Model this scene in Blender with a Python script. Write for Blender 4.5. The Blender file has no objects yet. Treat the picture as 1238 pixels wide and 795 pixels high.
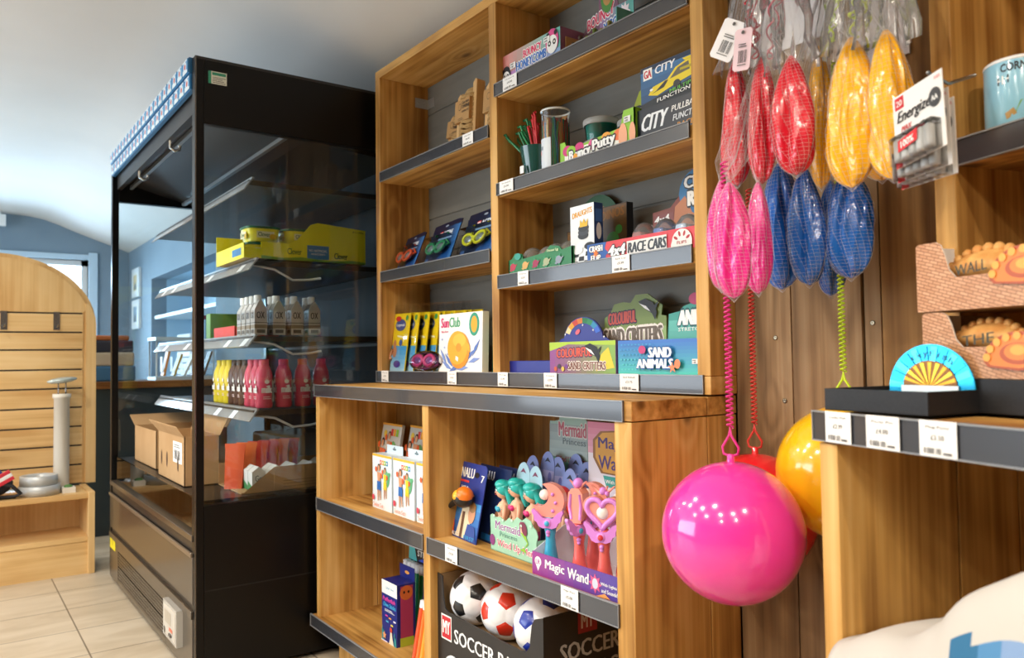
import bpy, bmesh, math, random
from mathutils import Matrix, Vector
random.seed(7)
PI = math.pi
S = bpy.context.scene
COL = S.collection
# ---------------------------------------------------------------- camera (the camera height is z = 0; the floor lies at z = -0.985)
FL = -0.985
cam_d = bpy.data.cameras.new('camera'); cam = bpy.data.objects.new('camera', cam_d); COL.objects.link(cam); S.camera = cam
Rr = Vector((0.5868, 0.8096, -0.0139)); Uu = Vector((0.0369, -0.0096, 0.9993)); Ff = Vector((-0.8089, 0.5869, 0.0357))
Ff.normalize(); Rr = (Rr - Ff*Rr.dot(Ff)).normalized(); Uu = Rr.cross(Ff)
mw = Matrix(((Rr.x, Uu.x, -Ff.x, 0), (Rr.y, Uu.y, -Ff.y, 0), (Rr.z, Uu.z, -Ff.z, 0), (0, 0, 0, 1)))
cam.matrix_world = mw
cam_d.sensor_width = 36; cam_d.sensor_fit = 'HORIZONTAL'; cam_d.lens = 948.8*36/1238
cam_d.clip_start = 0.02; cam_d.clip_end = 60
cam_d.dof.use_dof = True; cam_d.dof.focus_distance = 1.8; cam_d.dof.aperture_fstop = 5.2
# ---------------------------------------------------------------- exposure, world, lights
S.view_settings.view_transform = 'Standard'; S.view_settings.look = 'None'
S.view_settings.exposure = 0.66; S.view_settings.gamma = 1.0; S.view_settings.use_curve_mapping = False
W = bpy.data.worlds.new('world'); S.world = W; W.use_nodes = True
bg = W.node_tree.nodes['Background']; bg.inputs[0].default_value = (0.75, 0.88, 1.0, 1); bg.inputs[1].default_value = 1.5

def area(name, loc, rot, sx, sy, power, colr):
    d = bpy.data.lights.new(name, 'AREA'); d.shape = 'RECTANGLE'; d.size = sx; d.size_y = sy; d.energy = power; d.color = colr
    o = bpy.data.objects.new(name, d); o.location = loc; o.rotation_euler = rot; COL.objects.link(o); return o
# daylight: the far window and the shop front behind the camera
area('window_daylight', (-8.42, 0.35, 0.35), (0, -PI/2, 0), 1.5, 1.9, 130, (0.54, 0.78, 1.0))
area('shopfront_daylight', (-4.6, -2.95, 0.25), (PI/2, 0, 0), 4.2, 1.5, 62, (0.80, 0.90, 1.0))
# ceiling spots over the shop floor, as small warm lamps
SPOTS = [(-3.35, -0.25), (-2.55, -0.55), (-2.0, -0.1), (-1.45, -0.75), (-0.75, -0.35), (-0.2, -0.9), (0.35, -0.35), (0.95, -0.75), (-1.1, -1.5), (-2.3, -1.6), (0.2, -1.7), (0.6, 0.3)]
SPOTS += [(-4.6, -.6), (-6.0, -1.0), (-5.4, .3), (-7.2, .1)]  # more spots, unseen, added to brighten the left of the shop
for i, (x, y) in enumerate(SPOTS):
    d = bpy.data.lights.new('ceiling_spot', 'SPOT'); d.spot_size = math.radians(156); d.spot_blend = 0.5; d.energy = 20 if i < 12 else 13; d.shadow_soft_size = 0.035; d.color = (1.0, 0.9, 0.76)
    o = bpy.data.objects.new('ceiling_spot', d); o.location = (x, y, 1.18); COL.objects.link(o)

# ---------------------------------------------------------------- materials
def srgb(h):
    if isinstance(h, str):
        h = h.lstrip('#'); c = [int(h[i:i+2], 16)/255 for i in (0, 2, 4)]
    else: c = [v/255 for v in h]
    return tuple((v/12.92 if v <= 0.04045 else ((v+0.055)/1.055)**2.4) for v in c) + (1.0,)
_M = {}
def mat(h, rough=0.5, metal=0.0, coat=0.0, spec=0.5, sss=0.0):
    k = (str(h), rough, metal, coat, spec, sss)
    if k in _M: return _M[k]
    m = bpy.data.materials.new('paint_%s' % str(h).strip('#')); m.use_nodes = True
    b = m.node_tree.nodes['Principled BSDF']
    b.inputs['Base Color'].default_value = srgb(h); b.inputs['Roughness'].default_value = rough
    b.inputs['Metallic'].default_value = metal; b.inputs['Coat Weight'].default_value = coat
    b.inputs['Coat Roughness'].default_value = 0.06; b.inputs['Specular IOR Level'].default_value = spec
    if sss: b.inputs['Subsurface Weight'].default_value = sss; b.inputs['Subsurface Radius'].default_value = (0.01, 0.006, 0.004)
    _M[k] = m; return m
def nodes(m): return m.node_tree.nodes, m.node_tree.links
def wood(name, light, mid, dark, axis='z', scale=1.0, knots=0.6, rough=0.55, ring=16.0, saw=0.0):
    """boards with the grain along one axis; colours vary by board"""
    key = ('wood', name, axis)
    if key in _M: return _M[key]
    m = bpy.data.materials.new('%s_%s' % (name, axis)); m.use_nodes = True; N, L = nodes(m); b = N['Principled BSDF']
    tc = N.new('ShaderNodeTexCoord'); oi = N.new('ShaderNodeObjectInfo')
    rnd = N.new('ShaderNodeVectorMath'); rnd.operation = 'SCALE'; L.new(oi.outputs['Random'], rnd.inputs['Scale']); rnd.inputs[0].default_value = (13.1, 7.7, 9.3)
    add = N.new('ShaderNodeVectorMath'); add.operation = 'ADD'; L.new(tc.outputs['Object'], add.inputs[0]); L.new(rnd.outputs[0], add.inputs[1])
    def mapped(along, across):
        mp = N.new('ShaderNodeMapping'); s = [across*scale]*3; s['xyz'.index(axis)] = along*scale
        mp.inputs['Scale'].default_value = s; L.new(add.outputs[0], mp.inputs['Vector']); return mp.outputs[0]
    def noise(vec, sc, det=3, dist=0.0):
        n = N.new('ShaderNodeTexNoise'); n.inputs['Scale'].default_value = sc; n.inputs['Detail'].default_value = det; n.inputs['Distortion'].default_value = dist
        L.new(vec, n.inputs['Vector']); return n.outputs['Fac']
    def math_(op, a, bb=None, c=None):
        n = N.new('ShaderNodeMath'); n.operation = op
        for i, v in enumerate((a, bb, c)):
            if v is None: continue
            if isinstance(v, (int, float)): n.inputs[i].default_value = v
            else: L.new(v, n.inputs[i])
        return n.outputs[0]
    # knots: sparse cells, stretched along the grain
    vo = N.new('ShaderNodeTexVoronoi'); vo.inputs['Scale'].default_value = 1.0; L.new(mapped(3.0, 6.0), vo.inputs['Vector'])
    kd = vo.outputs['Distance']
    sep = N.new('ShaderNodeSeparateColor'); L.new(vo.outputs['Color'], sep.inputs[0])
    kon = math_('GREATER_THAN', sep.outputs[0], 0.50)
    halo = N.new('ShaderNodeMapRange'); halo.interpolation_type = 'SMOOTHSTEP'; halo.inputs['From Min'].default_value = 0.34; halo.inputs['From Max'].default_value = 0.0; L.new(kd, halo.inputs['Value'])
    hal = math_('MULTIPLY', halo.outputs[0], kon)
    core = N.new('ShaderNodeMapRange'); core.interpolation_type = 'SMOOTHSTEP'; core.inputs['From Min'].default_value = 0.13; core.inputs['From Max'].default_value = 0.07; L.new(kd, core.inputs['Value'])
    cor = math_('MULTIPLY', core.outputs[0], kon)
    # rings: contour lines of a stretched noise field, bent round the knots
    f = noise(mapped(0.55, 5.0), 1.0, 2, 0.3)
    f2 = math_('MULTIPLY_ADD', hal, 0.22, f)
    w = math_('SINE', math_('MULTIPLY', f2, ring*6.0))
    w01 = math_('MULTIPLY_ADD', w, 0.5, 0.5)
    fine = noise(mapped(1.6, 70.0), 1.0, 4)
    blot = noise(mapped(2.2, 5.0), 1.0, 3)
    a1 = math_('MULTIPLY', w01, 0.13)
    a2 = math_('MULTIPLY_ADD', fine, 0.55, a1)
    a3 = math_('MULTIPLY_ADD', blot, 0.95, a2)
    a4 = math_('MULTIPLY_ADD', oi.outputs['Random'], 0.10, a3)
    a5 = math_('SUBTRACT', a4, 0.40)
    ramp = N.new('ShaderNodeValToRGB'); L.new(a5, ramp.inputs[0])
    e = ramp.color_ramp.elements; e[0].position = 0.24; e[0].color = srgb(dark); e[1].position = 0.78; e[1].color = srgb(light)
    e2 = ramp.color_ramp.elements.new(0.5); e2.color = srgb(mid)
    mx = N.new('ShaderNodeMix'); mx.data_type = 'RGBA'; L.new(math_('MULTIPLY', hal, knots*0.55), mx.inputs['Factor']); L.new(ramp.outputs[0], mx.inputs['A']); mx.inputs['B'].default_value = srgb(dark)
    dk = tuple(v*0.35 for v in srgb(dark)[:3]) + (1,)
    mx2 = N.new('ShaderNodeMix'); mx2.data_type = 'RGBA'; L.new(math_('MULTIPLY', cor, knots), mx2.inputs['Factor']); L.new(mx.outputs['Result'], mx2.inputs['A']); mx2.inputs['B'].default_value = dk
    L.new(mx2.outputs['Result'], b.inputs['Base Color']); b.inputs['Roughness'].default_value = rough; b.inputs['Specular IOR Level'].default_value = 0.35
    bp = N.new('ShaderNodeBump'); bp.inputs['Strength'].default_value = 0.25 + saw; bp.inputs['Distance'].default_value = 0.002; L.new(math_('ADD', fine, math_('MULTIPLY', w01, 0.4)), bp.inputs['Height']); L.new(bp.outputs[0], b.inputs['Normal'])
    _M[key] = m; return m
def pine(ax): return wood('honey_pine', '#e8bf7c', '#cd9b52', '#8c5c24', ax, knots=0.85, ring=9.0)
def plank(ax='z'): return wood('weathered_plank', '#b59873', '#927350', '#634a31', ax, knots=0.95, rough=0.75, ring=22, saw=0.35)
def maple(ax): return wood('maple_board', '#ecca93', '#e2bb80', '#cfa266', ax, knots=0.0, rough=0.45, ring=4)

def simple_noise(name, c1, c2, sc=6, rough=0.6, bump=0.0, stretch=(1, 1, 1), metal=0.0):
    k = ('sn', name)
    if k in _M: return _M[k]
    m = bpy.data.materials.new(name); m.use_nodes = True; N, L = nodes(m); b = N['Principled BSDF']
    tc = N.new('ShaderNodeTexCoord'); mp = N.new('ShaderNodeMapping'); mp.inputs['Scale'].default_value = stretch; L.new(tc.outputs['Object'], mp.inputs[0])
    n = N.new('ShaderNodeTexNoise'); n.inputs['Scale'].default_value = sc; n.inputs['Detail'].default_value = 5; L.new(mp.outputs[0], n.inputs['Vector'])
    r = N.new('ShaderNodeValToRGB'); r.color_ramp.elements[0].position = 0.3; r.color_ramp.elements[1].position = 0.7
    r.color_ramp.elements[0].color = srgb(c1); r.color_ramp.elements[1].color = srgb(c2); L.new(n.outputs['Fac'], r.inputs[0]); L.new(r.outputs[0], b.inputs['Base Color'])
    b.inputs['Roughness'].default_value = rough; b.inputs['Metallic'].default_value = metal
    if bump:
        bp = N.new('ShaderNodeBump'); bp.inputs['Strength'].default_value = bump; bp.inputs['Distance'].default_value = 0.003; L.new(n.outputs['Fac'], bp.inputs['Height']); L.new(bp.outputs[0], b.inputs['Normal'])
    _M[k] = m; return m
def glass(name, tint=(0.9, 0.95, 0.95), ior=1.5, rough=0.02, haze=0.0):
    k = ('gl', name)
    if k in _M: return _M[k]
    m = bpy.data.materials.new(name); m.use_nodes = True; N, L = nodes(m); N.remove(N['Principled BSDF']); out = N['Material Output']
    t = N.new('ShaderNodeBsdfTransparent'); t.inputs[0].default_value = tint + (1,)
    g = N.new('ShaderNodeBsdfGlossy'); g.inputs['Roughness'].default_value = rough
    f = N.new('ShaderNodeFresnel'); f.inputs[0].default_value = ior
    mx = N.new('ShaderNodeMixShader'); L.new(f.outputs[0], mx.inputs[0]); L.new(t.outputs[0], mx.inputs[1]); L.new(g.outputs[0], mx.inputs[2])
    last = mx
    if haze:
        d = N.new('ShaderNodeBsdfDiffuse'); d.inputs[0].default_value = (0.9, 0.9, 0.9, 1); m2 = N.new('ShaderNodeMixShader'); m2.inputs[0].default_value = haze
        L.new(mx.outputs[0], m2.inputs[1]); L.new(d.outputs[0], m2.inputs[2]); last = m2
    L.new(last.outputs[0], out.inputs[0]); _M[k] = m; return m

# ---------------------------------------------------------------- mesh builder (all geometry is written in place, then moved to its thing's base)
def frame(p, yaw=0.0, tilt=0.0, roll=0.0):
    """origin p; u runs along the wall (turned by yaw about z), v up (leaning back by tilt), w out towards the room"""
    return Matrix.Translation(Vector(p)) @ Matrix.Rotation(yaw, 4, 'Z') @ Matrix.Rotation(PI/2, 4, 'X') @ Matrix.Rotation(-tilt, 4, 'X') @ Matrix.Rotation(roll, 4, 'Z')
ID = Matrix.Identity(4)
_T = {}
def text_mesh(s, bold=0.0):
    k = (s, bold)
    if k in _T: return _T[k]
    c = bpy.data.curves.new('t', 'FONT'); c.body = s; c.size = 1.0; c.resolution_u = 2; c.offset = bold; c.align_x = 'LEFT'
    o = bpy.data.objects.new('t', c); COL.objects.link(o)
    dg = bpy.context.evaluated_depsgraph_get(); me = bpy.data.meshes.new_from_object(o.evaluated_get(dg))
    vs = [(v.co.x, v.co.y) for v in me.vertices]; ps = [tuple(p.vertices) for p in me.polygons if p.area > 1e-9]
    bpy.data.objects.remove(o); bpy.data.curves.remove(c); bpy.data.meshes.remove(me)
    if not vs: _T[k] = ([], []); return _T[k]
    x0 = min(v[0] for v in vs); x1 = max(v[0] for v in vs); y0 = min(v[1] for v in vs); y1 = max(v[1] for v in vs)
    _T[k] = ([((x-x0)/(x1-x0), (y-y0)/(y1-y0)) for x, y in vs], ps); return _T[k]
class MB:
    def __init__(s, F=ID): s.v = []; s.f = []; s.m = []; s.mats = []; s.F = F; s.w = 0.0; s.sm = []
    def mi(s, m):
        if isinstance(m, str): m = mat(m)
        if m not in s.mats: s.mats.append(m)
        return s.mats.index(m)
    def add(s, vs, fs, m, smooth=False, F=None):
        F = s.F if F is None else F; b = len(s.v); i = s.mi(m)
        s.v += [F @ Vector(p) for p in vs]
        for f in fs: s.f.append([b+k for k in f]); s.m.append(i); s.sm.append(smooth)
        return s
    def box(s, x0, x1, y0, y1, z0, z1, m, F=None):
        vs = [(x, y, z) for z in (z0, z1) for y in (y0, y1) for x in (x0, x1)]
        return s.add(vs, [(0, 2, 3, 1), (4, 5, 7, 6), (0, 1, 5, 4), (2, 6, 7, 3), (0, 4, 6, 2), (1, 3, 7, 5)], m, F=F)
    def prism(s, pts, w0, w1, m, side=None, F=None, smooth=False):
        n = len(pts); s.add([(p[0], p[1], w1) for p in pts], [list(range(n))], m, F=F)
        s.add([(p[0], p[1], w0) for p in pts], [list(range(n))[::-1]], side or m, F=F)
        s.add([(p[0], p[1], w) for w in (w0, w1) for p in pts], [(i, (i+1) % n, n+(i+1) % n, n+i) for i in range(n)], side or m, F=F, smooth=smooth); return s
    def lathe(s, prof, m, n=20, F=None, smooth=True, cap=True):
        """prof: (radius, height) pairs about the frame's z axis"""
        vs = [(r*math.cos(2*PI*k/n), r*math.sin(2*PI*k/n), z) for r, z in prof for k in range(n)]; fs = []
        for i in range(len(prof)-1):
            for k in range(n): fs.append((i*n+k, i*n+(k+1) % n, (i+1)*n+(k+1) % n, (i+1)*n+k))
        s.add(vs, fs, m, smooth, F)
        if cap:
            for i, fl in ((0, 1), (len(prof)-1, 0)):
                if prof[i][0] > 1e-5:
                    ring = [(prof[i][0]*math.cos(2*PI*k/n), prof[i][0]*math.sin(2*PI*k/n), prof[i][1]) for k in range(n)]
                    s.add(ring, [list(range(n))[::-1] if fl else list(range(n))], m, F=F)
        return s
    def tube(s, pts, r, m, n=8, closed=False, F=None):
        P = [Vector(p) for p in pts]; N = len(P); rr = r if isinstance(r, (list, tuple)) else [r]*N; vs = []; up = None
        for i in range(N):
            a = P[(i-1) % N] if (closed or i > 0) else P[i]; b = P[(i+1) % N] if (closed or i < N-1) else P[i]
            t = (b-a).normalized() if (b-a).length > 1e-9 else Vector((0, 0, 1))
            if up is None: up = t.orthogonal().normalized()
            up = (up - t*up.dot(t)); up = up.normalized() if up.length > 1e-6 else t.orthogonal().normalized()
            q = t.cross(up)
            for k in range(n): vs.append(P[i] + (up*math.cos(2*PI*k/n)+q*math.sin(2*PI*k/n))*rr[i])
        fs = []
        for i in range(N if closed else N-1):
            j = (i+1) % N
            for k in range(n): fs.append((i*n+k, j*n+k, j*n+(k+1) % n, i*n+(k+1) % n)[::-1])
        if not closed: fs.append(list(range(n))); fs.append(list(range((N-1)*n, N*n))[::-1])
        return s.add(vs, fs, m, True, F)
    def ball(s, c, r, m, n=14, F=None, sc=(1, 1, 1)):
        k = n//2; vs = [(c[0], c[1], c[2]+r*sc[2])]; fs = []
        for i in range(1, k):
            a = PI*i/k
            for j in range(n): b = 2*PI*j/n; vs.append((c[0]+r*sc[0]*math.sin(a)*math.cos(b), c[1]+r*sc[1]*math.sin(a)*math.sin(b), c[2]+r*sc[2]*math.cos(a)))
        vs.append((c[0], c[1], c[2]-r*sc[2]))
        for j in range(n): fs.append((0, 1+j, 1+(j+1) % n)); fs.append((len(vs)-1, 1+(k-2)*n+(j+1) % n, 1+(k-2)*n+j))
        for i in range(k-2):
            for j in range(n): fs.append((1+i*n+j, 1+(i+1)*n+j, 1+(i+1)*n+(j+1) % n, 1+i*n+(j+1) % n))
        return s.add(vs, fs, m, True, F)
    # --- flat print, each layer a hair above the last
    def nx(s): s.w += 0.00012; return s.w
    def face(s, w): s.w = w; return s
    def rect(s, u0, v0, u1, v1, m, F=None): w = s.nx(); return s.add([(u0, v0, w), (u1, v0, w), (u1, v1, w), (u0, v1, w)], [(0, 1, 2, 3)], m, F=F)
    def poly(s, pts, m, F=None): w = s.nx(); return s.add([(p[0], p[1], w) for p in pts], [list(range(len(pts)))], m, F=F)
    def ell(s, u, v, ru, rv, m, n=20, F=None, rot=0.0, a0=0, a1=2*PI):
        c, q = math.cos(rot), math.sin(rot); P = []
        for k in range(n):
            a = a0+(a1-a0)*k/(n if a1-a0 > 6.2 else n-1); x, y = ru*math.cos(a), rv*math.sin(a); P.append((u+x*c-y*q, v+x*q+y*c))
        return s.poly(P, m, F)
    def text(s, t, u0, v0, u1, v1, m, bold=0.02, slant=0.0, rise=0.0, F=None, out=None):
        vs, ps = text_mesh(t, 0.0); h = v1-v0; k = max(0, bold-.015)*.9
        sets = [(m, [(0, 0), (k+.012, 0), (-k-.012, 0)])]
        if out: r = k+.085; sets.insert(0, (out, [(r*math.cos(PI*j/4), r*math.sin(PI*j/4)) for j in range(8)]))
        for mm, offs in sets: # heavier letters and outlines are the same letters laid side by side
            w = s.nx()
            for dx, dy in offs: w += .00002; s.add([(u0+(u1-u0)*x+slant*y*h+dx*h, v0+h*y+rise*x*(u1-u0)+dy*h, w) for x, y in vs], ps, mm, F=F)
            s.w = w
        return s
    def lines(s, u0, v0, u1, v1, n, m, fill=0.4, F=None):
        h = (v1-v0)/n
        for i in range(n): s.rect(u0, v0+i*h, u1-(u1-u0)*0.12*((i*7) % 3), v0+i*h+h*fill, m, F)
        return s
    def bars(s, u0, v0, u1, v1, n, m, F=None):
        x = u0; st = (u1-u0)/n
        for i in range(n):
            if (i*5) % 7 != 3: s.rect(x, v0, x+st*(0.35+0.3*((i*3) % 2)), v1, m, F)
            x += st
        return s
    def build(s, name, origin=(0, 0, 0), parent=None, bevel=0.0, seg=2, kind=None, label=None):
        O = Vector(origin) if parent is None else parent.location
        me = bpy.data.meshes.new(name); me.from_pydata([p-O for p in s.v], [], s.f)
        for m in s.mats: me.materials.append(m)
        me.polygons.foreach_set('material_index', s.m); me.polygons.foreach_set('use_smooth', s.sm); me.update()
        o = bpy.data.objects.new(name, me); COL.objects.link(o)
        if parent is not None: o.parent = parent
        else: o.location = O
        if bevel:
            b = o.modifiers.new('b', 'BEVEL'); b.width = bevel; b.segments = seg; b.limit_method = 'ANGLE'; b.angle_limit = math.radians(40)
        if kind: o['kind'] = kind
        if label: o['label'] = label
        return o
def tag(o, label, cat, group=None, kind=None):
    o['label'] = label; o['category'] = cat
    if group: o['group'] = group
    if kind: o['kind'] = kind
    return o
def thing(name, label, cat, loc, group=None):
    o = bpy.data.objects.new(name, None); o.empty_display_size = 0.02; o.location = loc; COL.objects.link(o)
    return tag(o, label, cat, group)
def sub(mb, name, part, thing_, **k):
    """a sub-part: child of a part whose origin is the thing's base"""
    o = mb.build(name, thing_.location, None, **k); o.location = (0, 0, 0); o.parent = part; return o
def dup(root, delta, rz=0.0, label=None):
    r = root.copy(); COL.objects.link(r); r.location = root.location + Vector(delta); r.rotation_euler = (root.rotation_euler[0], root.rotation_euler[1], root.rotation_euler[2]+rz)
    if label: r['label'] = label
    for ch in list(root.children):
        c = ch.copy(); COL.objects.link(c); c.parent = r
        for g in list(ch.children):
            d = g.copy(); COL.objects.link(d); d.parent = c
    return r
def struct(name, mb, bevel=0.0): return mb.build(name, kind='structure', bevel=bevel)

def lerp(a, b, t): A = [int(a[i:i+2], 16) for i in (1, 3, 5)]; B = [int(b[i:i+2], 16) for i in (1, 3, 5)]; return '#%02x%02x%02x' % tuple(int(round(x+(y-x)*t)) for x, y in zip(A, B))
def grad(m, u0, v0, u1, v1, c1, c2, n=12, vert=False, F=None, rough=.4):
    w = m.w
    for i in range(n):
        a, b = i/n, (i+1)/n; m.w = w; c = mat(lerp(c1, c2, (i+.5)/n), rough)
        if vert: m.rect(u0, v0+(v1-v0)*a, u1, v0+(v1-v0)*b, c, F)
        else: m.rect(u0+(u1-u0)*a, v0, u0+(u1-u0)*b, v1, c, F)
def RSd(F, w): return F @ Matrix(((0, 0, 1, w), (0, 1, 0, 0), (-1, 0, 0, 0), (0, 0, 0, 1)))
def TPd(F, h): return F @ Matrix(((1, 0, 0, 0), (0, 0, 1, h), (0, -1, 0, 0), (0, 0, 0, 1)))
def carton(F, w, h, d, c, side=None):
    m = MB(F); m.box(0, w, 0, h, -d, 0, side or c); m.face(.0003); m.rect(0, 0, w, h, c); return m
def star(u, v, r1, r2, n, a0=0): return [(u+(r1 if k % 2 == 0 else r2)*math.cos(a0+PI*k/n), v+(r1 if k % 2 == 0 else r2)*math.sin(a0+PI*k/n)) for k in range(2*n)]
def arcp(u, v, ru, rv, a0, a1, n=12): return [(u+ru*math.cos(a0+(a1-a0)*k/(n-1)), v+rv*math.sin(a0+(a1-a0)*k/(n-1))) for k in range(n)]
def ptag(m, u, v, s=1.0):
    m.rect(u, v, u+.03*s, v+.02*s, CARD); m.bars(u+.004*s, v+.003*s, u+.02*s, v+.009*s, 8, INK2); m.rect(u+.004*s, v+.013*s, u+.02*s, v+.016*s, INK)

def vinyl(h):
    k = ('vinyl', h)
    if k in _M: return _M[k]
    m = mat(h, .21, 0, .55).copy(); N, L = nodes(m); b = N['Principled BSDF']; tc = N.new('ShaderNodeTexCoord'); mp = N.new('ShaderNodeMapping'); mp.inputs['Scale'].default_value = (46, 46, 9); L.new(tc.outputs['Object'], mp.inputs[0])
    n = N.new('ShaderNodeTexNoise'); n.inputs['Scale'].default_value = 1.0; n.inputs['Detail'].default_value = 2; n.inputs['Distortion'].default_value = .8; L.new(mp.outputs[0], n.inputs['Vector'])
    bp = N.new('ShaderNodeBump'); bp.inputs['Strength'].default_value = .9; bp.inputs['Distance'].default_value = .012; L.new(n.outputs['Fac'], bp.inputs['Height']); L.new(bp.outputs[0], b.inputs['Normal']); L.new(bp.outputs[0], b.inputs['Coat Normal']); _M[k] = m; return m
# ================================================================ THE SETTING
def tile_mat():
    m = bpy.data.materials.new('floor_tiles'); m.use_nodes = True; N, L = nodes(m); b = N['Principled BSDF']
    tc = N.new('ShaderNodeTexCoord'); mp = N.new('ShaderNodeMapping'); mp.inputs['Location'].default_value = (3.63, -0.413, 0); L.new(tc.outputs['Object'], mp.inputs[0])
    br = N.new('ShaderNodeTexBrick'); br.offset = 0.0; br.squash = 1.0
    rot = N.new('ShaderNodeMapping'); rot.inputs['Rotation'].default_value = (0, 0, PI/2); L.new(mp.outputs[0], rot.inputs[0]); L.new(rot.outputs[0], br.inputs['Vector'])
    br.inputs['Scale'].default_value = 1.0; br.inputs['Brick Width'].default_value = 0.6; br.inputs['Row Height'].default_value = 0.3
    br.inputs['Mortar Size'].default_value = 0.0028; br.inputs['Mortar Smooth'].default_value = 0.1; br.inputs['Bias'].default_value = 0
    br.inputs['Color1'].default_value = srgb('#d8cab4'); br.inputs['Color2'].default_value = srgb('#d2c3ac'); br.inputs['Mortar'].default_value = srgb('#8f8271')
    n = N.new('ShaderNodeTexNoise'); n.inputs['Scale'].default_value = 3.0; n.inputs['Detail'].default_value = 6; n.inputs['Distortion'].default_value = 1.2
    st = N.new('ShaderNodeMapping'); st.inputs['Scale'].default_value = (2.5, 0.8, 1); L.new(tc.outputs['Object'], st.inputs[0]); L.new(st.outputs[0], n.inputs['Vector'])
    r = N.new('ShaderNodeValToRGB'); r.color_ramp.elements[0].position = 0.35; r.color_ramp.elements[1].position = 0.65; r.color_ramp.elements[0].color = (0.78, 0.74, 0.68, 1); r.color_ramp.elements[1].color = (1, 1, 1, 1); L.new(n.outputs['Fac'], r.inputs[0])
    mx = N.new('ShaderNodeMix'); mx.data_type = 'RGBA'; mx.blend_type = 'MULTIPLY'; mx.inputs['Factor'].default_value = 0.8; L.new(br.outputs['Color'], mx.inputs['A']); L.new(r.outputs[0], mx.inputs['B'])
    L.new(mx.outputs['Result'], b.inputs['Base Color']); b.inputs['Roughness'].default_value = 0.38
    bp = N.new('ShaderNodeBump'); bp.inputs['Strength'].default_value = 0.6; bp.inputs['Distance'].default_value = 0.002; bp.invert = True; L.new(br.outputs['Fac'], bp.inputs['Height']); L.new(bp.outputs[0], b.inputs['Normal'])
    return m
XL, XR, YF, YB = -8.135, 2.4, -3.0, 1.42
struct('floor', MB().box(XL-.1, XR+.1, YF-.1, YB+.1, FL-.1, FL, tile_mat()))
prof = [(YF-.1, 1.03), (-2.85, 1.037), (-2.6, 1.10), (-2.3, 1.2), (-2.0, 1.29), (-1.8, 1.314), (.3, 1.314), (.45, 1.318), (.6, 1.312), (.72, 1.292), (.84, 1.252), (.97, 1.2), (1.12, 1.145), (1.28, 1.09), (1.42, 1.04), (1.55, 1.0)]
cm = simple_noise('painted_ceiling', '#d2cfc9', '#d8d5cf', 2, 0.8)
c = MB(); n = len(prof); c.add([(x, y, z) for x in (XL-.1, XR+.1) for y, z in prof] + [(x, y, z+.12) for x in (XL-.1, XR+.1) for y, z in prof], [(i, n+i, n+i+1, i+1) for i in range(n-1)] + [(2*n+i, 2*n+i+1, 3*n+i+1, 3*n+i) for i in range(n-1)], cm, True)
struct('ceiling', c)
blue = simple_noise('blue_grey_wall', '#73899b', '#7d93a4', 3, 0.75)
grey = simple_noise('grey_shiplap_wall', '#73716a', '#7f7d75', 5, 0.65, stretch=(1, 1, 6))
# far end wall with its window opening
WY0, WY1, WZ0, WZ1 = -0.75, 1.08, -0.25, 0.945
w = MB(); w.box(XL-.12, XL, YF, WY0, FL, 1.4, blue); w.box(XL-.12, XL, WY1, 1.54, FL, 1.4, blue); w.box(XL-.12, XL, WY0, WY1, FL, WZ0, blue); w.box(XL-.12, XL, WY0, WY1, WZ1, 1.4, blue); struct('wall_left', w)
tr = mat('#b9d3e6', 0.4); t = MB()
for a in ((WY0-.07, WY0, WZ0-.07, WZ1+.07), (WY1, WY1+.075, WZ0-.07, WZ1+.07), (WY0, WY1, WZ1, WZ1+.05), (WY0, WY1, WZ0-.07, WZ0)): t.box(XL-.08, XL+.025, *a, tr)
win = struct('window_1', t, 0.004)
wf = MB(); wm = mat('#e9f0f3', 0.35)
for a in ((WY0, WY0+.05, WZ0, WZ1), (WY1-.05, WY1, WZ0, WZ1), (.1, .15, WZ0, WZ1), (WY0, WY1, WZ1-.05, WZ1), (WY0, WY1, WZ0, WZ0+.05)): wf.box(XL-.1, XL-.06, *a, wm)
o = wf.build('window_frame'); o.parent = win
o = MB().box(XL-.085, XL-.08, WY0, WY1, WZ0, WZ1, glass('window_pane', (0.95, 0.98, 1.0))).build('pane'); o.parent = win
# long wall behind the shelves: grey boards behind the timber unit, blue paint further down the shop
g = MB()
g.box(-2.6, 0.05, YB, YB+.12, FL, 1.2, grey); struct('wall_back', g)
g = MB(); g.box(-8.26, -7.13, YB, YB+.12, FL, 1.2, blue); g.box(-5.2, -2.6, YB, YB+.12, FL, 1.2, blue); g.box(-7.13, -5.2, YB, YB+.12, .70, 1.2, blue); g.box(-7.13, -5.2, YB, YB+.12, FL, -.2, blue)
pale = mat('#a9cbe2', 0.5)
g.box(-7.13, -5.2, YB+.32, YB+.36, -.2, .70, pale); g.box(-7.17, -7.13, YB+.12, YB+.36, -.2, .7, pale); g.box(-5.2, -5.16, YB+.12, YB+.36, -.2, .7, pale); g.box(-7.13, -5.2, YB+.12, YB+.32, .7, .74, pale); g.box(-7.13, -5.2, YB+.12, YB+.32, -.24, -.2, pale)
struct('wall_back_far', g)
g = MB(); g.box(-2.6, 0.0, YB-.012, YB, -.13, .985, grey)
for k in range(9): g.box(-2.6, 0.0, YB-.016, YB-.012, -.13+k*.125, -.13+k*.125+.119, grey)
o = struct('trim_1', g, 0.0015)
# walls behind and to the right of the camera
g = MB(); g.box(XL-.1, -6.8, YF-.12, YF, FL, 1.2, blue); g.box(-6.8, -2.4, YF-.12, YF, FL, -.55, blue); g.box(-6.8, -2.4, YF-.12, YF, 1.0, 1.2, blue); g.box(-2.4, XR+.1, YF-.12, YF, FL, 1.2, blue); struct('wall_front', g)
struct('wall_right', MB().box(XR, XR+.12, YF, YB+.1, FL, 1.4, simple_noise('brown_wall', '#5c4a36', '#6b573f', 3, .8)))
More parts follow.
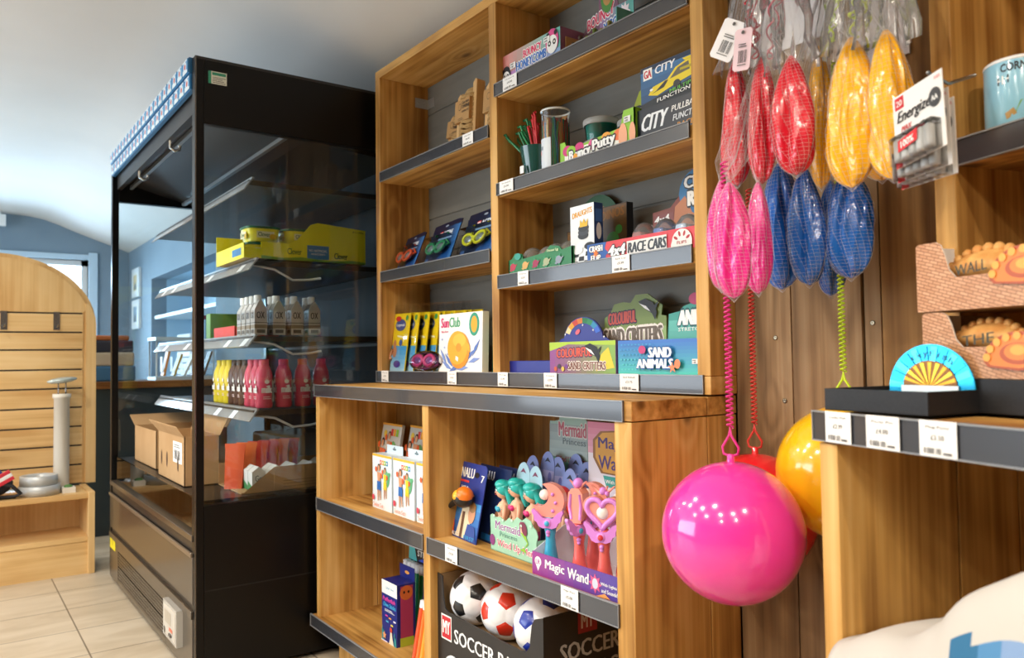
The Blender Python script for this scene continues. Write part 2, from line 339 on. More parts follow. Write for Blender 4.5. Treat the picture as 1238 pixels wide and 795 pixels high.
# weathered plank wall boxed out to the right of the timber unit
px = [-1.0165, -.8865, -.7445, -.7105, -.6]
pl = MB(); zt = 1.12
seams = [(-1.0165, -.8880), (-.8840, -.7455), (-.7415, -.7120), (-.7085, -.455)]
for i, (a, b) in enumerate(seams): pl.box(a, b, 1.294 - (0.003 if i in (1, 3) else 0), 1.318, FL, zt, plank() if i < 3 else wood('warm_plank', '#b98f58', '#99703e', '#6a4722', 'z', knots=0.8, rough=0.7))
pl.box(-1.0165, -.455, 1.32, 1.40, FL, zt, mat('#1c1610', 0.9))
struct('wall_planks', pl, 0.0012)
# screws in the planks
sc = MB()
for (x, z) in ((-.922, .03), (-.858, .04), (-.792, .047), (-.775, .05), (-.727, .05), (-.692, .058), (-.905, -.09), (-.86, .02)):
    sc.lathe([(0.0045, 0), (0.0045, 0.001), (0.003, 0.0012), (0.0, 0.0005)], mat('#8b7f6a', 0.35, 1.0), 12, F=frame((x, 1.2935, z)))
o = sc.build('trim_2', kind='structure')
# turned wall behind the right-hand unit
UF = Matrix.Translation(Vector((-.616, .944, 0))) @ Matrix.Rotation(math.radians(-18), 4, 'Z') @ Matrix.Rotation(PI/2, 4, 'X')   # u along its front, v up, w out to the room
struct('wall_right_turned', MB(UF).box(.10, 2.6, FL, 1.12, -.56, -.50, plank()))

# ================================================================ TIMBER SHELVING, main unit
RAIL = mat('#3b3c41', 0.25, 0.0, 0.5); RAIL_E = mat('#8b8d90', 0.3); CARD = mat('#f1efec', 0.6); INK = mat('#55524f', 0.7); INK2 = mat('#2c2a29', 0.7)
CLEAR = glass('clear_plastic', (0.93, 0.93, 0.93), 1.45, 0.05)
def rail(root, F, length, h=0.037, tags=(), name='price_rail', tick='lower'):
    """ticket rail along u from the frame's origin, hanging down h; tags: (u0, width, first line, price)"""
    m = MB(F); m.prism([(0, -h), (length, -h), (length, 0), (0, 0)], 0.0, 0.003, RAIL)
    m.box(0, length, -0.0015, 0.0005, 0.0, 0.0052, RAIL_E); m.box(0, length, -h-.0005, -h+.0012, 0.0, 0.0052, RAIL_E)
    m.box(0, 0.0012, -h, 0, 0.003, 0.005, RAIL_E); m.box(length-0.0012, length, -h, 0, 0.003, 0.005, RAIL_E)
    r = m.build(name, parent=root)
    for (u, w, a, b) in tags:
        t = MB(F); t.box(u, u+w, -h+.0005, 0.001, 0.0054, 0.0060, CARD); t.face(0.0061)
        t.text(a, u+w*.18, -h*.22, u+w*.82, -h*.12, INK, 0.01); t.text(b, u+w*.32, -h*.52, u+w*.68, -h*.38, INK, 0.02)
        t.bars(u+w*.12, -h*.9, u+w*.62, -h*.74, 14, INK2); t.rect(u+w*.68, -h*.9, u+w*.9, -h*.84, INK)
        sub(t, 'price_tag', r, root)
    return r
UNIT_TOP, X0, X1, YU, YW = .998, -2.465, -1.014, 1.213, 1.407
up = thing('timber_wall_shelves', 'tall honey pine wall shelving in two columns, standing on the long pine counter unit', 'shelving unit', (-1.74, 1.3, -.12))
def part(m, name, bevel=0.0015, p=up, label=None): return m.build(name, parent=p, bevel=bevel, label=label)
part(MB().box(X0, X0+.034, YU, YW, -.043, UNIT_TOP-.028, pine('z')), 'side_panel')
part(MB().box(-1.763, -1.729, YU, YW, -.043, UNIT_TOP-.028, pine('z')), 'divider')
part(MB().box(X1-.033, X1, YU, 1.293, -.043, UNIT_TOP-.028, pine('z')).box(X1-.033, X1-.02, 1.293, YW, -.043, UNIT_TOP-.028, pine('z')), 'side_panel')
part(MB().box(X0, X1, YU, YW, UNIT_TOP-.028, UNIT_TOP, pine('x')), 'top_board')
def shelf(x0, x1, zt, th, y0=YU+.004, y1=YW): return part(MB().box(x0, x1, y0, y1, zt-th, zt, pine('x')), 'shelf')
LS = [.635, .292]; RS = [.737, .463, .214]
for z in LS: shelf(X0+.034, -1.763, z, .030)
for z in RS: shelf(-1.729, X1-.033, z, .031)
part(MB().box(X0, X1-.02, YU, YW, -.0795, -.0435, pine('x')).box(X1-.0195, X1, YU, 1.292, -.0795, -.0435, pine('x')), 'base_board')
def RF(x, y, z): return frame((x, y, z))
rail(up, RF(X0+.036, YU, .640), .662, .034, [(.535, .055, 'Garden', '£6.00')])
rail(up, RF(X0+.036, YU, .297), .662, .036)
rail(up, RF(-1.735, YU, .743), .685, .035, [(.045, .062, 'Honeycomb', '£4.00')])
rail(up, RF(-1.730, YU, .469), .678, .033, [(.018, .062, 'Straws', '£3.00')])
rail(up, RF(-1.730, YU, .220), .678, .036, [(.095, .045, 'Dino', '£3.50'), (.45, .055, '4x4 Car', '£5.99')])
rail(up, RF(X0-.002, YU, -.041), 1.437, .037, [(.045, .05, 'Diving', '£5.00'), (.475, .05, 'SunClub', '£4.50'), (.735, .046, 'Ring', '£2.99'), (.935, .05, 'Critters', '£3.99'), (1.205, .057, 'Sand Animals', '£3.75')])
m = MB(); st = mat('#b9bdbf', 0.35, .6)
m.box(-2.431, -2.4285, 1.352, 1.403, .892, .926, st); m.box(-2.431, -2.385, 1.4025, 1.405, .892, .926, st)
for y in (1.363, 1.385): m.lathe([(.004, 0), (.004, .002), (0, .003)], st, 10, F=Matrix.Translation((-2.4295, y, .908)) @ Matrix.Rotation(PI/2, 4, 'Y'))
part(m, 'corner_bracket', 0)

YL = 1.0
lo = thing('timber_counter_unit', 'long low pine counter unit with open bays, beneath the tall wall shelving', 'shelving unit', (-1.76, 1.15, FL))
def lp(m, name, bevel=0.0015): return m.build(name, parent=lo, bevel=bevel)
XA, XB = -2.488, -1.018
def side(x0, x1): # two boards, deep one at the front and a narrow one behind
    lp(MB().box(x0, x1, YL, 1.203, -.86, -.121, pine('z')).box(x0, x1, 1.206, 1.292, -.86, -.121, pine('z')), 'side_panel')
side(XA, XA+.03); side(XB-.045, XB); side(-1.778, -1.745)
lp(MB().box(XA-.004, XB+.001, YL, 1.203, -.119, -.083, pine('x')).box(XA-.004, XB+.001, 1.206, 1.292, -.119, -.083, pine('x')), 'counter_top')
lp(MB().box(XA+.03, XB-.045, 1.28, 1.294, -.86, -.121, wood('dark_pine', '#b98a4a', '#96692f', '#66431c', 'z')), 'back_panel')
for (a, b) in ((XA+.03, -1.778), (-1.745, XB-.045)): lp(MB().box(a, b, YL+.004, 1.203, -.488, -.456, pine('x')).box(a, b, 1.206, 1.28, -.488, -.456, pine('x')), 'shelf')
lp(MB().box(XA-.02, XB, YL-.01, 1.203, -.874, -.834, pine('x')).box(XA, XB, 1.206, 1.292, -.874, -.834, pine('x')), 'base_board')
lp(MB().box(XA+.06, XB, YL+.05, 1.29, FL, -.875, pine('z')), 'plinth')
rail(lo, RF(XA-.006, YL, -.082), 1.458, .038)
rail(lo, RF(XA+.008, YL, -.450), .705, .04)
rail(lo, RF(-1.753, YL, -.452), .697, .041, [(.093, .055, 'Whistle', '£3.50'), (.535, .052, 'Magic Wand', '£5.00')])
rail(lo, RF(XA-.022, YL-.01, -.832), 1.49, .038)

# ================================================================ RIGHT-HAND UNIT, turned 18 degrees
ru = thing('timber_corner_unit', 'nearest pine shelving unit at right, holding the mug and the pasty boxes', 'shelving unit', UF @ Vector((.6, FL, -.2)))
ug = mat('#4a4c52', 0.22, 0.0, 0.6)
def rp(m, name): return m.build(name, parent=ru, bevel=0.0015)
UW = 1.2
def pz(a='z'): return pine(a)
rp(MB(UF).box(.004, .037, -.9, -.119, -.201, -.004, pine('z')).box(.004, .037, -.9, -.119, -.311, -.204, pine('z')).box(.004, .037, -.9, -.119, -.40, -.314, pine('z')), 'side_panel')
rp(MB(UF).box(UW-.033, UW, -.9, -.119, -.40, -.004, pine('z')), 'side_panel')
rp(MB(UF).box(-.002, UW, -.117, -.081, -.2, -.003, pine('x')).box(-.002, UW, -.117, -.081, -.4, -.203, pine('x')), 'counter_top')
rp(MB(UF).box(.0, UW, -.94, -.90, -.40, -.004, pine('x')), 'base_board')
rp(MB(UF).box(.037, UW-.033, -.412, -.382, -.40, -.02, pine('x')), 'shelf')
rp(MB(UF).box(.03, UW-.03, FL, -.94, -.38, -.05, pine('x')), 'plinth')
rp(MB(UF).box(.037, UW-.033, -.9, 1.02, -.43, -.405, wood('dark_pine', '#b98a4a', '#96692f', '#66431c', 'z')), 'back_panel')
rp(MB(UF).box(.017, .052, -.08, 1.02, -.40, -.2, pine('z')), 'side_panel')
rp(MB(UF).box(UW-.05, UW-.017, -.08, 1.02, -.40, -.2, pine('z')), 'side_panel')
rp(MB(UF).box(.052, UW-.05, .252, .284, -.40, -.204, pine('x')), 'shelf')
rp(MB(UF).box(.052, UW-.05, .62, .652, -.40, -.204, pine('x')), 'shelf')
rp(MB(UF).box(.017, UW-.017, 1.02, 1.05, -.40, -.2, pine('x')), 'top_board')
UT = UF @ Matrix.Translation((0, 0, 0))
rail(ru, UF @ Matrix.Translation((-.003, -.077, -.003)), UW+.004, .039, [(.028, .046, 'Lucky Fish', '£2.99'), (.1, .052, 'Pasty Pin', '£4.00'), (.181, .0495, 'Mug Pasty', '£3.50'), (.34, .05, 'Magnet', '£3.00')])
rail(ru, UF @ Matrix.Translation((.054, .288, -.203)), UW-.104, .036)
# ================================================================ OPEN-FRONT CHILLER
BLK = mat('#0a0909', 0.3, 0, 0.0, 0.25); BLKM = mat('#1d1b19', 0.45); BRN = mat('#4b4238', 0.3, 0.35, 0.3); BRN2 = mat('#8a7c6c', 0.3, 0.6); BRN3 = mat('#2a2521', 0.35, 0.2)
FX0, FX1, FY0, FY1, FT = -4.03, -2.53, .628, 1.40, .955
fr = thing('display_chiller', 'tall black open-front drinks chiller with glass sides, between slatwall stand and timber shelves', 'fridge', (-3.28, 1.0, FL))
def fp(m, name, bevel=0.0, label=None): return m.build(name, parent=fr, bevel=bevel, label=label)
CG = glass('chiller_glass', (0.90, 0.93, 0.93), 1.45, 0.01)
for nm, x0, x1 in (('near', FX1-.035, FX1), ('far', FX0, FX0+.035)):
    m = MB(); m.box(x0, x1, FY0, FY0+.028, FL+.02, FT, BLK); m.box(x0, x1, FY0+.028, FY1, .745, FT, BLK); m.box(x0, x1, FY0+.028, FY1, FL+.02, -.445, BLK)
    m.box(x0, x1, 1.34, FY1, -.445, .745, BLK)
    sp = fp(m, 'side_panel', 0.002)
    gm = MB(); gx = x1-.012 if nm == 'near' else x0+.006; gm.box(gx, gx+.005, FY0+.02, 1.345, -.45, .75, CG); sub(gm, 'side_glass', sp, fr)
    if nm == 'near':
        q = MB(); q.box(x1, x1+.0006, FY0+.03, FY1-.01, -.708, -.704, mat('#050505', 0.6)); sub(q, 'panel_seam', sp, fr)
        q = MB(Matrix(((0, 0, 1, x1), (1, 0, 0, 0), (0, 1, 0, 0), (0, 0, 0, 1)))); q.face(.0006)
        q.rect(.668, .875, .725, .915, mat('#e8efe6', .4)); q.rect(.668, .875, .677, .915, mat('#2f9b7c', .4)); q.rect(.68, .903, .722, .912, mat('#38a184', .4)); q.lines(.681, .879, .721, .9, 4, INK, .3)
        sub(q, 'sticker', sp, fr)
        q = MB(Matrix(((0, 0, 1, x1), (1, 0, 0, 0), (0, 1, 0, 0), (0, 0, 0, 1)))); q.box(.628, .632, -.96, .955, 0, .0012, mat('#6e6a66', .25, .8)); q.box(.628, 1.4, .947, .955, 0, .001, mat('#2a2826', .3)); sub(q, 'edge_trim', sp, fr)
fp(MB().box(FX0+.035, FX1-.035, 1.36, FY1, -.45, .82, mat('#0c0f11', 0.65, 0, 0, .1)).box(FX0+.035, FX1-.035, 1.352, 1.36, .05, .06, BLKM).box(FX0+.035, FX1-.035, 1.352, 1.36, -.2, -.19, BLKM), 'back_panel')
m = MB(); m.box(FX0+.035, FX1-.035, FY0+.02, 1.40, .865, FT, BLKM); m.box(FX0+.035, FX1-.035, FY0+.02, FY0+.04, .80, .865, BLKM)
m.add([(x, y, z) for x in (FX0+.035, FX1-.035) for y, z in ((FY0+.045, .835), (1.0, .75), (1.36, .72), (1.36, .865), (FY0+.045, .865))], [(0, 1, 6, 5), (1, 2, 7, 6), (2, 3, 8, 7), (3, 4, 9, 8), (4, 0, 5, 9), (0, 4, 3, 2, 1), (5, 6, 7, 8, 9)], mat('#231f1b', 0.4))
fp(m, 'canopy')
m = MB(); m.box(FX0+.04, FX1-.04, .70, .713, .806, .822, mat('#8e9498', .3, .5)); m.box(FX0+.04, FX1-.04, .93, .945, .752, .766, mat('#8e9498', .3, .5)); fp(m, 'light_strip')
for x in (-3.0, -3.55):
    m = MB(); m.tube([(x, .66, .80), (x, .66, .775), (x, .675, .765), (x, .69, .77), (x, .692, .785)], .006, mat('#b5b8ba', .25, .9)); fp(m, 'blind_hook')
# header strip: two rows of printed blue and white can tops
m = MB(frame((FX0+.04, FY0+.012, .858))); HB = mat('#3f8fc4', .35); HW = mat('#dfeaf0', .35); HR = mat('#c94b42', .4); HB2 = mat('#2b6ea3', .35)
for r in range(2):
    m.box(0, 1.42, r*.052, r*.052+.05, 0, .014+.006*r, HB2)
    for k in range(20):
        u = .004+k*.071; v = r*.052; ww = .018+.006*r
        m.box(u, u+.064, v+.003, v+.047, .012, ww, HB if k % 2 else mat('#5aa6d2', .35)); m.face(ww+.0002)
        m.poly([(u+.004, v+.004), (u+.06, v+.004), (u+.06, v+.013), (u+.004, v+.02)], HW); m.ell(u+.032, v+.026, .018, .017, HW, 14); m.ell(u+.032, v+.026, .010, .009, HR, 10); m.rect(u+.004, v+.041, u+.06, v+.046, HW)
fp(m, 'header_strip')
# base: glass lip, drip trays, louvre panel and controls
m = MB(); m.box(FX0+.035, FX1-.035, FY0+.012, FY0+.018, -.54, -.425, CG); fp(m, 'front_glass')
m = MB(); m.box(FX0+.02, FX1-.02, FY0+.004, 1.36, -.60, -.55, BRN3); m.box(FX0+.02, FX1-.02, FY0-.004, FY0+.03, -.555, -.535, BRN); m.box(FX0+.035, FX1-.035, .66, 1.36, -.55, -.435, BRN3)
fp(m, 'base_deck', .002)
m = MB(); m.box(FX0+.02, FX1-.02, FY0-.002, FY0+.02, -.745, -.602, BRN); m.box(FX0+.02, FX1-.02, FY0-.008, FY0, -.602, -.588, BRN2); fp(m, 'lower_fascia', .002)
m = MB(); m.box(FX0+.02, FX1-.02, FY0-.006, FY0+.012, -.79, -.765, BRN); m.box(FX0+.02, FX1-.02, FY0+.004, FY0+.02, -.965, -.748, BRN3); m.box(FX0+.02, -3.81, FY0-.002, FY0+.01, -.965, -.79, BRN); m.box(-2.9, FX1-.02, FY0-.002, FY0+.01, -.965, -.79, BRN); m.box(-3.81, -2.9, FY0-.002, FY0+.01, -.965, -.945, BRN); m.box(-3.81, -2.9, FY0-.002, FY0+.01, -.822, -.79, BRN)
m.box(FX0+.05, FX1-.05, FY0+.03, 1.35, FL, -.965, BLKM)
kick = fp(m, 'kick_panel', .0015)
m = MB()
for r in range(2):
    for k in range(64):
        x = -3.8+k*.0141; z = -.942+r*.062
        m.add([(x, FY0-.001, z), (x+.0075, FY0-.001, z), (x+.0125, FY0-.001, z+.054), (x+.005, FY0-.001, z+.054), (x, FY0+.004, z), (x+.0075, FY0+.004, z), (x+.0125, FY0+.004, z+.054), (x+.005, FY0+.004, z+.054)], [(0, 1, 2, 3), (1, 5, 6, 2), (0, 3, 7, 4)], BRN)
for k in range(10): m.box(-3.81, -2.9, FY0-.0012, FY0+.002, -.945+k*.0125, -.9415+k*.0125, BRN)
sub(m, 'louvre_grille', kick, fr)
m = MB(frame((-2.85, FY0-.002, -.905))); m.box(0, .185, 0, .115, 0, .02, mat('#c9c8c4', .2, .3, .5)); m.box(.012, .173, .01, .105, .02, .0215, mat('#cfc7bb', .3)); m.face(.0218); m.rect(.03, .05, .12, .09, mat('#b9ae9c', .3)); m.rect(.095, .032, .14, .044, mat('#e26a4c', .3)); m.ell(.03, .02, .012, .012, mat('#3b3b3b', .3)); m.box(.1, .13, .018, .026, .0215, .026, mat('#55524e', .4))
fp(m, 'control_panel')
m = MB(frame((-4.0, FY0-.003, -.835))); m.rect(0, 0, .13, .065, mat('#f0dc1e', .5)); m.ell(.065, .035, .02, .02, mat('#d8c318', .5)); fp(m, 'yellow_sticker')
# shelves
SH = [(.602, .80), (.337, .815), (.085, .81), (-.16, .815)]
ST = mat('#3b3c3d', .35, .5); RL = glass('ticket_strip', (.75, .78, .8), 1.6, .08, .25)
for i, (z, y) in enumerate(SH):
    m = MB(); m.box(FX0+.05, FX1-.06, y+.012, 1.33, z-.022, z-.004, ST); sh = fp(m, 'shelf')
    m = MB(); m.add([(x, yy, zz) for x in (FX0+.045, FX1-.045) for yy, zz in ((y+.02, z), (y-.008, z-.038), (y-.004, z-.040), (y+.024, z-.003))], [(0, 1, 5, 4), (1, 2, 6, 5), (2, 3, 7, 6), (3, 0, 4, 7), (0, 3, 2, 1), (4, 5, 6, 7)], RL)
    for k in range(7):
        x = -3.9+k*.19+(i*.05)
        if (k+i) % 3 != 0 and i > 0: m.add([(x, y+.0185, z-.003), (x+.05, y+.0185, z-.003), (x+.05, y-.0085, z-.036), (x, y-.0085, z-.036)], [(0, 1, 2, 3)], mat('#e9ecee', .4))
    m.box(FX0+.045, FX1-.045, y+.018, y+.026, z-.002, z+.003, mat('#a9adb0', .3, .5))
    sub(m, 'ticket_rail', sh, fr)
    if i > 0:
        m = MB(); m.tube([(-2.60, .83, z-.02), (-2.595, .90, z-.032), (-2.59, .96, z-.065), (-2.588, 1.02, z-.062), (-2.588, 1.06, z-.055)], .004, mat('#d5d8da', .3)); sub(m, 'light_cable', sh, fr)

# --- stock inside the chiller
SF = Matrix(((0, 0, 1, 0), (1, 0, 0, 0), (0, 1, 0, 0), (0, 0, 0, 1)))   # a face looking along +X: u = world y, v = world z, w = world x
YEL = mat('#f4e81e', .4); GRN = mat('#1f6a48', .35)
t = thing('spread_tray', 'yellow cardboard tray of spread tubs on the upper chiller shelf', 'box', (-2.7, 1.0, .34))
F = SF @ Matrix.Translation((0, 0, -2.61))
m = MB(F); pr = [(.86, .342), (1.24, .342), (1.24, .465), (1.06, .478), (1.035, .470), (.985, .413), (.97, .405), (.955, .398), (.86, .398)]
m.prism(pr, -.003, 0, YEL); m.box(.803, .86, .342, .375, -.003, 0, YEL); m.face(.0003)
m.text('Clover', .95, .362, 1.0, .383, mat('#4a7a28'), .03); m.text('Clover', 1.12, .355, 1.17, .377, mat('#2c5d23'), .03)
m.rect(1.02, .35, 1.10, .398, mat('#3b84bd')); m.text('NO ARTIFICIAL', 1.027, .376, 1.093, .384, CARD, .02); m.text('INGREDIENTS', 1.035, .365, 1.085, .371, CARD, .01); m.text('8 x 500g', 1.19, .452, 1.232, .459, mat('#5a6b1a'))
m.poly([(.86, .342), (1.24, .342), (1.24, .348), (1.19, .353), (1.1, .347), (1.0, .354), (.93, .348), (.86, .353)], mat('#7fae2a'))
m.build('side_face', parent=t)
m = MB(); m.box(-2.93, -2.613, .803, .806, .342, .393, YEL); m.box(-2.93, -2.613, .806, 1.238, .342, .345, mat('#b59a63', .7)); m.box(-2.933, -2.93, .803, 1.24, .342, .45, YEL); m.box(-2.93, -2.613, 1.237, 1.24, .342, .46, YEL); m.face(0)
m.rect(.03, .012, .09, .036, mat('#3b84bd'), F=frame((-2.73, .8025, .342))); m.rect(.19, .012, .25, .036, mat('#3b84bd'), F=frame((-2.93, .8025, .342)))
m.build('tray', parent=t)
def tub(x, y, z):
    m = MB(Matrix.Translation((x, y, z))); pts = [(.055*math.copysign(abs(math.cos(a))**.5, math.cos(a)), .058*math.copysign(abs(math.sin(a))**.5, math.sin(a))) for a in [2*PI*k/24 for k in range(24)]]
    r = thing('spread_tub', '', 'tub', (x, y, z), 'spread tubs in the yellow tray')
    vs = [(p[0]*s, p[1]*s, h) for s, h in ((.86, 0), (1, .045)) for p in pts]; m.add(vs, [(k, (k+1) % 24, 24+(k+1) % 24, 24+k) for k in range(24)], mat('#f8ec3c', .35), True)
    m.face(.001)
    for fx in (SF @ Matrix.Translation((y, z, x+.0545)), frame((x, y-.0565, z))):
        m.rect(-.03, .012, .03, .034, mat('#f3ecc0'), F=fx); m.text('Clover', -.025, .017, .015, .031, mat('#2f6a35'), .03, F=fx); m.ell(.025, .018, .012, .009, mat('#e8b81a'), F=fx)
    m.build('tub_body', parent=r)
    l = MB(Matrix.Translation((x, y, z+.044))); l.prism([(a*1.06, b*1.06) for a, b in pts], 0, .007, GRN, smooth=True); l.build('lid', parent=r); return r
for (x, y, z, s) in ((-2.68, .875, .346, 'green-lidded yellow tub at the front of the tray, beneath another tub'), (-2.68, .88, .402, 'green-lidded yellow tub stacked on another at the front of the tray'), (-2.68, 1.01, .402, 'green-lidded yellow tub in the tray behind the front stack')):
    tub(x, y, z)['label'] = s
# silver cartons
def carton_bottle(x, y, z):
    r = thing('foil_carton', '', 'carton', (x, y, z), 'silver foil cartons on the middle chiller shelf'); F0 = Matrix.Translation((x, y, z)); a = .021
    m = MB(F0); SIL = mat('#c2c0be', .3, .45); vs = [(sx*a, sy*a, h) for h in (0, .085) for sx, sy in ((-1, -1), (1, -1), (1, 1), (-1, 1))] + [(-a*.9, -.004, .116), (a*.9, -.004, .116), (a*.9, .004, .116), (-a*.9, .004, .116)]
    m.add(vs, [(0, 3, 2, 1)] + [(i, (i+1) % 4, 4+(i+1) % 4, 4+i) for i in range(4)] + [(4+i, 4+(i+1) % 4, 8+(i+1) % 4, 8+i) for i in range(4)] + [(8, 9, 10, 11)], SIL)
    m.box(-a*1.02, a*1.02, -a*1.02, a*1.02, .022, .034, mat('#8a7a62', .4)); m.box(-a*1.03, a*1.03, -a*1.03, a*1.03, .040, .042, mat('#3a3430', .4)); m.face(.0006)
    for fx in (F0 @ SF @ Matrix.Translation((0, 0, a)), F0 @ frame((0, -a, 0))): m.text('OX', -.014, .055, .012, .078, mat('#2c2c2e'), .03, F=fx); m.rect(-.014, .006, .014, .018, mat('#555049'), F=fx)
    m.build('carton_body', parent=r)
    l = MB(F0 @ Matrix.Translation((-.003, -.003, .108))); l.lathe([(.0125, 0), (.0125, .024), (.011, .026), (0, .026)], mat('#eceff0', .4), 14); l.build('cap', parent=r); return r
c0 = None
for i in range(4):
    for j in range(4):
        if i > 0 and j > 1: continue
        x, y = -2.635-j*.05, .86+i*.0625
        lab = ('silver foil carton, %s along the near glass side, %s' % (('first', 'second', 'third', 'fourth')[i], ('outermost', 'one in from the glass', 'two in', 'three in')[j]))
        if c0 is None: c0 = carton_bottle(x, y, .086); c0['label'] = lab; base = (x, y)
        else: dup(c0, (x-base[0], y-base[1], 0), label=lab)
o = MB().box(-3.10, -2.84, .84, .843, .088, .125, mat('#d93c2c')).box(-3.10, -2.84, .843, 1.0, .086, .088, mat('#b59a63')).add([(-2.84, .84, .088), (-2.84, 1.0, .088), (-2.84, 1.0, .16), (-2.84, .84, .12)], [(0, 1, 2, 3)], mat('#d93c2c')).build('drinks_tray', (-2.97, .9, .086)); tag(o, 'red cardboard drinks tray left of the silver cartons', 'box')
for k in range(4):
    o = MB().box(-3.5+k*.07, -3.44+k*.07, .86, .98, .086, .17+.02*(k % 2), ('#5d7f3a', '#7a3b52', '#3e6b8c', '#6f9c4b')[k]).build('snack_carton', (-3.47+k*.07, .92, .086), bevel=.003)
    tag(o, ('green', 'plum', 'blue', 'light green')[k]+' snack carton on the middle chiller shelf, left of the red tray', 'carton')
# milkshake bottles
def shake(x, y, z, c, cc):
    r = thing('milkshake_bottle', '', 'bottle', (x, y, z), 'milkshake bottles on the lower chiller shelf'); F0 = Matrix.Translation((x, y, z)); m = MB(F0)
    m.lathe([(.024, 0), (.028, .005), (.028, .10), (.026, .118), (.018, .138), (.015, .144)], c, 20)
    m.face(.0008)
    for a in (0, PI/2):
        fx = F0 @ (frame((0, -.0282, 0)) if a == 0 else SF @ Matrix.Translation((0, 0, .0282)))
        m.text('milk', -.017, .05, .017, .075, mat('#f6f2ee'), .06, F=fx); m.lines(-.013, .030, .013, .042, 2, mat('#f3d9da'), .35, F=fx)
        for k in range(7): aa = .25+k*.44; m.poly([(-.002+.006*math.cos(aa-.2), .088+.006*math.sin(aa-.2)), (.003+.019*math.cos(aa), .09+.019*math.sin(aa)), (.002+.006*math.cos(aa+.2), .088+.006*math.sin(aa+.2))], mat('#f6f2ee'), F=fx)
        m.ell(0, .087, .008, .007, mat('#f6f2ee'), 10, F=fx)
    m.rect(.0145, .02, .0215, .09, mat('#8c8784'), F=F0 @ SF @ Matrix.Translation((0, 0, .0216)) @ Matrix.Translation((.004, 0, 0)))
    m.build('bottle_body', parent=r)
    l = MB(F0 @ Matrix.Translation((0, 0, .142))); l.lathe([(.0165, 0), (.0165, .018), (.014, .020), (0, .020)], cc, 18); l.build('cap', parent=r); return r
PK = mat('#dc4a66', .35); CH = mat('#5b3a2c', .35); BN = mat('#e8d02c', .35)
protos = {}
def put(key, c, cc, x, y, lab):
    z = -.158
    if key not in protos: protos[key] = (shake(x, y, z, c, cc), x, y); protos[key][0]['label'] = lab
    else: p, a, b = protos[key]; dup(p, (x-a, y-b, 0), label=lab)
for i, w in enumerate(('first', 'second', 'third', 'fourth')):
    if i == 2: put('o', PK, mat('#e2632e', .35), -2.625, .873+i*.067, 'pink milkshake bottle with an orange cap by the chiller glass')
    else: put('p', PK, PK, -2.625, .873+i*.067, w+' pink milkshake bottle from the open front, against the chiller glass')
for j, w in enumerate(('second', 'third')): put('p', PK, PK, -2.69-j*.065, .877, w+' pink milkshake bottle in along the open front edge')
for j in range(3): put('c', CH, mat('#3c2820', .35), -2.82-j*.063, .877, ('first', 'second', 'third')[j]+' brown chocolate milkshake bottle counting from the pink ones')
for j in range(3): put('b', BN, BN, -3.01-j*.063, .877, ('first', 'second', 'third')[j]+' yellow banana milkshake bottle counting from the brown ones')
# bottom deck
KR = simple_noise('brown_cardboard', '#b08a5c', '#bb966a', 8, .8)
def openbox(name, x0, x1, y0, y1, z0, z1, flaps, holes, lab):
    r = thing(name, lab, 'box', ((x0+x1)/2, (y0+y1)/2, z0)); m = MB(); t_ = .003
    m.box(x0, x1, y0, y1, z0, z0+t_, KR); m.box(x0, x1, y0, y0+t_, z0, z1, KR); m.box(x0, x1, y1-t_, y1, z0, z1, KR); m.box(x0, x0+t_, y0, y1, z0, z1, KR); m.box(x1-t_, x1, y0, y1, z0, z1, KR)
    if holes:
        m.face(.0004); fx = frame((x0, y0, z0)); W_ = x1-x0
        for u in holes: m.ell(W_*u, (z1-z0)*.42, .011, .028, mat('#4a3320'), F=fx)
    m.build('box_body', parent=r)
    for q in flaps: MB().add(q+[(a, b+.0, c-.003) for a, b, c in q], [(0, 1, 2, 3), (7, 6, 5, 4), (0, 4, 5, 1), (1, 5, 6, 2), (2, 6, 7, 3), (3, 7, 4, 0)], KR).build('flap', parent=r)
    return r
b1 = openbox('cardboard_box', -3.85, -3.42, .70, .98, -.434, -.28, [[(-3.85, .70, -.28), (-3.85, .98, -.28), (-3.97, .98, -.24), (-3.97, .70, -.24)], [(-3.85, .98, -.28), (-3.42, .98, -.28), (-3.42, 1.02, -.20), (-3.85, 1.02, -.20)]], None, 'open brown cardboard box on the chiller deck, left of the barcoded one')
b2 = openbox('cardboard_box', -3.28, -2.88, .68, .80, -.434, -.262, [[(-3.28, .68, -.262), (-2.88, .68, -.262), (-2.88, .655, -.225), (-3.33, .655, -.222)], [(-3.28, .80, -.262), (-2.88, .80, -.262), (-2.88, .83, -.20), (-3.28, .83, -.20)]], (.14, .36, .78), 'brown cardboard box with slots and a white barcode label on the chiller deck')
m = MB(frame((-3.04, .6795, -.36))); m.rect(0, 0, .13, .075, CARD); m.bars(.015, .012, .11, .045, 18, INK2); m.lines(.02, .055, .11, .07, 2, INK, .3); m.build('barcode_label', parent=b2)
t = thing('drinks_carton_tray', 'brown cardboard tray of white and green cartons on the chiller deck by the glass', 'box', (-2.7, .95, -.43))
m = MB(); m.box(-2.86, -2.60, .79, 1.29, -.434, -.43, KR); m.box(-2.604, -2.60, .90, 1.29, -.43, -.355, KR); m.add([(-2.602, .80, -.43), (-2.602, .90, -.43), (-2.602, .90, -.355)], [(0, 1, 2)], KR); m.box(-2.864, -2.86, .79, 1.29, -.43, -.36, KR); m.face(.0004)
m.lines(.93, -.425, 1.25, -.395, 3, mat('#8a6a44'), .25, F=SF @ Matrix.Translation((0, 0, -2.6))); m.build('tray', parent=t)
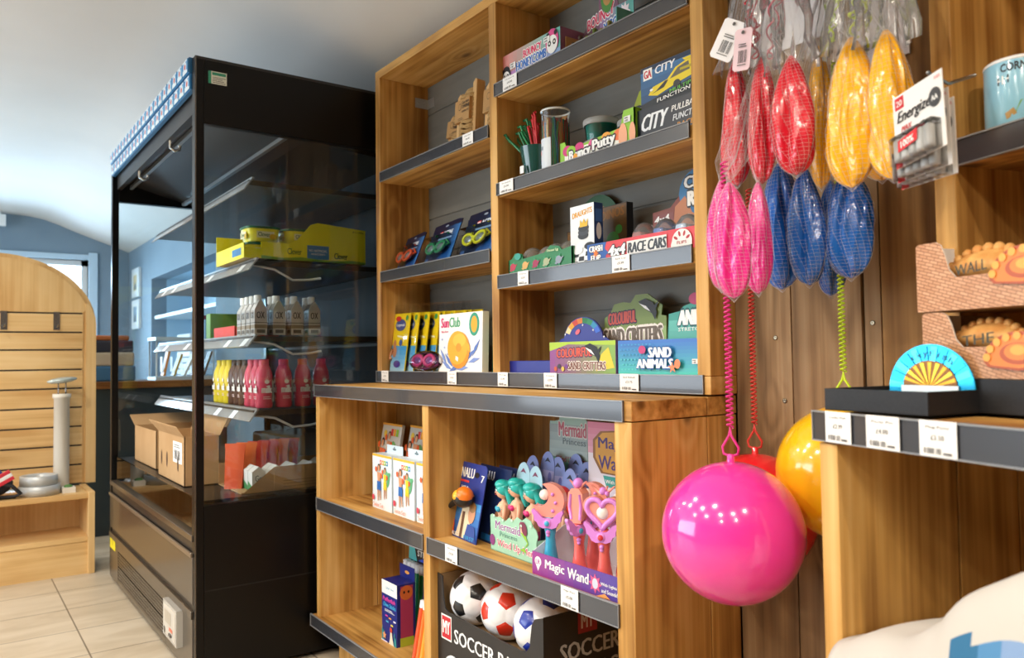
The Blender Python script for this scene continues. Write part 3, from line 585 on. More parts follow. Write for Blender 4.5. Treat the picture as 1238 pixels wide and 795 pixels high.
def dc(x, y, lab, first=[None]):
    if first[0]: return dup(first[0][0], (x-first[0][1], y-first[0][2], 0), label=lab)
    m = MB(Matrix.Translation((x, y, -.429))); WH = mat('#eef0ea', .4)
    m.box(-.022, .022, -.022, .022, 0, .062, WH); m.add([(-.022, -.022, .062), (.022, -.022, .062), (.022, .022, .062), (-.022, .022, .062), (-.022, 0, .078), (.022, 0, .078)], [(0, 1, 5, 4), (2, 3, 4, 5), (1, 2, 5), (3, 0, 4)], WH)
    m.face(.0004)
    fx = Matrix.Translation((x, y, -.429)) @ SF @ Matrix.Translation((0, 0, .022)); m.poly([(-.022, 0), (.022, 0), (.022, .03), (0, .012), (-.022, .01)], mat('#2f8f4e'), F=fx); m.text('Go', -.012, .03, .01, .05, mat('#55605a'), .02, F=fx)
    fy = Matrix.Translation((x, y-.022, -.429)) @ Matrix.Rotation(PI/2, 4, 'X'); m.poly([(-.022, 0), (.022, 0), (.022, .014), (-.022, .03)], mat('#2f8f4e'), F=fy)
    o = m.build('drinks_carton', (x, y, -.429)); tag(o, lab, 'carton', 'white and green cartons in the deck tray'); first[0] = (o, x, y); return o
for i in range(7):
    for j in range(3 if i > 3 else 2):
        dc(-2.63-j*.048, .85+i*.062, 'white and green carton in the deck tray, %s from the front, %s' % (('first', 'second', 'third', 'fourth', 'fifth', 'sixth', 'seventh')[i], ('next to the glass', 'middle row', 'inner row')[j]))
for k in range(6):
    F0 = Matrix.Translation((-2.715-.012*k, .80+.042*k, -.432)) @ Matrix.Rotation(.9, 4, 'Z') @ Matrix.Rotation(-.1, 4, 'X'); m = MB(F0)
    cc = mat(('#e0592f', '#e8743e', '#d84a3c', '#c8404a', '#e06a38', '#b83c50')[k], .3, 0, .4)
    m.add([(-.03, -.008, 0), (.03, -.008, 0), (.034, -.001, .14), (-.034, -.001, .14), (-.03, .01, 0), (.03, .01, 0), (.034, .001, .14), (-.034, .001, .14)], [(0, 1, 2, 3), (5, 4, 7, 6), (1, 5, 6, 2), (4, 0, 3, 7), (3, 2, 6, 7), (4, 5, 1, 0)], cc); m.box(-.036, .036, -.001, .001, .138, .152, cc)
    tag(m.build('snack_pouch', F0.to_translation()), ('orange', 'light orange', 'red', 'crimson', 'tangerine', 'maroon')[k]+' snack pouch standing behind the carton tray on the chiller deck', 'pouch', 'snack pouches on the chiller deck')
m = MB(); m.box(-3.15, -2.90, 1.0, 1.25, -.434, -.28, mat('#9aa4a8', .4)); o = m.build('salad_box', (-2.9, 1.1, -.434), bevel=.01); tag(o, 'pale grey plastic box behind the snack pouches in the chiller', 'box')

# ================================================================ SLATWALL STAND at the left
gs = thing('slatwall_stand', 'round-topped maple slatwall display stand with a low plinth, at the far left', 'display stand', (-4.33, -.2, FL))
GX = -4.47; MB_ = maple('z')
def gf(y): return -math.inf
prof = [(.63, -.60), (.63, .19)] + [(.2+.43*math.cos(a), .19+.345*math.sin(a)) for a in [PI/2*k/14 for k in range(1, 15)]] + [(-.6, .535)] + [(-.6-.43*math.sin(a), .19+.345*math.cos(a)) for a in [PI/2*k/14 for k in range(1, 15)]] + [(-1.03, -.60)]
m = MB(SF); m.prism(prof, GX-.03, GX-.006, MB_); m.build('back_board', parent=gs)
# the slats in front, an inset panel cut by dark grooves
def inset(y, z):
    return y-.0
m = MB(SF); GRV = mat('#231d18', .6); zs = [-.6, -.505, -.41, -.315, -.22, -.125, -.031, .067, .154, .249]
for a, b in zip(zs[:-1], zs[1:]): m.prism([(-.96, a+.004), (.572, a+.004), (.572, b-.004), (-.96, b-.004)], GX-.006, GX, maple('y'))
top = [(.572, .253)] + [(.2+.405*math.cos(a), .19+.325*math.sin(a)) for a in [math.radians(16+74*k/12) for k in range(13)]] + [(-.6, .515)] + [(-.6-.36*math.sin(a), .19+.325*math.cos(a)) for a in [math.radians(74*k/12) for k in range(13)]] + [(-.96, .253)]
m.prism(top, GX-.006, GX, maple('z')); m.build('slat_panel', parent=gs)
m = MB(SF); m.prism([(-.955, -.6), (.568, -.6), (.568, .255), (-.955, .255)], GX-.0059, GX-.004, GRV); m.build('groove_backing', parent=gs)
m = MB(SF); m.prism([(.63, -.60), (.63, .19), (.627, .23), (.60, .30), (.58, .30), (.585, .19), (.585, -.60)], GX-.004, GX+.004, maple('z')); m.build('edge_trim', parent=gs)
m = MB(); m.box(-4.485, -4.18, -1.0, .560, -.635, -.61, maple('y')); m.build('plinth_top', parent=gs, bevel=.002)
m = MB(); m.box(-4.485, -4.175, .56, .588, FL, -.605, maple('z')); m.build('plinth_side', parent=gs, bevel=.002)
m = MB(); m.box(-4.485, -4.185, -1.0, .56, -.835, -.812, maple('y')); m.build('plinth_shelf', parent=gs, bevel=.002)
m = MB(); m.box(-4.2, -4.19, -1.0, .56, FL, -.836, maple('y')); m.build('kick_board', parent=gs)
m = MB(); m.box(-4.485, -4.475, -1.0, .56, FL, -.636, maple('z')); m.build('plinth_back', parent=gs)
for y, s in ((.235, 'left'), (.455, 'right')):
    m = MB(); CHR = mat('#8f9092', .25, .9); m.box(GX, GX+.004, y-.014, y+.014, .165, .255, CHR); m.tube([(GX+.004, y, .18), (GX+.06, y, .178), (GX+.075, y, .19)], .003, CHR)
    tag(m.build('display_hook', (GX, y, .21)), 'metal hook in the top slot of the slatwall stand, %s one in view' % s, 'hook')
# things on the plinth
SV = mat('#c9cccd', .35, .2)
r = thing('ribbon_roll', 'pair of stacked silver rolls lying on the maple plinth', 'roll', (-4.28, .375, -.61))
for k, (dx, rr) in enumerate(((0, .086), (.004, .078))):
    m = MB(Matrix.Translation((-4.285+dx, .372-.004*k, -.61+k*.046))); m.lathe([(rr-.006, .002), (rr, 0), (rr, .044), (rr-.006, .046), (rr-.02, .042), (rr-.022, .004), (rr-.006, .002)], SV, 36, cap=False); m.lathe([(.001, .004), (rr-.015, .004)], mat('#3a3b3d', .6), 30, cap=False); m.build('silver_coil', parent=r)
m = MB(Matrix.Translation((-4.38, .47, -.61))); m.lathe([(.034, 0), (.034, .44), (.04, .442), (.04, .462), (0, .462)], mat('#e2dccf', .5), 28)
r = thing('display_post', 'cream cylindrical post with an oval glass top on the maple plinth', 'display post', (-4.38, .47, -.61)); m.build('post', parent=r)
m = MB()
for y in (.455, .487): m.tube([(-4.38, y, -.15), (-4.38, y, -.095)], .003, CHR)
m.build('prong', parent=r)
m = MB(Matrix.Translation((-4.38, .471, -.082)) @ Matrix.Rotation(.12, 4, 'X')); m.ball((0, 0, 0), .066, mat('#b9c6c4', .12, .3, .5), 24, sc=(.62, 1.0, .24)); m.build('oval_top', parent=r)
m = MB(); m.box(-4.30, -4.24, .46, .515, -.61, -.585, mat('#ece8de', .5)); m.ball((-4.27, .487, -.583), .02, mat('#5b8a4a', .7), 10, sc=(1, 1, .5)); tag(m.build('small_dish', (-4.27, .487, -.61)), 'small white dish with a bit of green, right of the silver rolls', 'dish')
# rucksack, dark blue with red and white
r = thing('rucksack', 'navy, blue, red and white rucksack lying on the plinth at the left edge', 'bag', (-4.28, .19, -.61))
m = MB(); pts = []
def blob(m, c, rad, sc, mt, rot=None, n=20):
    F0 = Matrix.Translation(c) @ (rot or ID); m.ball((0, 0, 0), rad, mt, n, F=F0, sc=sc)
blob(m, (-4.29, .17, -.56), .1, (.9, 1.0, .5), mat('#1b2033', .6), Matrix.Rotation(.2, 4, 'X')); m.build('bag_body', parent=r)
m = MB(); blob(m, (-4.285, .155, -.51), .09, (.85, 1.0, .62), mat('#2344a0', .45), Matrix.Rotation(-.35, 4, 'X')); m.build('blue_panel', parent=r, label='bright blue panel')
m = MB(); F0 = Matrix.Translation((-4.205, .225, -.52)) @ Matrix.Rotation(PI/2, 4, 'Y') @ Matrix.Rotation(.5, 4, 'Z')
for k, c in enumerate(('#c8283a', '#e8e6e6', '#c8283a')): m.box(-.03+k*.016, -.014+k*.016, -.045, .04, -.012+.002*k, .006+.001*k, mat(c, .45), F=F0)
m.build('striped_flash', parent=r, bevel=.002, label='red and white stripes')
m = MB(); m.tube([(-4.22, .19, -.53), (-4.20, .255, -.545), (-4.20, .29, -.585), (-4.22, .27, -.60), (-4.23, .2, -.60)], .009, mat('#15171f', .6), 8); m.build('strap', parent=r)

# ================================================================ further down the shop
ct = thing('service_counter', 'dark grey service counter with a wooden top, seen past the chiller', 'counter', (-5.2, 1.03, FL))
MB().box(-5.42, -5.02, .42, 1.405, FL, -.15, mat('#2f3a40', .5)).build('counter_body', parent=ct)
MB().box(-5.45, -4.99, .40, 1.41, -.15, -.11, wood('oak_top', '#a9743f', '#8f5c2c', '#6a411d', 'y', rough=.4)).build('counter_top', parent=ct, bevel=.003)
m = MB(); m.box(-5.3, -5.1, .66, .93, -.11, -.02, mat('#3c6e98', .6)).box(-5.295, -5.105, .665, .925, -.02, .06, mat('#b9aa96', .6)).box(-5.29, -5.11, .67, .92, .06, .13, mat('#262736', .6)).box(-5.28, -5.12, .69, .90, .13, .16, mat('#a05a2c', .6)); tag(m.build('display_box', (-5.2, .8, -.11), bevel=.01), 'blue, cream and black box standing on the wooden service counter', 'box')
cr = thing('card_rack', 'white wire rack of cards and orange packets on the far service counter', 'rack', (-5.2, 1.22, -.11))
m = MB(); WR = mat('#cfdde6', .4); m.box(-5.28, -5.05, 1.03, 1.38, .13, .15, WR); m.box(-5.28, -5.05, 1.03, 1.38, -.11, -.09, WR)
for y in (1.04, 1.37):
    m.tube([(-5.07, y, -.1), (-5.07, y, .14)], .005, WR); m.tube([(-5.27, y, -.1), (-5.27, y, .14)], .005, WR)
m.build('frame', parent=cr)
for k, (c, w) in enumerate((('#e0912a', 'orange'), ('#d9b13a', 'amber'), ('#e9e2d4', 'cream'), ('#c96a24', 'rust'), ('#8a6a4c', 'brown'))):
    m = MB(Matrix.Translation((-5.1-.01*k, 1.08+k*.06, -.089)) @ Matrix.Rotation(-.2-.12*(k % 3), 4, 'X')); m.box(-.04, .04, -.006, .006, .004, .16-.015*(k % 2), mat(c, .5)); m.face(0); m.rect(-.03, .03, .03, .12, mat('#f0eadc'), F=m.F @ Matrix.Translation((-5.1-.01*k, 1.08+k*.06, -.089)) @ Matrix.Rotation(PI/2, 4, 'X') if False else Matrix.Translation((-5.1-.01*k, 1.08+k*.06-.008, -.089)) @ Matrix.Rotation(PI/2, 4, 'X'))
    tag(m.build('greeting_packet', (-5.1, 1.08+k*.06, -.08)), w+' packet leaning in the white rack on the far counter', 'packet', 'packets in the white counter rack')
for k in range(9):
    m = MB(); m.box(-6.5, -6.1, 1.47+.004*(k % 3), 1.68, -.19+k*.045, -.15+k*.045, mat('#e8edf0' if k % 2 else '#cfdbe4', .7)); tag(m.build('folded_towel', (-6.3, 1.58, -.19+k*.045), bevel=.012, seg=3), 'folded pale towel in the blue wall recess, %s from the bottom' % ('first', 'second', 'third', 'fourth', 'fifth', 'sixth', 'seventh', 'eighth', 'ninth')[k], 'towel', 'folded towels in the wall recess')
m = MB(); m.box(-7.1, -5.23, 1.44, 1.72, .36, .385, mat('#d8e6ee', .4)); tag(m.build('recess_shelf', (-6.1, 1.6, .36)), 'white shelf across the blue wall recess', 'shelf')
for zc, w, cc in ((.715, 'upper', '#d9c79a'), (.43, 'lower', '#8ba7bd')):
    r = thing('framed_picture', w+' of two small white-framed pictures on the far blue wall', 'picture', (-7.7, 1.41, zc))
    m = MB(frame((-7.86, 1.418, zc-.13))); m.box(0, .31, 0, .26, 0, .02, mat('#e6eef3', .4)); m.build('frame', parent=r)
    m = MB(frame((-7.86, 1.418, zc-.13))); m.face(.0205); m.rect(.04, .035, .27, .225, mat('#eef1ee')); m.rect(.08, .06, .23, .2, mat(cc)); m.poly([(.09, .07), (.22, .07), (.18, .14), (.13, .11)], mat('#6d7a80')); m.build('print', parent=r)
m = MB(); m.box(-8.05, -8.0, .34, .43, 1.19, 1.29, mat('#e8edf0', .4)); m.tube([(-8.02, .385, 1.29), (-8.02, .385, 1.33)], .012, mat('#e8edf0', .4)); tag(m.build('security_sensor', (-8.02, .385, 1.24), bevel=.01), 'small white sensor under the far ceiling at the left edge', 'sensor')
# ================================================================ STOCK ON THE TALL SHELVES
BLACK = mat('#15151a', .35); WHT = mat('#f4f3ef', .4); JUTE = simple_noise('jute_twine', '#a37b46', '#c9a46b', 60, .9, .6, (1, 1, 4)); KRAFT = mat('#b98d55', .7)
zA, zB, zC = .635, .292, -.0435; r1, r2, r3 = .737, .463, .214
# --- left column, top: jute twine held between wooden pegs
def twine(F, w, h, lab):
    t = thing('jute_twine_pack', lab, 'twine pack', F.to_translation(), 'jute twine packs on wooden forks')
    for k, u in enumerate((0, w)):
        m = MB(F); hh = h*(1.0 if k else .86); m.prism([(u-.010, 0), (u+.010, 0), (u+.010, hh), (u+.003, hh+.006), (u-.010, hh-.004)], -.024, .006, wood('peg_pine', '#e9c894', '#dcb37a', '#c2945a', 'z', knots=0)); m.build('wooden_peg', parent=t, bevel=.001)
    m = MB(F); 
    for k in range(11):
        a = .004+k*.0125*h/.16
        for s_ in (-1, 1): m.tube([(.004, a+s_*.003, .002), (w*.35, a+s_*.002+.004, .012), (w*.65, a-s_*.002-.004, .012), (w-.004, a-s_*.003, .002), (w-.004, a-s_*.003, -.028), (.004, a+s_*.003, -.028)], .0052, JUTE, 6, True)
    m.ball((w/2, h*.86, -.01), w*.4, JUTE, 14, sc=(1, .62, .45)); m.build('twine', parent=t)
    m = MB(F); v0, v1 = h*.42, h*.76; m.box(-.006, w-.0105, v0, v1, -.031, .0175, KRAFT); m.face(.0178); m.ell(.022, (v0+v1)/2+.012, .009, .011, mat('#5b4424')); m.ell(.022, (v0+v1)/2+.012, .0075, .009, KRAFT); m.text('Garden', w*.4, v1-.016, w*.85, v1-.006, mat('#4a3820'), .02); m.text('TWINE', w*.4, v1-.03, w*.9, v1-.019, mat('#4a3820'), .05); m.text('natural', w*.4, v1-.042, w*.85, v1-.034, mat('#4a3820'), .01); m.lines(.014, v0+.004, w*.5, v0+.014, 2, mat('#7a5f38'), .3)
    m.build('kraft_sleeve', parent=t); return t
twine(frame((-2.135, 1.31, zA), 0, .10, -.08), .075, .155, 'leftmost wood and jute twine pack on the upper left shelf')
twine(frame((-2.035, 1.285, zA), 0, .06), .085, .20, 'middle wood and jute twine pack on the upper left shelf')
twine(frame((-1.905, 1.30, zA), 0, .08), .08, .205, 'rightmost wood and jute twine pack, partly behind the pine divider')
# --- left column, middle: swimming goggles on cards
def goggles(F, col, lab, w=.165, h=.135):
    t = thing('goggles_pack', lab, 'goggles pack', F.to_translation(), 'carded swimming goggles on the middle left shelf'); NV = mat('#101b38', .3)
    m = MB(F); m.prism([(0, 0), (w, 0), (w, h), (w*.86, h+.004), (0, h-.002)], -.003, 0, NV); m.face(.0002); grad(m, w*.5, 0, w, h*.9, '#101b38', '#3a76b8', 8); m.poly([(w*.3, 0), (w*.8, 0), (w*.98, h*.5), (w*.9, h*.5)], mat('#1c4f8f', .3))
    m.rect(w*.30, h*.66, w*.41, h*.80, mat('#cf2f35')); m.text('MY', w*.315, h*.68, w*.395, h*.78, WHT, .05); m.text('ACTIVE', w*.44, h*.69, w*.78, h*.80, mat('#e6eef7'), .06, .02); m.rect(w*.3, h*.60, w*.8, h*.635, mat('#8fb6dd')); m.ell(w*.5, h*.92, w*.06, h*.025, mat('#8b97a8'), 10); m.rect(w*.35, .004, w*.75, .016, mat('#c9303a')); m.rect(w*.05, h*.08, w*.16, h*.2, mat('#31588f'))
    m.build('card', parent=t)
    m = MB(F); FC = mat(col, .35); y = h*.36
    for sx in (-1, 1):
        P = [(w*.5+sx*.034+.029*math.cos(a), y+.017*math.sin(a)+sx*.004*math.cos(a), .018) for a in [2*PI*k/18 for k in range(18)]]; m.tube(P, .0048, FC, 8, True); 
    m.tube([(w*.5-.008, y, .018), (w*.5, y+.005, .021), (w*.5+.008, y, .018)], .004, FC, 8); m.tube([(w*.5-.062, y, .016), (w*.5-.07, y+.01, .006), (w*.5-.04, y+.028, .006)], .004, FC); m.tube([(w*.5+.062, y, .016), (w*.5+.07, y+.01, .006), (w*.5+.04, y+.028, .006)], .004, FC)
    m.build('goggle_frame', parent=t)
    m = MB(F)
    for sx in (-1, 1): m.ball((w*.5+sx*.034, y, .014), .026, mat('#8f9a9e', .08, .35, .8), 16, sc=(1, .58, .35))
    m.build('lenses', parent=t)
    m = MB(F); m.add([(0, 0, .004), (w, 0, .004), (w, 0, .03), (0, 0, .03), (w*.04, h*.6, .03), (w*.96, h*.6, .03), (w*.04, h*.62, .004), (w*.96, h*.62, .004)], [(0, 1, 2, 3), (3, 2, 5, 4), (4, 5, 7, 6)], CLEAR); m.build('blister', parent=t); return t
goggles(frame((-2.425, 1.262, zB), -.12, .38), '#d9552f', 'leftmost swimming goggles pack, with orange frames')
goggles(frame((-2.235, 1.262, zB), -.08, .36), '#2f8f5c', 'middle swimming goggles pack, with green frames', .19, .15)
goggles(frame((-2.02, 1.262, zB), -.05, .34), '#d8dc2c', 'rightmost swimming goggles pack, with lime yellow frames', .2, .155)
goggles(frame((-2.10, 1.335, zB), .0, .15), '#2a2d33', 'dark goggles card standing behind the green and lime ones', .17, .15)
# --- left column, bottom: dive ring bags
def divebag(F, lab, w=.15, h=.20):
    t = thing('dive_toy_bag', lab, 'toy bag', F.to_translation(), 'yellow and blue carded dive toy bags')
    m = MB(F); m.box(0, w, 0, h, -.004, 0, mat('#f1d31f', .35)); m.face(.0002); grad(m, 0, 0, w, h*.45, '#bfe0ee', '#3f9fd6', 6, True); m.ell(w*.52, h*.80, w*.30, h*.10, mat('#2c4f94')); m.text('Legends', w*.28, h*.765, w*.76, h*.83, WHT, .05, .1); m.ell(w*.36, h*.91, w*.16, h*.045, mat('#d3262e')); m.ell(w*.85, h*.92, w*.07, h*.045, mat('#2a9a58'))
    m.ell(w*.30, h*.47, w*.09, h*.08, mat('#c98a63')); m.ell(w*.34, h*.34, w*.12, h*.09, mat('#c98a63'), rot=.4); m.tube([(w*.25, h*.38, .001), (w*.12, h*.26, .002), (w*.22, h*.2, .002)], .006, mat('#c98a63')); m.face(.001); m.ell(w*.64, h*.5, w*.09, h*.055, mat('#2f5ea8')); m.poly([(w*.4, h*.6), (w*.92, h*.57), (w*.92, h*.6), (w*.4, h*.63)], mat('#f5f1d0')); m.ell(w*.55, h*.14, w*.2, h*.06, mat('#5b3f93'))
    m.build('card', parent=t)
    m = MB(F); m.add([(-.004, 0, .006), (w+.004, 0, .006), (w+.002, h+.002, .002), (-.002, h+.002, .002), (.01, h+.03, .002), (w*.9, h+.03, .002)], [(0, 1, 2, 3), (3, 2, 5, 4)], CLEAR); m.build('clear_bag', parent=t); return t
d0 = divebag(frame((-2.455, 1.245, zC), -.10, .12, -.03), 'leftmost yellow and blue dive toy bag, its full card face showing')
for k in range(8):
    dd = dup(d0, (.045+.031*k+.006*(k % 3), .012+.0135*k, 0), .02*(k % 3)-.02, ('first', 'second', 'third', 'fourth', 'fifth', 'sixth', 'seventh', 'eighth')[k]+' dive toy bag behind and right of the full card, counting rightwards')
t = thing('pink_goggles', 'pink and purple child goggles in a clear blister, leaning before the dive toy bags', 'goggles', (-2.16, 1.225, zC)); m = MB(frame((-2.16, 1.226, -.008), 0, .2))
for sx in (-1, 1): m.tube([(sx*.036+.030*math.cos(a), .016*math.sin(a), .004) for a in [2*PI*k/16 for k in range(16)]], .006, mat('#c8467e', .3), 8, True)
m.tube([(-.07, 0, .0), (-.09, -.01, -.005), (.0, -.026, -.006), (.09, -.01, -.005), (.07, 0, 0)], .004, mat('#7d2f6a', .4)); m.build('goggle_frame', parent=t)
m = MB(frame((-2.16, 1.226, -.008), 0, .2))
for sx in (-1, 1): m.ball((sx*.036, 0, .002), .026, mat('#8a5a94', .12, .3, .6), 14, sc=(1, .55, .3))
m.build('lenses', parent=t); MB(frame((-2.16, 1.226, -.008), 0, .2)).ball((0, 0, -.004), .1, CLEAR, 20, sc=(1, .34, .2)).build('blister', parent=t)
# SunClub box
F = frame((-2.083, 1.232, zC), .02, .03); m = carton(F, .232, .176, .022, WHT, WHT)
m.text('SunClub', .012, .135, .115, .165, mat('#2f9a62'), .05); w_ = m.w; m.rect(.0, .0, .0001, .0001, WHT); m.text('Sun', .012, .135, .054, .165, mat('#d3356b'), .07)
m.text('Baby Boat', .014, .118, .052, .126, mat('#d3356b'), .01); m.ell(.19, .140, .026, .034, mat('#2b9678')); m.ell(.19, .140, .016, .024, mat('#f0a51d'))
for k, (u, v, a) in enumerate(((.17, .05, .6), (.19, .035, .2), (.20, .07, .9), (.05, .02, 2.7), (.06, .035, 2.4), (.13, .012, .1), (.09, .012, .3), (.03, .045, 2.2))): m.poly([(u-.03*math.cos(a), v-.03*math.sin(a)), (u+.006*math.sin(a), v-.006*math.cos(a)), (u+.035*math.cos(a), v+.035*math.sin(a)), (u-.007*math.sin(a), v+.008*math.cos(a))], mat('#7b93cf' if k % 2 else '#5b78bd'))
m.ell(.113, .066, .057, .055, mat('#e08e12')); m.ell(.105, .073, .054, .05, mat('#f6ab22')); m.ell(.115, .095, .034, .02, mat('#fbbd3a')); m.poly([(.155, .088), (.17, .08), (.172, .06), (.16, .066)], mat('#f6ab22')); m.ell(.112, .074, .014, .013, mat('#e0941a')); m.poly([(.098, .05), (.112, .044), (.11, .032), (.096, .038)], mat('#f3f0e6'))
for u, v in ((.02, .1), (.035, .075), (.052, .055)): m.poly(star(u, v, .006, .002, 4), mat('#8fa5d8'))
tag(m.build('inflatable_box', (-2.0, 1.24, zC), bevel=.0008), 'white box with an orange inflatable boat printed on it, bottom left shelf', 'box')
F = frame((-1.87, 1.285, zC), 0, .02); m = carton(F, .1, .18, .02, mat('#1e8a70'), mat('#1e8a70')); m.poly(star(.04, .16, .02, .012, 8), mat('#f0c020')); m.ell(.06, .1, .02, .03, mat('#3aa890')); tag(m.build('sun_toy_box', (-1.82, 1.29, zC)), 'teal box with a yellow sun, mostly hidden behind the orange boat box', 'box')

# --- right column, top shelf: bouncy honeycomb balls
def honey(F, w, h, lab, stars, open_):
    t = thing('bouncy_ball_box', lab, 'box', F.to_translation(), None)
    m = MB(F)
    if open_: m.box(0, w, 0, h*.35, -.003, 0, mat('#8a5470')); m.box(0, w, 0, .003, -.09, 0, KRAFT); m.box(0, .003, 0, h*.8, -.09, 0, KRAFT); m.box(w-.003, w, 0, h*.9, -.09, 0, mat('#5fa9a2')); m.box(0, w, 0, h*.9, -.093, -.09, mat('#6fb8ae'))
    else: m.box(0, w, 0, h, -.09, 0, mat('#8a5470'))
    m.face(.0003)
    if not open_:
        grad(m, 0, 0, w, h, '#e58a84', '#6cc3b8', 14); grad(m, 0, 0, w, h*.4, '#c878b8', '#8fb2d8', 14)
        m.text('BOUNCY', w*.40, h*.62, w*.70, h*.86, mat('#d92a5c'), .06, .02, 0, None, WHT); m.text('HONEYCOMB', w*.28, h*.30, w*.78, h*.58, mat('#2a6cc0'), .06, .02, 0, None, WHT); m.text('BALL', w*.42, h*.04, w*.60, h*.26, mat('#f0d02a'), .08)
        for u, a, rr in ((.025, .30, .02), (w-.03, .62, .026)):
            v = h*a; m.ell(u, v+.004, rr, rr*1.2, mat('#d8488a') if u > .1 else mat('#2a2a2e')); m.ell(u, v-.004, rr*.82, rr*.9, WHT); 
            for s_ in (-1, 1): m.ell(u+s_*rr*.38, v, rr*.24, rr*.28, BLACK); m.ell(u+s_*rr*.38, v, rr*.1, rr*.12, WHT); m.ell(u+s_*rr*.6, v+rr*.85, rr*.25, rr*.25, BLACK)
        ptag(m, w*.18, h*.45, .8); ptag(m, w*.76, h*.68, .8)
    m.build('tray', parent=t)
    if open_:
        m = MB(F @ Matrix.Translation((0, 0, -.06)) @ Matrix.Diagonal((1, 1.45, 1, 1))); pts = [(0, .03), (w*.98, .03), (w*.98, h*1.02), (w*.70, h*1.0), (w*.66, h*1.25)]+arcp(w*.50, h*1.35, .032, .045, .0, PI, 12)+[(w*.33, h*1.1), (w*.12, h*.95), (0, h*.7)]
        m.prism(pts, -.002, 0, mat('#7a5068')); m.face(.0003); grad(m, w*.34, .03, w*.98, h*.98, '#a67cb0', '#5fb3a8', 8); m.text('BOUNCY', w*.10, h*.72, w*.62, h*.98, mat('#d92a5c'), .06, .02, .12, None, WHT); m.text('YCOMB', w*.42, h*.42, w*.86, h*.72, mat('#2a6cc0'), .06, .02, .1, None, WHT); m.ell(w*.5, h*1.36, .024, .032, mat('#4d8c3c')); m.ell(w*.5, h*1.34, .016, .018, mat('#b98a4c')); m.poly(star(w*.82, h*.72, .02, .013, 9), mat('#f2e6ea')); m.build('header_card', parent=t)
    return t
t = honey(frame((-1.738, 1.237, r1)), .255, .085, 'closed pink and teal honeycomb ball box, left on the top right shelf', 1, False)
t2 = honey(frame((-1.480, 1.250, r1)), .185, .075, 'open honeycomb ball display box with a tall header, right of the closed one', 1, True)
cols = ['#6b4a2c', '#8fae3c', '#c9b23a', '#7a5a36', '#a8503c', '#d8a83a']
for k in range(6):
    m = MB(); x, y = -1.445+.052*(k % 3), 1.285+.045*(k//3); m.ball((x, y, r1+.028), .0245, mat(cols[k], .35), 16)
    for a in range(12): m.ball((x+.020*math.cos(a*2.4)*.9, y-.017+.008*math.cos(a), r1+.028+.02*math.sin(a*2.4)), .0062, mat(lerp(cols[k], '#201810', .35), .4), 8)
    tag(m.build('honeycomb_ball', (x, y, r1)), ('brown', 'green', 'yellow', 'dark brown', 'red', 'amber')[k]+' knobbly ball inside the open honeycomb display box', 'toy ball', 'balls in the open honeycomb box')

# --- right column, second shelf
t = thing('straw_cup', 'dark green translucent cup of green and red straws, left on the second shelf', 'cup', (-1.625, 1.27, r2)); m = MB(Matrix.Translation((-1.625, 1.268, r2)) @ Matrix.Rotation(.0, 4, 'X'))
m.lathe([(.030, 0), (.046, .088)], mat('#1f4d42', .2, 0, .4), 28, cap=False); m.lathe([(0, .001), (.030, .001)], mat('#12382e', .4), 24, cap=False); m.build('cup_body', parent=t); m = MB(frame((-1.637, 1.222, r2+.016))); m.face(.001); m.rect(0, 0, .016, .02, CARD); m.build('price_sticker', parent=t)
rs = random.Random(4)
for k in range(22):
    red = k >= 13; a = rs.uniform(0, 2*PI); rr = rs.uniform(.0, .028); bx, by = -1.625+rr*math.cos(a), 1.268+rr*math.sin(a); fan = (-.105+.007*k) if not red else rs.uniform(-.03, .02)
    tx, ty, tz = bx+fan*.9+rs.uniform(-.01, .01), by+rs.uniform(-.03, .01), r2+rs.uniform(.125, .165); P = [Vector((bx, by, r2+.012)), Vector(((bx*.55+tx*.45), (by+ty)/2, r2+.085)), Vector((tx, ty, tz))]; hk = Vector((tx-.014+(.02 if red else 0), ty-.004, tz+.008)); P += [Vector((tx-.004, ty, tz+.010)), hk]
    m = MB(); m.tube(P, .0036, mat('#c8262c' if red else ('#1b7a4c' if k % 3 else '#23935a'), .3), 7); tag(m.build('straw', (bx, by, r2)), ('red' if red else 'green')+' bendy straw standing in the dark green cup', 'straw', 'red straws in the green cup' if red else 'green straws in the green cup')
t = thing('stick_tub', 'tall clear tub packed with thin coloured sticks, beside the green cup', 'tub', (-1.538, 1.262, r2)); F0 = Matrix.Translation((-1.538, 1.262, r2)) @ Matrix.Diagonal((.70, .70, .90, 1)); m = MB(F0); m.lathe([(.050, .001), (.052, .02), (.052, .176), (.054, .178)], glass('clear_tub', (.97, .98, .97), 1.4, .03, .04), 32, cap=False); m.lathe([(0, 0), (.050, 0)], mat('#d8dcd8', .4), 28, cap=False); m.lathe([(.0535, .176), (.0555, .178), (.0535, .182), (.051, .180), (.0535, .176)], mat('#e6eae8', .2), 32, cap=False); m.build('tub_body', parent=t)
m = MB(F0); n = 14; vs = []
for k in range(n+1):
    a = PI*1.05+PI*.62*k/n; vs += [(.0526*math.cos(a), .0526*math.sin(a), .004), (.0526*math.cos(a), .0526*math.sin(a), .098)]
m.add(vs, [(2*k, 2*k+2, 2*k+3, 2*k+1) for k in range(n)], mat('#dfe6ec', .4), True)
for k in range(4): a = PI*1.2+k*.22; m.box(-.006, .006, -.0005, .0005, .03+.012*k, .04+.012*k, mat(('#7ab0d8', '#9aa3aa', '#d8a0a0', '#8898a8')[k]), F=F0 @ Matrix.Rotation(a-PI*1.5, 4, 'Z') @ Matrix.Translation((0, -.0532, 0)))
m.build('paper_label', parent=t)
m = MB(F0); sc_ = ['#2f9a5a', '#e0752c', '#e0c23a', '#2f86b8', '#c8402f', '#3fae72', '#d89a3a']
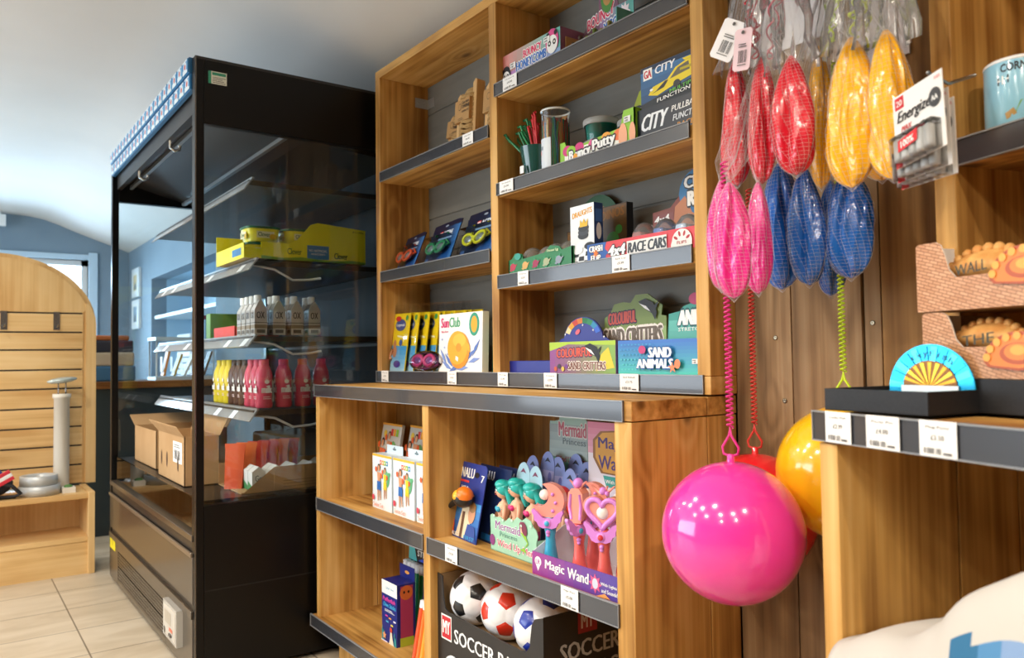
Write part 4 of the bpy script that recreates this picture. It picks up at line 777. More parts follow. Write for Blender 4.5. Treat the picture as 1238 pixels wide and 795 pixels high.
for k in range(70):
    a = rs.uniform(0, 2*PI); rr = .046*math.sqrt(rs.random()); a2 = a+rs.uniform(-.35, .35); m.tube([(rr*math.cos(a), rr*math.sin(a), .004), (rr*math.cos(a2)*1.05, rr*math.sin(a2)*1.05, rs.uniform(.135, .155))], .0034, mat(sc_[k % 7], .4), 5)
o = m.build('coloured_sticks', parent=t, kind='stuff')
# bouncy putty display
t = thing('putty_display_box', 'lime green and white display box of putty tubs in the middle of the second shelf', 'box', (-1.36, 1.28, r2)); F = frame((-1.492, 1.236, r2)); w = .262; LG = mat('#8fc62f', .4)
m = MB(F); m.prism([(0, 0), (w, 0), (w, .088), (w-.035, .088), (w-.045, .052), (.03, .042), (.02, .064), (0, .064)], -.003, 0, LG); m.box(0, w, 0, .003, -.12, 0, KRAFT); m.box(0, .003, 0, .064, -.12, 0, LG); m.box(w-.003, w, 0, .088, -.12, 0, LG); m.face(.0003)
m.rect(.02, .002, w-.05, .040, mat('#f5f2e4'))
for k, (u, c) in enumerate(((.03, '#d0327a'), (.075, '#d0327a'), (.125, '#e85a9a'), (.17, '#f0a83a'), (.21, '#f0743a'), (.045, '#8fc62f'))): m.ell(u, .040-.002*(k % 3), .017, .013, mat(c))
m.ell(.225, .03, .014, .03, mat('#f3ae86')); m.ell(.255, .03, .01, .026, mat('#f3ae86')); m.ell(.08, .02, .01, .013, mat('#f2a31f')); m.text('B uncy', .04, .006, .115, .036, WHT, .08, 0, .05, None, BLACK); m.text('Putty', .125, .012, .20, .044, WHT, .08, 0, .05, None, BLACK); m.ell(.062, .018, .008, .009, mat('#f2a31f')); ptag(m, w-.032, .058, .7)
m.build('tray', parent=t)
m = MB(F @ Matrix.Translation((0, 0, -.118))); m.prism([(.09, .03), (w, .03), (w, .145), (w-.02, .175), (w-.06, .188), (w-.1, .172), (w-.125, .13), (w-.16, .10), (.10, .08)], -.002, 0, mat('#a8b52c', .5)); m.face(.0003); m.text('NEON COL', w-.085, .140, w-.01, .165, BLACK, .03, 0, .25); m.text('B', w-.115, .088, w-.082, .132, WHT, .1, 0, 0, None, BLACK); m.ell(w-.062, .112, .019, .022, mat('#e8932a')); m.text('UNC', w-.04, .092, w, .136, WHT, .1, 0, 0, None, BLACK); m.ell(.11, .09, .02, .016, mat('#b02a68')); m.build('header_card', parent=t)
def putty(x, y, z, c, r, h, lab):
    t = thing('putty_tub', lab, 'tub', (x, y, z), None); F0 = Matrix.Translation((x, y, z)); m = MB(F0); m.lathe([(r*.86, 0), (r*.95, h*.72)], mat(c, .35), 28); m.build('putty', parent=t); m = MB(F0); m.lathe([(r*.90, 0), (r, h*.74), (r*1.06, h*.76)], CLEAR, 28, cap=False); m.lathe([(r*1.07, h*.70), (r*1.10, h*.72), (r*1.10, h*.97), (r*1.04, h), (r*.8, h*.95), (0, h*.95)], glass('frosted_lid', (.8, .84, .84), 1.5, .15, .35), 28, cap=False); m.build('lid', parent=t)
putty(-1.395, 1.288, r2+.004, '#e6cf2a', .040, .050, 'yellow putty tub beneath the teal one in the lime display box')
putty(-1.395, 1.288, r2+.055, '#178c7c', .040, .052, 'teal putty tub stacked on the yellow one in the lime display box')
putty(-1.292, 1.30, r2+.030, '#2a5aa0', .038, .052, 'blue and red putty tub to the right of the teal one')
# brick car boxes, dark blue with a yellow car
def carbox(F, w, h, d, lab, full):
    m = carton(F, w, h, d, mat('#1d2430', .3), mat('#1b1f28', .35))
    if full:
        grad(m, 0, 0, w, h, '#173a62', '#3a7ab0', 6, True); m.poly([(0, 0), (w, 0), (w, h*.38), (0, h*.12)], mat('#22262b')); m.rect(0, h*.88, w, h, mat('#182c48'))
        m.rect(w*.05, h*.68, w*.21, h*.95, WHT); m.text('GA', w*.065, h*.72, w*.195, h*.91, mat('#c62f3a'), .06); m.text('CITY', w*.26, h*.74, w*.60, h*.93, mat('#eef1f4'), .06, .15)
        m.poly([(w*.14, h*.30), (w*.30, h*.22), (w*.62, h*.34), (w*1.0, h*.44), (w, h*.80), (w*.80, h*.80), (w*.62, h*.72), (w*.48, h*.52), (w*.22, h*.46)], mat('#e9d020')); m.poly([(w*.52, h*.5), (w*.66, h*.70), (w*.84, h*.76), (w*.86, h*.56)], mat('#6a6450')); m.poly([(w*.20, h*.30), (w*.42, h*.36), (w*.50, h*.50), (w*.44, h*.50), (w*.28, h*.34)], BLACK); m.ell(w*.64, h*.34, w*.06, h*.09, BLACK); m.ell(w*.96, h*.42, w*.05, h*.08, BLACK); m.poly([(w*.78, h*.80), (w, h*.80), (w, h*.86), (w*.74, h*.86)], mat('#e9d020')); m.ell(w*.20, h*.40, w*.03, h*.03, WHT); m.rect(w*.7, h*.6, w*.9, h*.66, mat('#b9a81a'))
        m.text('MULTIPLE', w*.52, h*.17, w*.98, h*.25, mat('#6cc04a'), .04, .1, .08); m.text('FUNCTION', w*.30, h*.05, w*.86, h*.14, WHT, .04, .1, .06)
    else:
        m.text('CITY', w*.06, h*.30, w*.44, h*.80, mat('#eef1f4'), .06, .3); m.text('PULLBACK', w*.54, h*.62, w*.98, h*.80, WHT, .03, .2, .03); m.text('FUNCTION', w*.56, h*.34, w*.98, h*.52, mat('#e9ecef'), .03, .2, .03); m.text('RACERS', w*.62, h*.10, w*.96, h*.26, mat('#e09a3a'), .03, .2)
    tag(m.build('toy_car_box', F.to_translation(), bevel=.0006), lab, 'box')
carbox(frame((-1.232, 1.245, r2+.006), 0, 0, 0), .19, .072, .12, 'lower black toy car box, lying flat under the yellow car box', False)
carbox(frame((-1.222, 1.250, r2+.0785), 0, 0, 0), .165, .092, .10, 'dark blue box with a yellow brick-built car, upper one on the second shelf', True)

# --- right column, third shelf
t = thing('dinosaur_egg_tray', 'green display tray of clear domed dinosaur eggs, left on the third shelf', 'box', (-1.6, 1.28, r3)); GR = mat('#1f7a45', .4); F = frame((-1.715, 1.236, r3)); w = .265
m = MB(F); m.prism([(0, 0), (w, 0), (w, .055), (w-.04, .05), (w-.05, .06), (w-.085, .066), (w-.11, .05), (.065, .044), (.06, .058), (.03, .062), (.015, .048), (0, .046)], -.003, 0, GR); m.box(0, w, 0, .003, -.12, 0, KRAFT); m.box(0, .003, 0, .046, -.12, 0, GR); m.box(w-.003, w, 0, .055, -.12, 0, GR); m.face(.0003)
for k, (u, c) in enumerate(((.02, '#b8324a'), (.075, '#d8a860'), (.12, '#a02f52'), (.165, '#a9b08a'), (.215, '#8f98a8'))): m.poly(star(u, .026, .017, .009, 5, .3*k), mat('#2f9a6a')); m.ell(u, .026, .012, .010, mat(c)); m.poly([(u-.016, .018), (u-.004, .024), (u-.006, .014)], mat(c)); m.poly([(u+.008, .03), (u+.02, .034), (u+.01, .022)], mat(c))
m.ell(.045, .052, .014, .009, mat('#2f9a8a')); m.text('Dinosaur Egg', w-.095, .048, w-.05, .056, mat('#d8e8b8'), .03)
m.build('tray', parent=t)
for k, (u, d) in enumerate(((.055, .035), (.105, .05), (.155, .035), (.21, .035))):
    x, y = -1.715+u, 1.236+d+.008; e = thing('dinosaur_egg', ('first', 'second', 'third', 'fourth')[k]+' clear domed dinosaur egg from the left in the green tray', 'toy egg', (x, y, r3), 'clear dinosaur eggs in the green tray'); m = MB(Matrix.Translation((x, y, r3+.045))); m.ball((0, 0, -.016), .0285, mat(('#c7a51f', '#cfae28', '#3c7a46', '#c9c03a')[k], .4), 14, sc=(1, 1, .75)); m.poly(star(0, 0, .02, .008, 5), mat('#28382a')); m.build('toy', parent=e)
    m = MB(Matrix.Translation((x, y, r3+.045))); m.ball((0, 0, 0), .031, glass('dome', (.95, .96, .92), 1.5, .04, .16), 20, sc=(1, 1, 1.05)); m.build('dome', parent=e)
# dinosaur puzzles and header behind
m = MB(frame((-1.60, 1.385, r3+.002))); m.prism([(0, 0), (.16, 0), (.16, .13)]+arcp(.08, .13, .08, .075, 0, PI, 14)+[(0, .13)], -.003, 0, mat('#1f5a33', .5)); m.face(.0003); m.text('Dinosaur Egg', .035, .13, .13, .148, mat('#cfe0b0'), .03); m.text('HATCHING', .055, .162, .105, .172, mat('#c8704a'), .03); m.ell(.1, .07, .03, .04, mat('#2f7a3c'))
tag(m.build('header_card', (-1.52, 1.385, r3)), 'round-topped dark green card standing behind the domed eggs', 'card')
for x, w_, c, lab in ((-1.615, .06, '#8a1f28', 'dark dinosaur box with a red dinosaur, far left at the back of the third shelf'), (-1.455, .105, '#3f8f3a', 'dark dinosaur box with a green dinosaur, behind the white chess box')):
    F = frame((x, 1.33 if w_ > .1 else 1.36, r3), -.05); h = .155 if w_ > .1 else .12; m = carton(F, w_, h, .02, mat('#2a1a10'), BLACK); grad(m, .002, .002, w_-.002, h-.002, '#3a2a12', '#6a4a1c', 6, True); m.text('DINOS', w_*.1, h*.78, w_*.9, h*.93, mat('#8a5a1c'), .08, 0, .05); m.rect(.002, .002, w_-.002, .012, mat('#7fae2a'))
    m.ell(w_*.5, h*.45, w_*.22, h*.13, mat(c)); m.ell(w_*.72, h*.6, w_*.12, h*.07, mat(c)); m.poly([(w_*.1, h*.3), (w_*.35, h*.5), (w_*.4, h*.38)], mat(c)); m.poly([(w_*.4, h*.4), (w_*.5, h*.2), (w_*.55, h*.4)], mat(c)); m.poly([(w_*.6, h*.42), (w_*.74, h*.22), (w_*.72, h*.45)], mat(c))
    tag(m.build('dinosaur_box', (x, 1.35, r3)), lab, 'box')
# chess
F = frame((-1.465, 1.245, r3), -.02); w, h = .088, .150; m = carton(F, w, h, .028, mat('#eef1f2'), mat('#1f3f78')); grad(m, 0, h*.35, w, h, '#dfe3e4', '#e9f0f6', 5, True); m.text('DRAUGHTS', w*.1, h*.80, w*.92, h*.89, mat('#d89a1c'), .07, 0, .10)
for j in range(3):
    for i in range(4):
        if (i+j) % 2 == 0: m.poly([(w*(.05+.25*i+.04*j), h*(.03+.07*j)), (w*(.28+.25*i+.03*j) if i < 3 else w, h*(.03+.07*j)), (w*(.30+.24*i+.03*j) if i < 3 else w, h*(.10+.07*j)), (w*(.08+.25*i+.04*j), h*(.10+.07*j))], mat('#2a2c30'))
for k, (u, v, c) in enumerate(((.55, .50, '#2a2d33'), (.56, .56, '#3a3e46'), (.57, .62, '#2a2d33'), (.5, .36, '#e8eaec'), (.32, .27, '#e8eaec'), (.82, .32, '#23262b'))): m.ell(w*u, h*v, w*.22, h*.06, mat(c))
m.poly([(w*.42, h*.64), (w*.44, h*.76), (w*.52, h*.70), (w*.60, h*.77), (w*.66, h*.70), (w*.76, h*.76), (w*.74, h*.64)], mat('#e6b52a')); m.rect(0, 0, w*.7, h*.035, mat('#3a4a9a')); m.rect(0, 0, w*.15, h*.04, mat('#c62f3a'))
R = RSd(F, w); m.face(.0003); m.rect(.004, h*.7, .024, h*.9, mat('#3a6ab0'), R); m.ell(.014, h*.55, .008, .02, mat('#e8eaec'), F=R); tag(m.build('draughts_box', (-1.42, 1.25, r3), bevel=.0006), 'tall white box showing black and white game pieces with a gold crown', 'box')
# 4x4 race cars tray
t = thing('race_car_tray', 'long red and blue race car display tray, right on the third shelf', 'box', (-1.23, 1.28, r3)); F = frame((-1.392, 1.234, r3+.003)); w, h = .33, .045; RD = mat('#d2232a', .35)
m = MB(F); m.box(0, w, 0, h, -.003, 0, RD); m.box(0, w, 0, .002, -.11, -.003, KRAFT); m.box(0, .003, 0, h, -.11, -.003, mat('#245aa8')); m.box(w-.003, w, 0, h, -.11, -.003, RD); m.face(.0003); m.poly([(0, 0), (.075, 0), (.062, .012), (.072, .02), (.06, .03), (.066, h), (0, h)], mat('#245aa8')); m.text('CRASH', .008, .026, .052, .040, WHT, .1, 0, 0, None, BLACK); m.text('FLIP', .014, .004, .046, .018, WHT, .1, 0, 0, None, BLACK); m.poly(star(.030, .022, .011, .005, 7), mat('#e87a1f'))
m.text('4x4', .073, .010, .125, .034, WHT, .1, .2, 0, None, BLACK); m.rect(.134, .006, .253, .037, mat('#e3e0dc')); m.text('RACE CARS', .138, .010, .25, .033, BLACK, .08, .1)
m.poly([(w-.065, .002), (w-.008, .002), (w-.008, .02)]+arcp(w-.035, .018, .027, .025, 0.2, PI-.1, 10)+[(w-.065, .012)], mat('#f4efe8'))
for a in (.5, 1.2, 1.9, 2.6): m.ell(w-.035+.019*math.cos(a), .016+.018*math.sin(a), .006, .003, mat('#b8323a'), rot=a)
m.text('FLIPS', w-.048, .012, w-.022, .018, mat('#b8323a'), .03); m.build('tray', parent=t)
m = MB(frame((-1.285, 1.345, r3+.002))); m.prism([(0, 0), (.22, 0), (.22, .19)]+arcp(.155, .13, .075, .075, .55, PI*.95, 14)+[(.055, .120), (0, .116)], -.003, 0, mat('#7f3a2c', .5)); m.face(.0003); grad(m, .002, .002, .065, .11, '#b89a78', '#7a2f28', 6, True); m.text('4x4', .006, .088, .05, .105, WHT, .08, .1, .05); m.ell(.15, .145, .068, .055, mat('#2f74a8')); m.poly([(.06, .05), (.07, .12), (.1, .14), (.12, .1), (.16, .08), (.16, .04)], mat('#c07a52')); m.text('CRASH', .10, .155, .21, .182, mat('#f2efe9'), .1, 0, .02, None, BLACK); m.text('RAMP', .11, .115, .20, .148, mat('#f2efe9'), .1, 0, .02, None, BLACK); m.poly(star(.16, .15, .016, .007, 7), mat('#c8262c')); m.build('header_card', parent=t)
for k, (x, c, n_) in enumerate(((-1.19, '#2f5aa0', 'blue'), (-1.125, '#c9d2da', 'silver'), (-1.255, '#a8442c', 'rust red'))):
    y = 1.285; F0 = Matrix.Translation((x, y, r3+.006)); CM = mat(c, .2, .3, .8); v = thing('toy_truck', n_+' toy truck in clear film, standing in the red race car tray', 'toy car', (x, y, r3))
    m = MB(F0 @ Matrix.Rotation(PI/2, 4, 'X')); m.prism([(-.028, .016), (.028, .016), (.030, .034), (.014, .040), (.008, .058), (-.018, .058), (-.024, .04), (-.03, .036)], -.018, .018, CM); m.build('body', parent=v, bevel=.003)
    for wx in (-.02, .02):
        for wy in (-.018, .018): m = MB(F0 @ Matrix.Translation((wx, wy, .013)) @ Matrix.Rotation(PI/2, 4, 'X')); m.lathe([(.0, -.006), (.012, -.006), (.013, 0), (.012, .006), (0, .006)], mat('#1a1a1c', .6), 16); m.build('wheel', parent=v)
    m = MB(F0 @ Matrix.Translation((0, 0, .04))); m.ball((0, 0, 0), .033, glass('film', (.9, .93, .96), 1.6, .1, .12), 12, sc=(1, .8, 1.25)); m.build('clear_film', parent=v)

# --- right column, bottom shelf
NB = mat('#1f2c8c', .4)
t = thing('mood_ring_display', 'dark blue ring display with a rounded rainbow-topped header, bottom right shelf', 'display box', (-1.63, 1.3, zC)); F = frame((-1.735, 1.245, zC))
MB(F).box(0, .20, 0, .033, -.16, 0, NB).build('tray', parent=t, bevel=.001)
m = MB(frame((-1.642, 1.33, zC+.001))); m.prism([(0, .0), (.235, 0), (.235, .075), (.215, .082), (.205, .088)]+arcp(.118, .085, .075, .058, .1, PI-.1, 18)+[(.03, .088), (.02, .08), (.0, .075)], -.004, 0, NB); m.face(.0003)
for k, c in enumerate(('#e8d9a0', '#e0a02c', '#c8402f', '#d87a2c', '#1d7a4a', '#2a8a5a', '#2f8fb8', '#3a6ad0')):
    a0, a1 = PI-.35-k*.305, PI-.35-(k+1)*.305; m.poly([(.118+.073*math.cos(a0), .085+.056*math.sin(a0)), (.118+.073*math.cos(a1), .085+.056*math.sin(a1)), (.118+.055*math.cos(a1), .085+.042*math.sin(a1)), (.118+.055*math.cos(a0), .085+.042*math.sin(a0))][::-1], mat(c))
m.text('MOOD RING', .045, .058, .185, .075, WHT, .05, 0, 0); m.rect(.006, .062, .03, .076, CARD); m.ell(.1, .105, .01, .006, mat('#e86a7a'), rot=.5)
for u, v in ((.05, .1), (.12, .122), (.16, .108), (.02, .04), (.2, .09)): m.poly(star(u, v, .004, .0016, 4), WHT)
m.build('header_card', parent=t)
CR = ['#c85a3a', '#3a3a44', '#d8b84a', '#7a3a8a', '#4a8a3a']
def critters(F, w, h, hdr, lab):
    m = MB(F) if not hdr else MB(F)
    if hdr: m.prism([(0, 0), (w, 0), (w, h*.72), (w*.93, h*.74), (w*.95, h*.86), (w*.86, h*.93), (w*.74, h*1.02), (w*.56, h*1.02), (w*.48, h*.92), (w*.36, h*.94), (w*.22, h*.92), (w*.16, h*.8), (w*.06, h*.74), (w*.06, h*.62), (0, h*.62)], -.004, 0, mat('#7a8f4a'))
    else: m.box(0, w, 0, h, -.07, 0, mat('#7a5a8a'))
    m.face(.0003)
    grad(m, .001, .001, w-.001, h*(.6 if hdr else .99), '#8a3a8a' if not hdr else '#8f9a4a', '#7cab3a' if not hdr else '#8fae5a', 12)
    if hdr: m.poly([(w*.1, .002), (w*.9, .002), (w*.8, h*.25), (w*.3, h*.32), (w*.1, h*.2)], mat('#a8492f'))
    else: m.poly([(0, h*.72), (w*.3, h*.92), (w, h*.86), (w, h*.995), (0, h*.995)], mat('#a8c83a')); m.poly([(w*.72, h*.1), (w*.98, h*.2), (w*.9, h*.8), (w*.8, h*.6)], mat('#e3c832'))
    if hdr: m.text('COLOURFUL', w*.13, h*.64, w*.56, h*.80, mat('#c2493a'), .06, 0, .05, None, mat('#3a2440')); m.text('SAND CRITTERS', w*.06, h*.36, w*.94, h*.58, mat('#6a5a4a'), .08, 0, .03, None, mat('#f2e6dc')); m.rect(w*.66, h*.06, w*.92, h*.24, CARD); m.text('WARNING', w*.77, h*.17, w*.89, h*.21, INK2, .02); m.lines(w*.68, h*.08, w*.9, h*.14, 2, INK, .4); ptag(m, w*.05, h*.08, .7); ptag(m, w*.28, h*.13, .7)
    else: m.text('COLOURFUL', w*.12, h*.50, w*.66, h*.78, mat('#d8553a'), .06, 0, .03, None, mat('#4a2450')); m.text('SAND CRITTERS', w*.30, h*.14, w*.86, h*.38, mat('#7a4a3a'), .06, 0, .0, None, mat('#f2e6dc'))
    u, v, s = (w*.76, h*.84, 1.0) if hdr else (w*.68, h*.68, .9) # the leaping orca
    m.poly([(u-.032*s, v+.016*s), (u-.01*s, v+.022*s), (u+.016*s, v+.012*s), (u+.028*s, v-.012*s), (u+.022*s, v-.03*s), (u+.012*s, v-.014*s), (u-.008*s, v-.004*s)], mat('#16181d')); m.poly([(u-.03*s, v+.012*s), (u-.01*s, v-.002*s), (u+.008*s, v-.01*s), (u-.006*s, v+.004*s)], WHT); m.poly([(u+.018*s, v+.004*s), (u+.034*s, v+.014*s), (u+.026*s, v-.004*s)], mat('#16181d'))
    for k in range(4): m.ell(w*(.10+.06*k), h*(.16+.08*(k % 2)), .006, .006, mat(CR[k]))
    tag(m.build('sand_toy_box' if not hdr else 'sand_toy_display', F.to_translation()), lab, 'box')
critters(frame((-1.548, 1.24, zC)), .240, .079, False, 'purple and green sand critters box lying in front on the bottom right shelf')
critters(frame((-1.478, 1.352, zC+.0005)), .222, .185, True, 'tall green and red sand critters header card with an orca, at the back')
# sand animals
t = thing('sand_animals_box', 'teal and blue sand animals display box with header, far right of the bottom shelf', 'box', (-1.18, 1.27, zC)); F = frame((-1.300, 1.24, zC)); w, h = .235, .077; m = MB(F); m.box(0, w, 0, h, -.003, 0, mat('#2a7fb8')); m.box(0, w, 0, .003, -.09, -.003, KRAFT); m.box(0, .003, 0, h, -.09, -.003, mat('#2a7fb8')); m.face(.0003); grad(m, 0, 0, w, h, '#3fc0b0', '#2868c0', 10, True)
for j in range(6):
    for i in range(9): m.ell(.012+i*.011+(j % 2)*.005, .012+j*.011, .0022, .0022, mat('#58c8c8' if j < 3 else '#3f9ad0'), 6)
m.text('SAND', w*.43, h*.50, w*.70, h*.78, WHT, .1, .05, 0, None, mat('#1a5aa0')); m.text('ANIMALS', w*.28, h*.20, w*.72, h*.46, WHT, .1, .05, 0, None, mat('#1a5aa0')); m.ell(w*.35, h*.72, .011, .009, mat('#c23a78')); m.poly(star(w*.72, h*.22, .013, .005, 5, .4), mat('#f08a5a')); m.ell(w*.78, h*.32, .008, .01, mat('#f08a5a')); ptag(m, w*.95, h*.32, .5); m.build('tray', parent=t)
m = MB(frame((-1.235, 1.325, zC+.0005))); m.prism([(0, .0), (.175, 0), (.175, .20), (.105, .185), (.085, .175), (.075, .155), (.055, .15), (.045, .14), (.012, .135)], -.003, 0, mat('#3a9a8f')); m.face(.0003); grad(m, .012, .002, .17, .12, '#2f8a80', '#58b8a8', 5, True); m.text('ANIMALS', .04, .108, .16, .142, WHT, .1, .1, 0, None, mat('#1a5a60')); m.text('STRETCHABLE', .04, .095, .15, .103, WHT, .02); m.ell(.09, .165, .018, .013, mat('#b8356a')); m.build('header_card', parent=t)
for k in range(3):
    m = MB(Matrix.Translation((-1.25+k*.065, 1.285, zC+.004))); c = mat(('#e88a4a', '#48b0c8', '#c8508a')[k], .4); m.ball((0, 0, .02), .02, c, 12, sc=(1.2, .8, .9)); 
    for a in range(5): m.ball((.018*math.cos(a*1.256), .014*math.sin(a*1.256), .012), .009, c, 8)
    tag(m.build('sand_animal', (-1.25+k*.065, 1.285, zC)), ('orange', 'blue', 'pink')[k]+' squashy sand animal inside the teal display box', 'toy')
# ================================================================ STOCK IN THE COUNTER UNIT
sM, sL = -.456, -.834
LB = mat('#e3eef4', .4); SKIN = mat('#d79a74', .5)
def kid(m, u, v, s, c, c2):
    m.ell(u, v+.045*s, .0065*s, .008*s, mat('#3a2a20')); m.ell(u, v+.043*s, .005*s, .0065*s, SKIN); m.poly([(u-.009*s, v+.034*s), (u+.009*s, v+.034*s), (u+.006*s, v+.012*s), (u-.006*s, v+.012*s)], SKIN if c2 is None else mat(c2)); m.poly([(u-.009*s, v+.014*s), (u+.009*s, v+.014*s), (u+.010*s, v-.006*s), (u+.001*s, v-.006*s), (u, v+.002*s), (u-.002*s, v-.006*s), (u-.010*s, v-.006*s)], mat(c))
    m.poly([(u-.008*s, v-.006*s), (u-.002*s, v-.006*s), (u-.003*s, v-.030*s), (u-.007*s, v-.030*s)], SKIN); m.poly([(u+.002*s, v-.006*s), (u+.008*s, v-.006*s), (u+.010*s, v-.026*s), (u+.006*s, v-.028*s)], SKIN); m.poly([(u-.009*s, v+.033*s), (u-.018*s, v+.040*s), (u-.016*s, v+.044*s), (u-.007*s, v+.036*s)], SKIN); m.ell(u-.014*s, v+.040*s, .005*s, .006*s, mat('#e8622f')); m.poly([(u+.009*s, v+.033*s), (u+.017*s, v+.026*s), (u+.014*s, v+.022*s), (u+.007*s, v+.028*s)], SKIN); m.ell(u+.013*s, v+.027*s, .005*s, .006*s, mat('#e8622f'))
def wetset(F, lab, w=.135, h=.165, d=.04, tab=True):
    t = thing('swim_set_box', lab, 'box', F.to_translation(), None); m = carton(F, w, h, d, LB, mat('#dbe8ef'))
    m.rect(0, h-.007, w, h, mat('#f0b93a')); grad(m, 0, 0, w, h*.25, '#f3f6f4', '#e3eef4', 4, True)
    for k, c in enumerate(('#d8413a', '#f0a028', '#8fbf3a', '#3f9ad0')): m.rect(w*.40+k*.015, h-.030, w*.40+k*.015+.012, h-.016, mat(c)); m.rect(w*.40+k*.015+.003, h-.026, w*.40+k*.015+.009, h-.020, mat('#f6ecd2'))
    m.ell(w*.78, h*.62, .026, .009, mat('#5fae7c'), rot=.5); m.ell(w*.74, h*.68, .02, .008, mat('#6fba88'), rot=-.4); m.ell(w*.84, h*.55, .02, .007, mat('#5fae7c'), rot=1.2); kid(m, w*.68, h*.42, 1.15, '#f0d02a', '#f0d02a'); kid(m, w*.38, h*.40, 1.35, '#2a6ab8', None)
    m.ell(w*.09, h*.20, .007, .009, mat('#e0435a')); m.text('Swim Set', w*.10, h*.04, w*.62, h*.12, mat('#e8937a'), .02, 0, 0); R = RSd(F, w); m.text('Swim Set', .006, .02, d-.006, .035, mat('#e8937a'), .02, F=R)
    m.build('box_body', parent=t, bevel=.0006)
    if tab: m = MB(F @ Matrix.Translation((0, 0, -d))); m.prism([(.02, h), (w-.004, h), (w-.004, h+.026), (.02, h+.026)], 0, .001, mat('#d3e6f0')); m.face(.0012); m.ell(w*.55, h+.014, .013, .0035, mat('#6b7d88')); m.ell(w*.55, h+.016, .005, .006, mat('#6b7d88')); m.build('hang_tab', parent=t)
    return t
wetset(frame((-2.238, 1.083, sM), -.03), 'leftmost of the standing white swim set boxes, middle shelf of the counter unit')
wetset(frame((-2.094, 1.080, sM), -.03), 'second standing white swim set box from the left, middle shelf of the counter unit')
wetset(frame((-1.950, 1.078, sM), -.03), 'third white swim set box, mostly hidden by the pine divider')
for x, y, w_, lab in ((-2.425, 1.17, .15, 'grey swim bag with children on it leaning behind the left white box'), (-2.262, 1.185, .13, 'grey swim bag leaning behind the second white box')):
    F = frame((x, y, sM), -.05, .18); m = MB(F); m.box(0, w_, 0, .245, -.012, 0, mat('#c9c9c2', .35)); m.face(.0004); m.rect(0, .238, w_, .245, mat('#e8a83a'))
    for k, c in enumerate(('#d8413a', '#f0a028', '#8fbf3a')): m.rect(w_*.5+k*.02, .205, w_*.5+k*.02+.016, .228, mat(c))
    m.ell(w_*.22, .21, .012, .012, mat('#e8c84a')); m.ell(w_*.72, .16, .022, .03, mat('#6fae6a'), rot=.4); kid(m, w_*.45, .13, 1.7, '#2a6ab8', None); kid(m, w_*.16, .10, 1.8, '#d8663a', '#d8663a'); m.text('Swim', .01, .02, .07, .04, mat('#e8937a'), .02)
    tag(m.build('swim_bag', (x, y, sM), bevel=.003), lab, 'bag')
# dive sticks
F = frame((-2.155, 1.070, sL), .0); w, h, d = .096, .178, .060; NV2 = mat('#1f2a7c', .35)
t = thing('dive_sticks_box', 'dark blue and white boxed dive sticks on the bottom left shelf of the counter unit', 'box', (-2.1, 1.1, sL)); m = carton(F, w, h, d, NV2, NV2)
m.rect(0, h*.78, w, h, WHT); m.text('Splash Time', w*.28, h*.86, w*.78, h*.91, mat('#4a9ac0'), .02); m.text('Pufferfish', w*.08, h*.665, w*.88, h*.735, mat('#e0409a'), .06, .1); m.text('Dive Sticks', w*.12, h*.575, w*.92, h*.645, mat('#3fa9dc'), .06, .1); m.lines(w*.2, h*.50, w*.85, h*.55, 3, WHT, .4)
for u, v, c in ((.25, .42, '#d8409a'), (.48, .40, '#f0a83a'), (.78, .38, '#e8e0f0'), (.3, .33, '#58b0d8'), (.6, .30, '#e8d84a')): m.rect(w*u, h*v, w*(u+.16), h*(v+.025), mat(c))
for u, hh, c in ((.06, .26, '#2a8f9a'), (.14, .20, '#3aa8a8'), (.86, .24, '#2a8f9a'), (.94, .16, '#3aa8a8')): m.poly([(w*(u-.03), 0), (w*(u+.03), 0), (w*(u+.01), h*hh), (w*(u-.04), h*hh*.7)], mat(c))
m.poly(star(w*.2, h*.10, .013, .006, 5, .3), mat('#f0a070')); m.poly([(w*.5, 0), (w*.82, 0), (w*.74, h*.10), (w*.68, h*.22), (w*.60, h*.22), (w*.57, h*.1)], mat('#e8dcc8')); m.ell(w*.64, h*.24, .008, .008, mat('#c8402f')); m.rect(0, 0, w*.4, h*.02, mat('#d8cfe8'))
R = RSd(F, w); m.face(.0004); m.rect(d*.18, h*.12, d*.86, h*.97, mat('#b03a68'), R); m.rect(0, h*.78, d, h, WHT, R) if False else None; m.ell(d*.5, h*.86, .021, .021, mat('#d8703a'), F=R); m.ell(d*.38, h*.87, .003, .004, BLACK, F=R); m.ell(d*.62, h*.87, .003, .004, BLACK, F=R); m.rect(d*.15, 0, d*.9, h*.14, mat('#b8c83a'), R)
m.build('box_body', parent=t, bevel=.0006)
m = MB(F @ Matrix.Translation((0, 0, -d))); m.box(.002, w-.002, h, h+.038, 0, .001, NV2); m.face(.0012); m.ell(w*.5, h+.018, .014, .005, mat('#e8a04a')); m.build('hang_tab', parent=t)
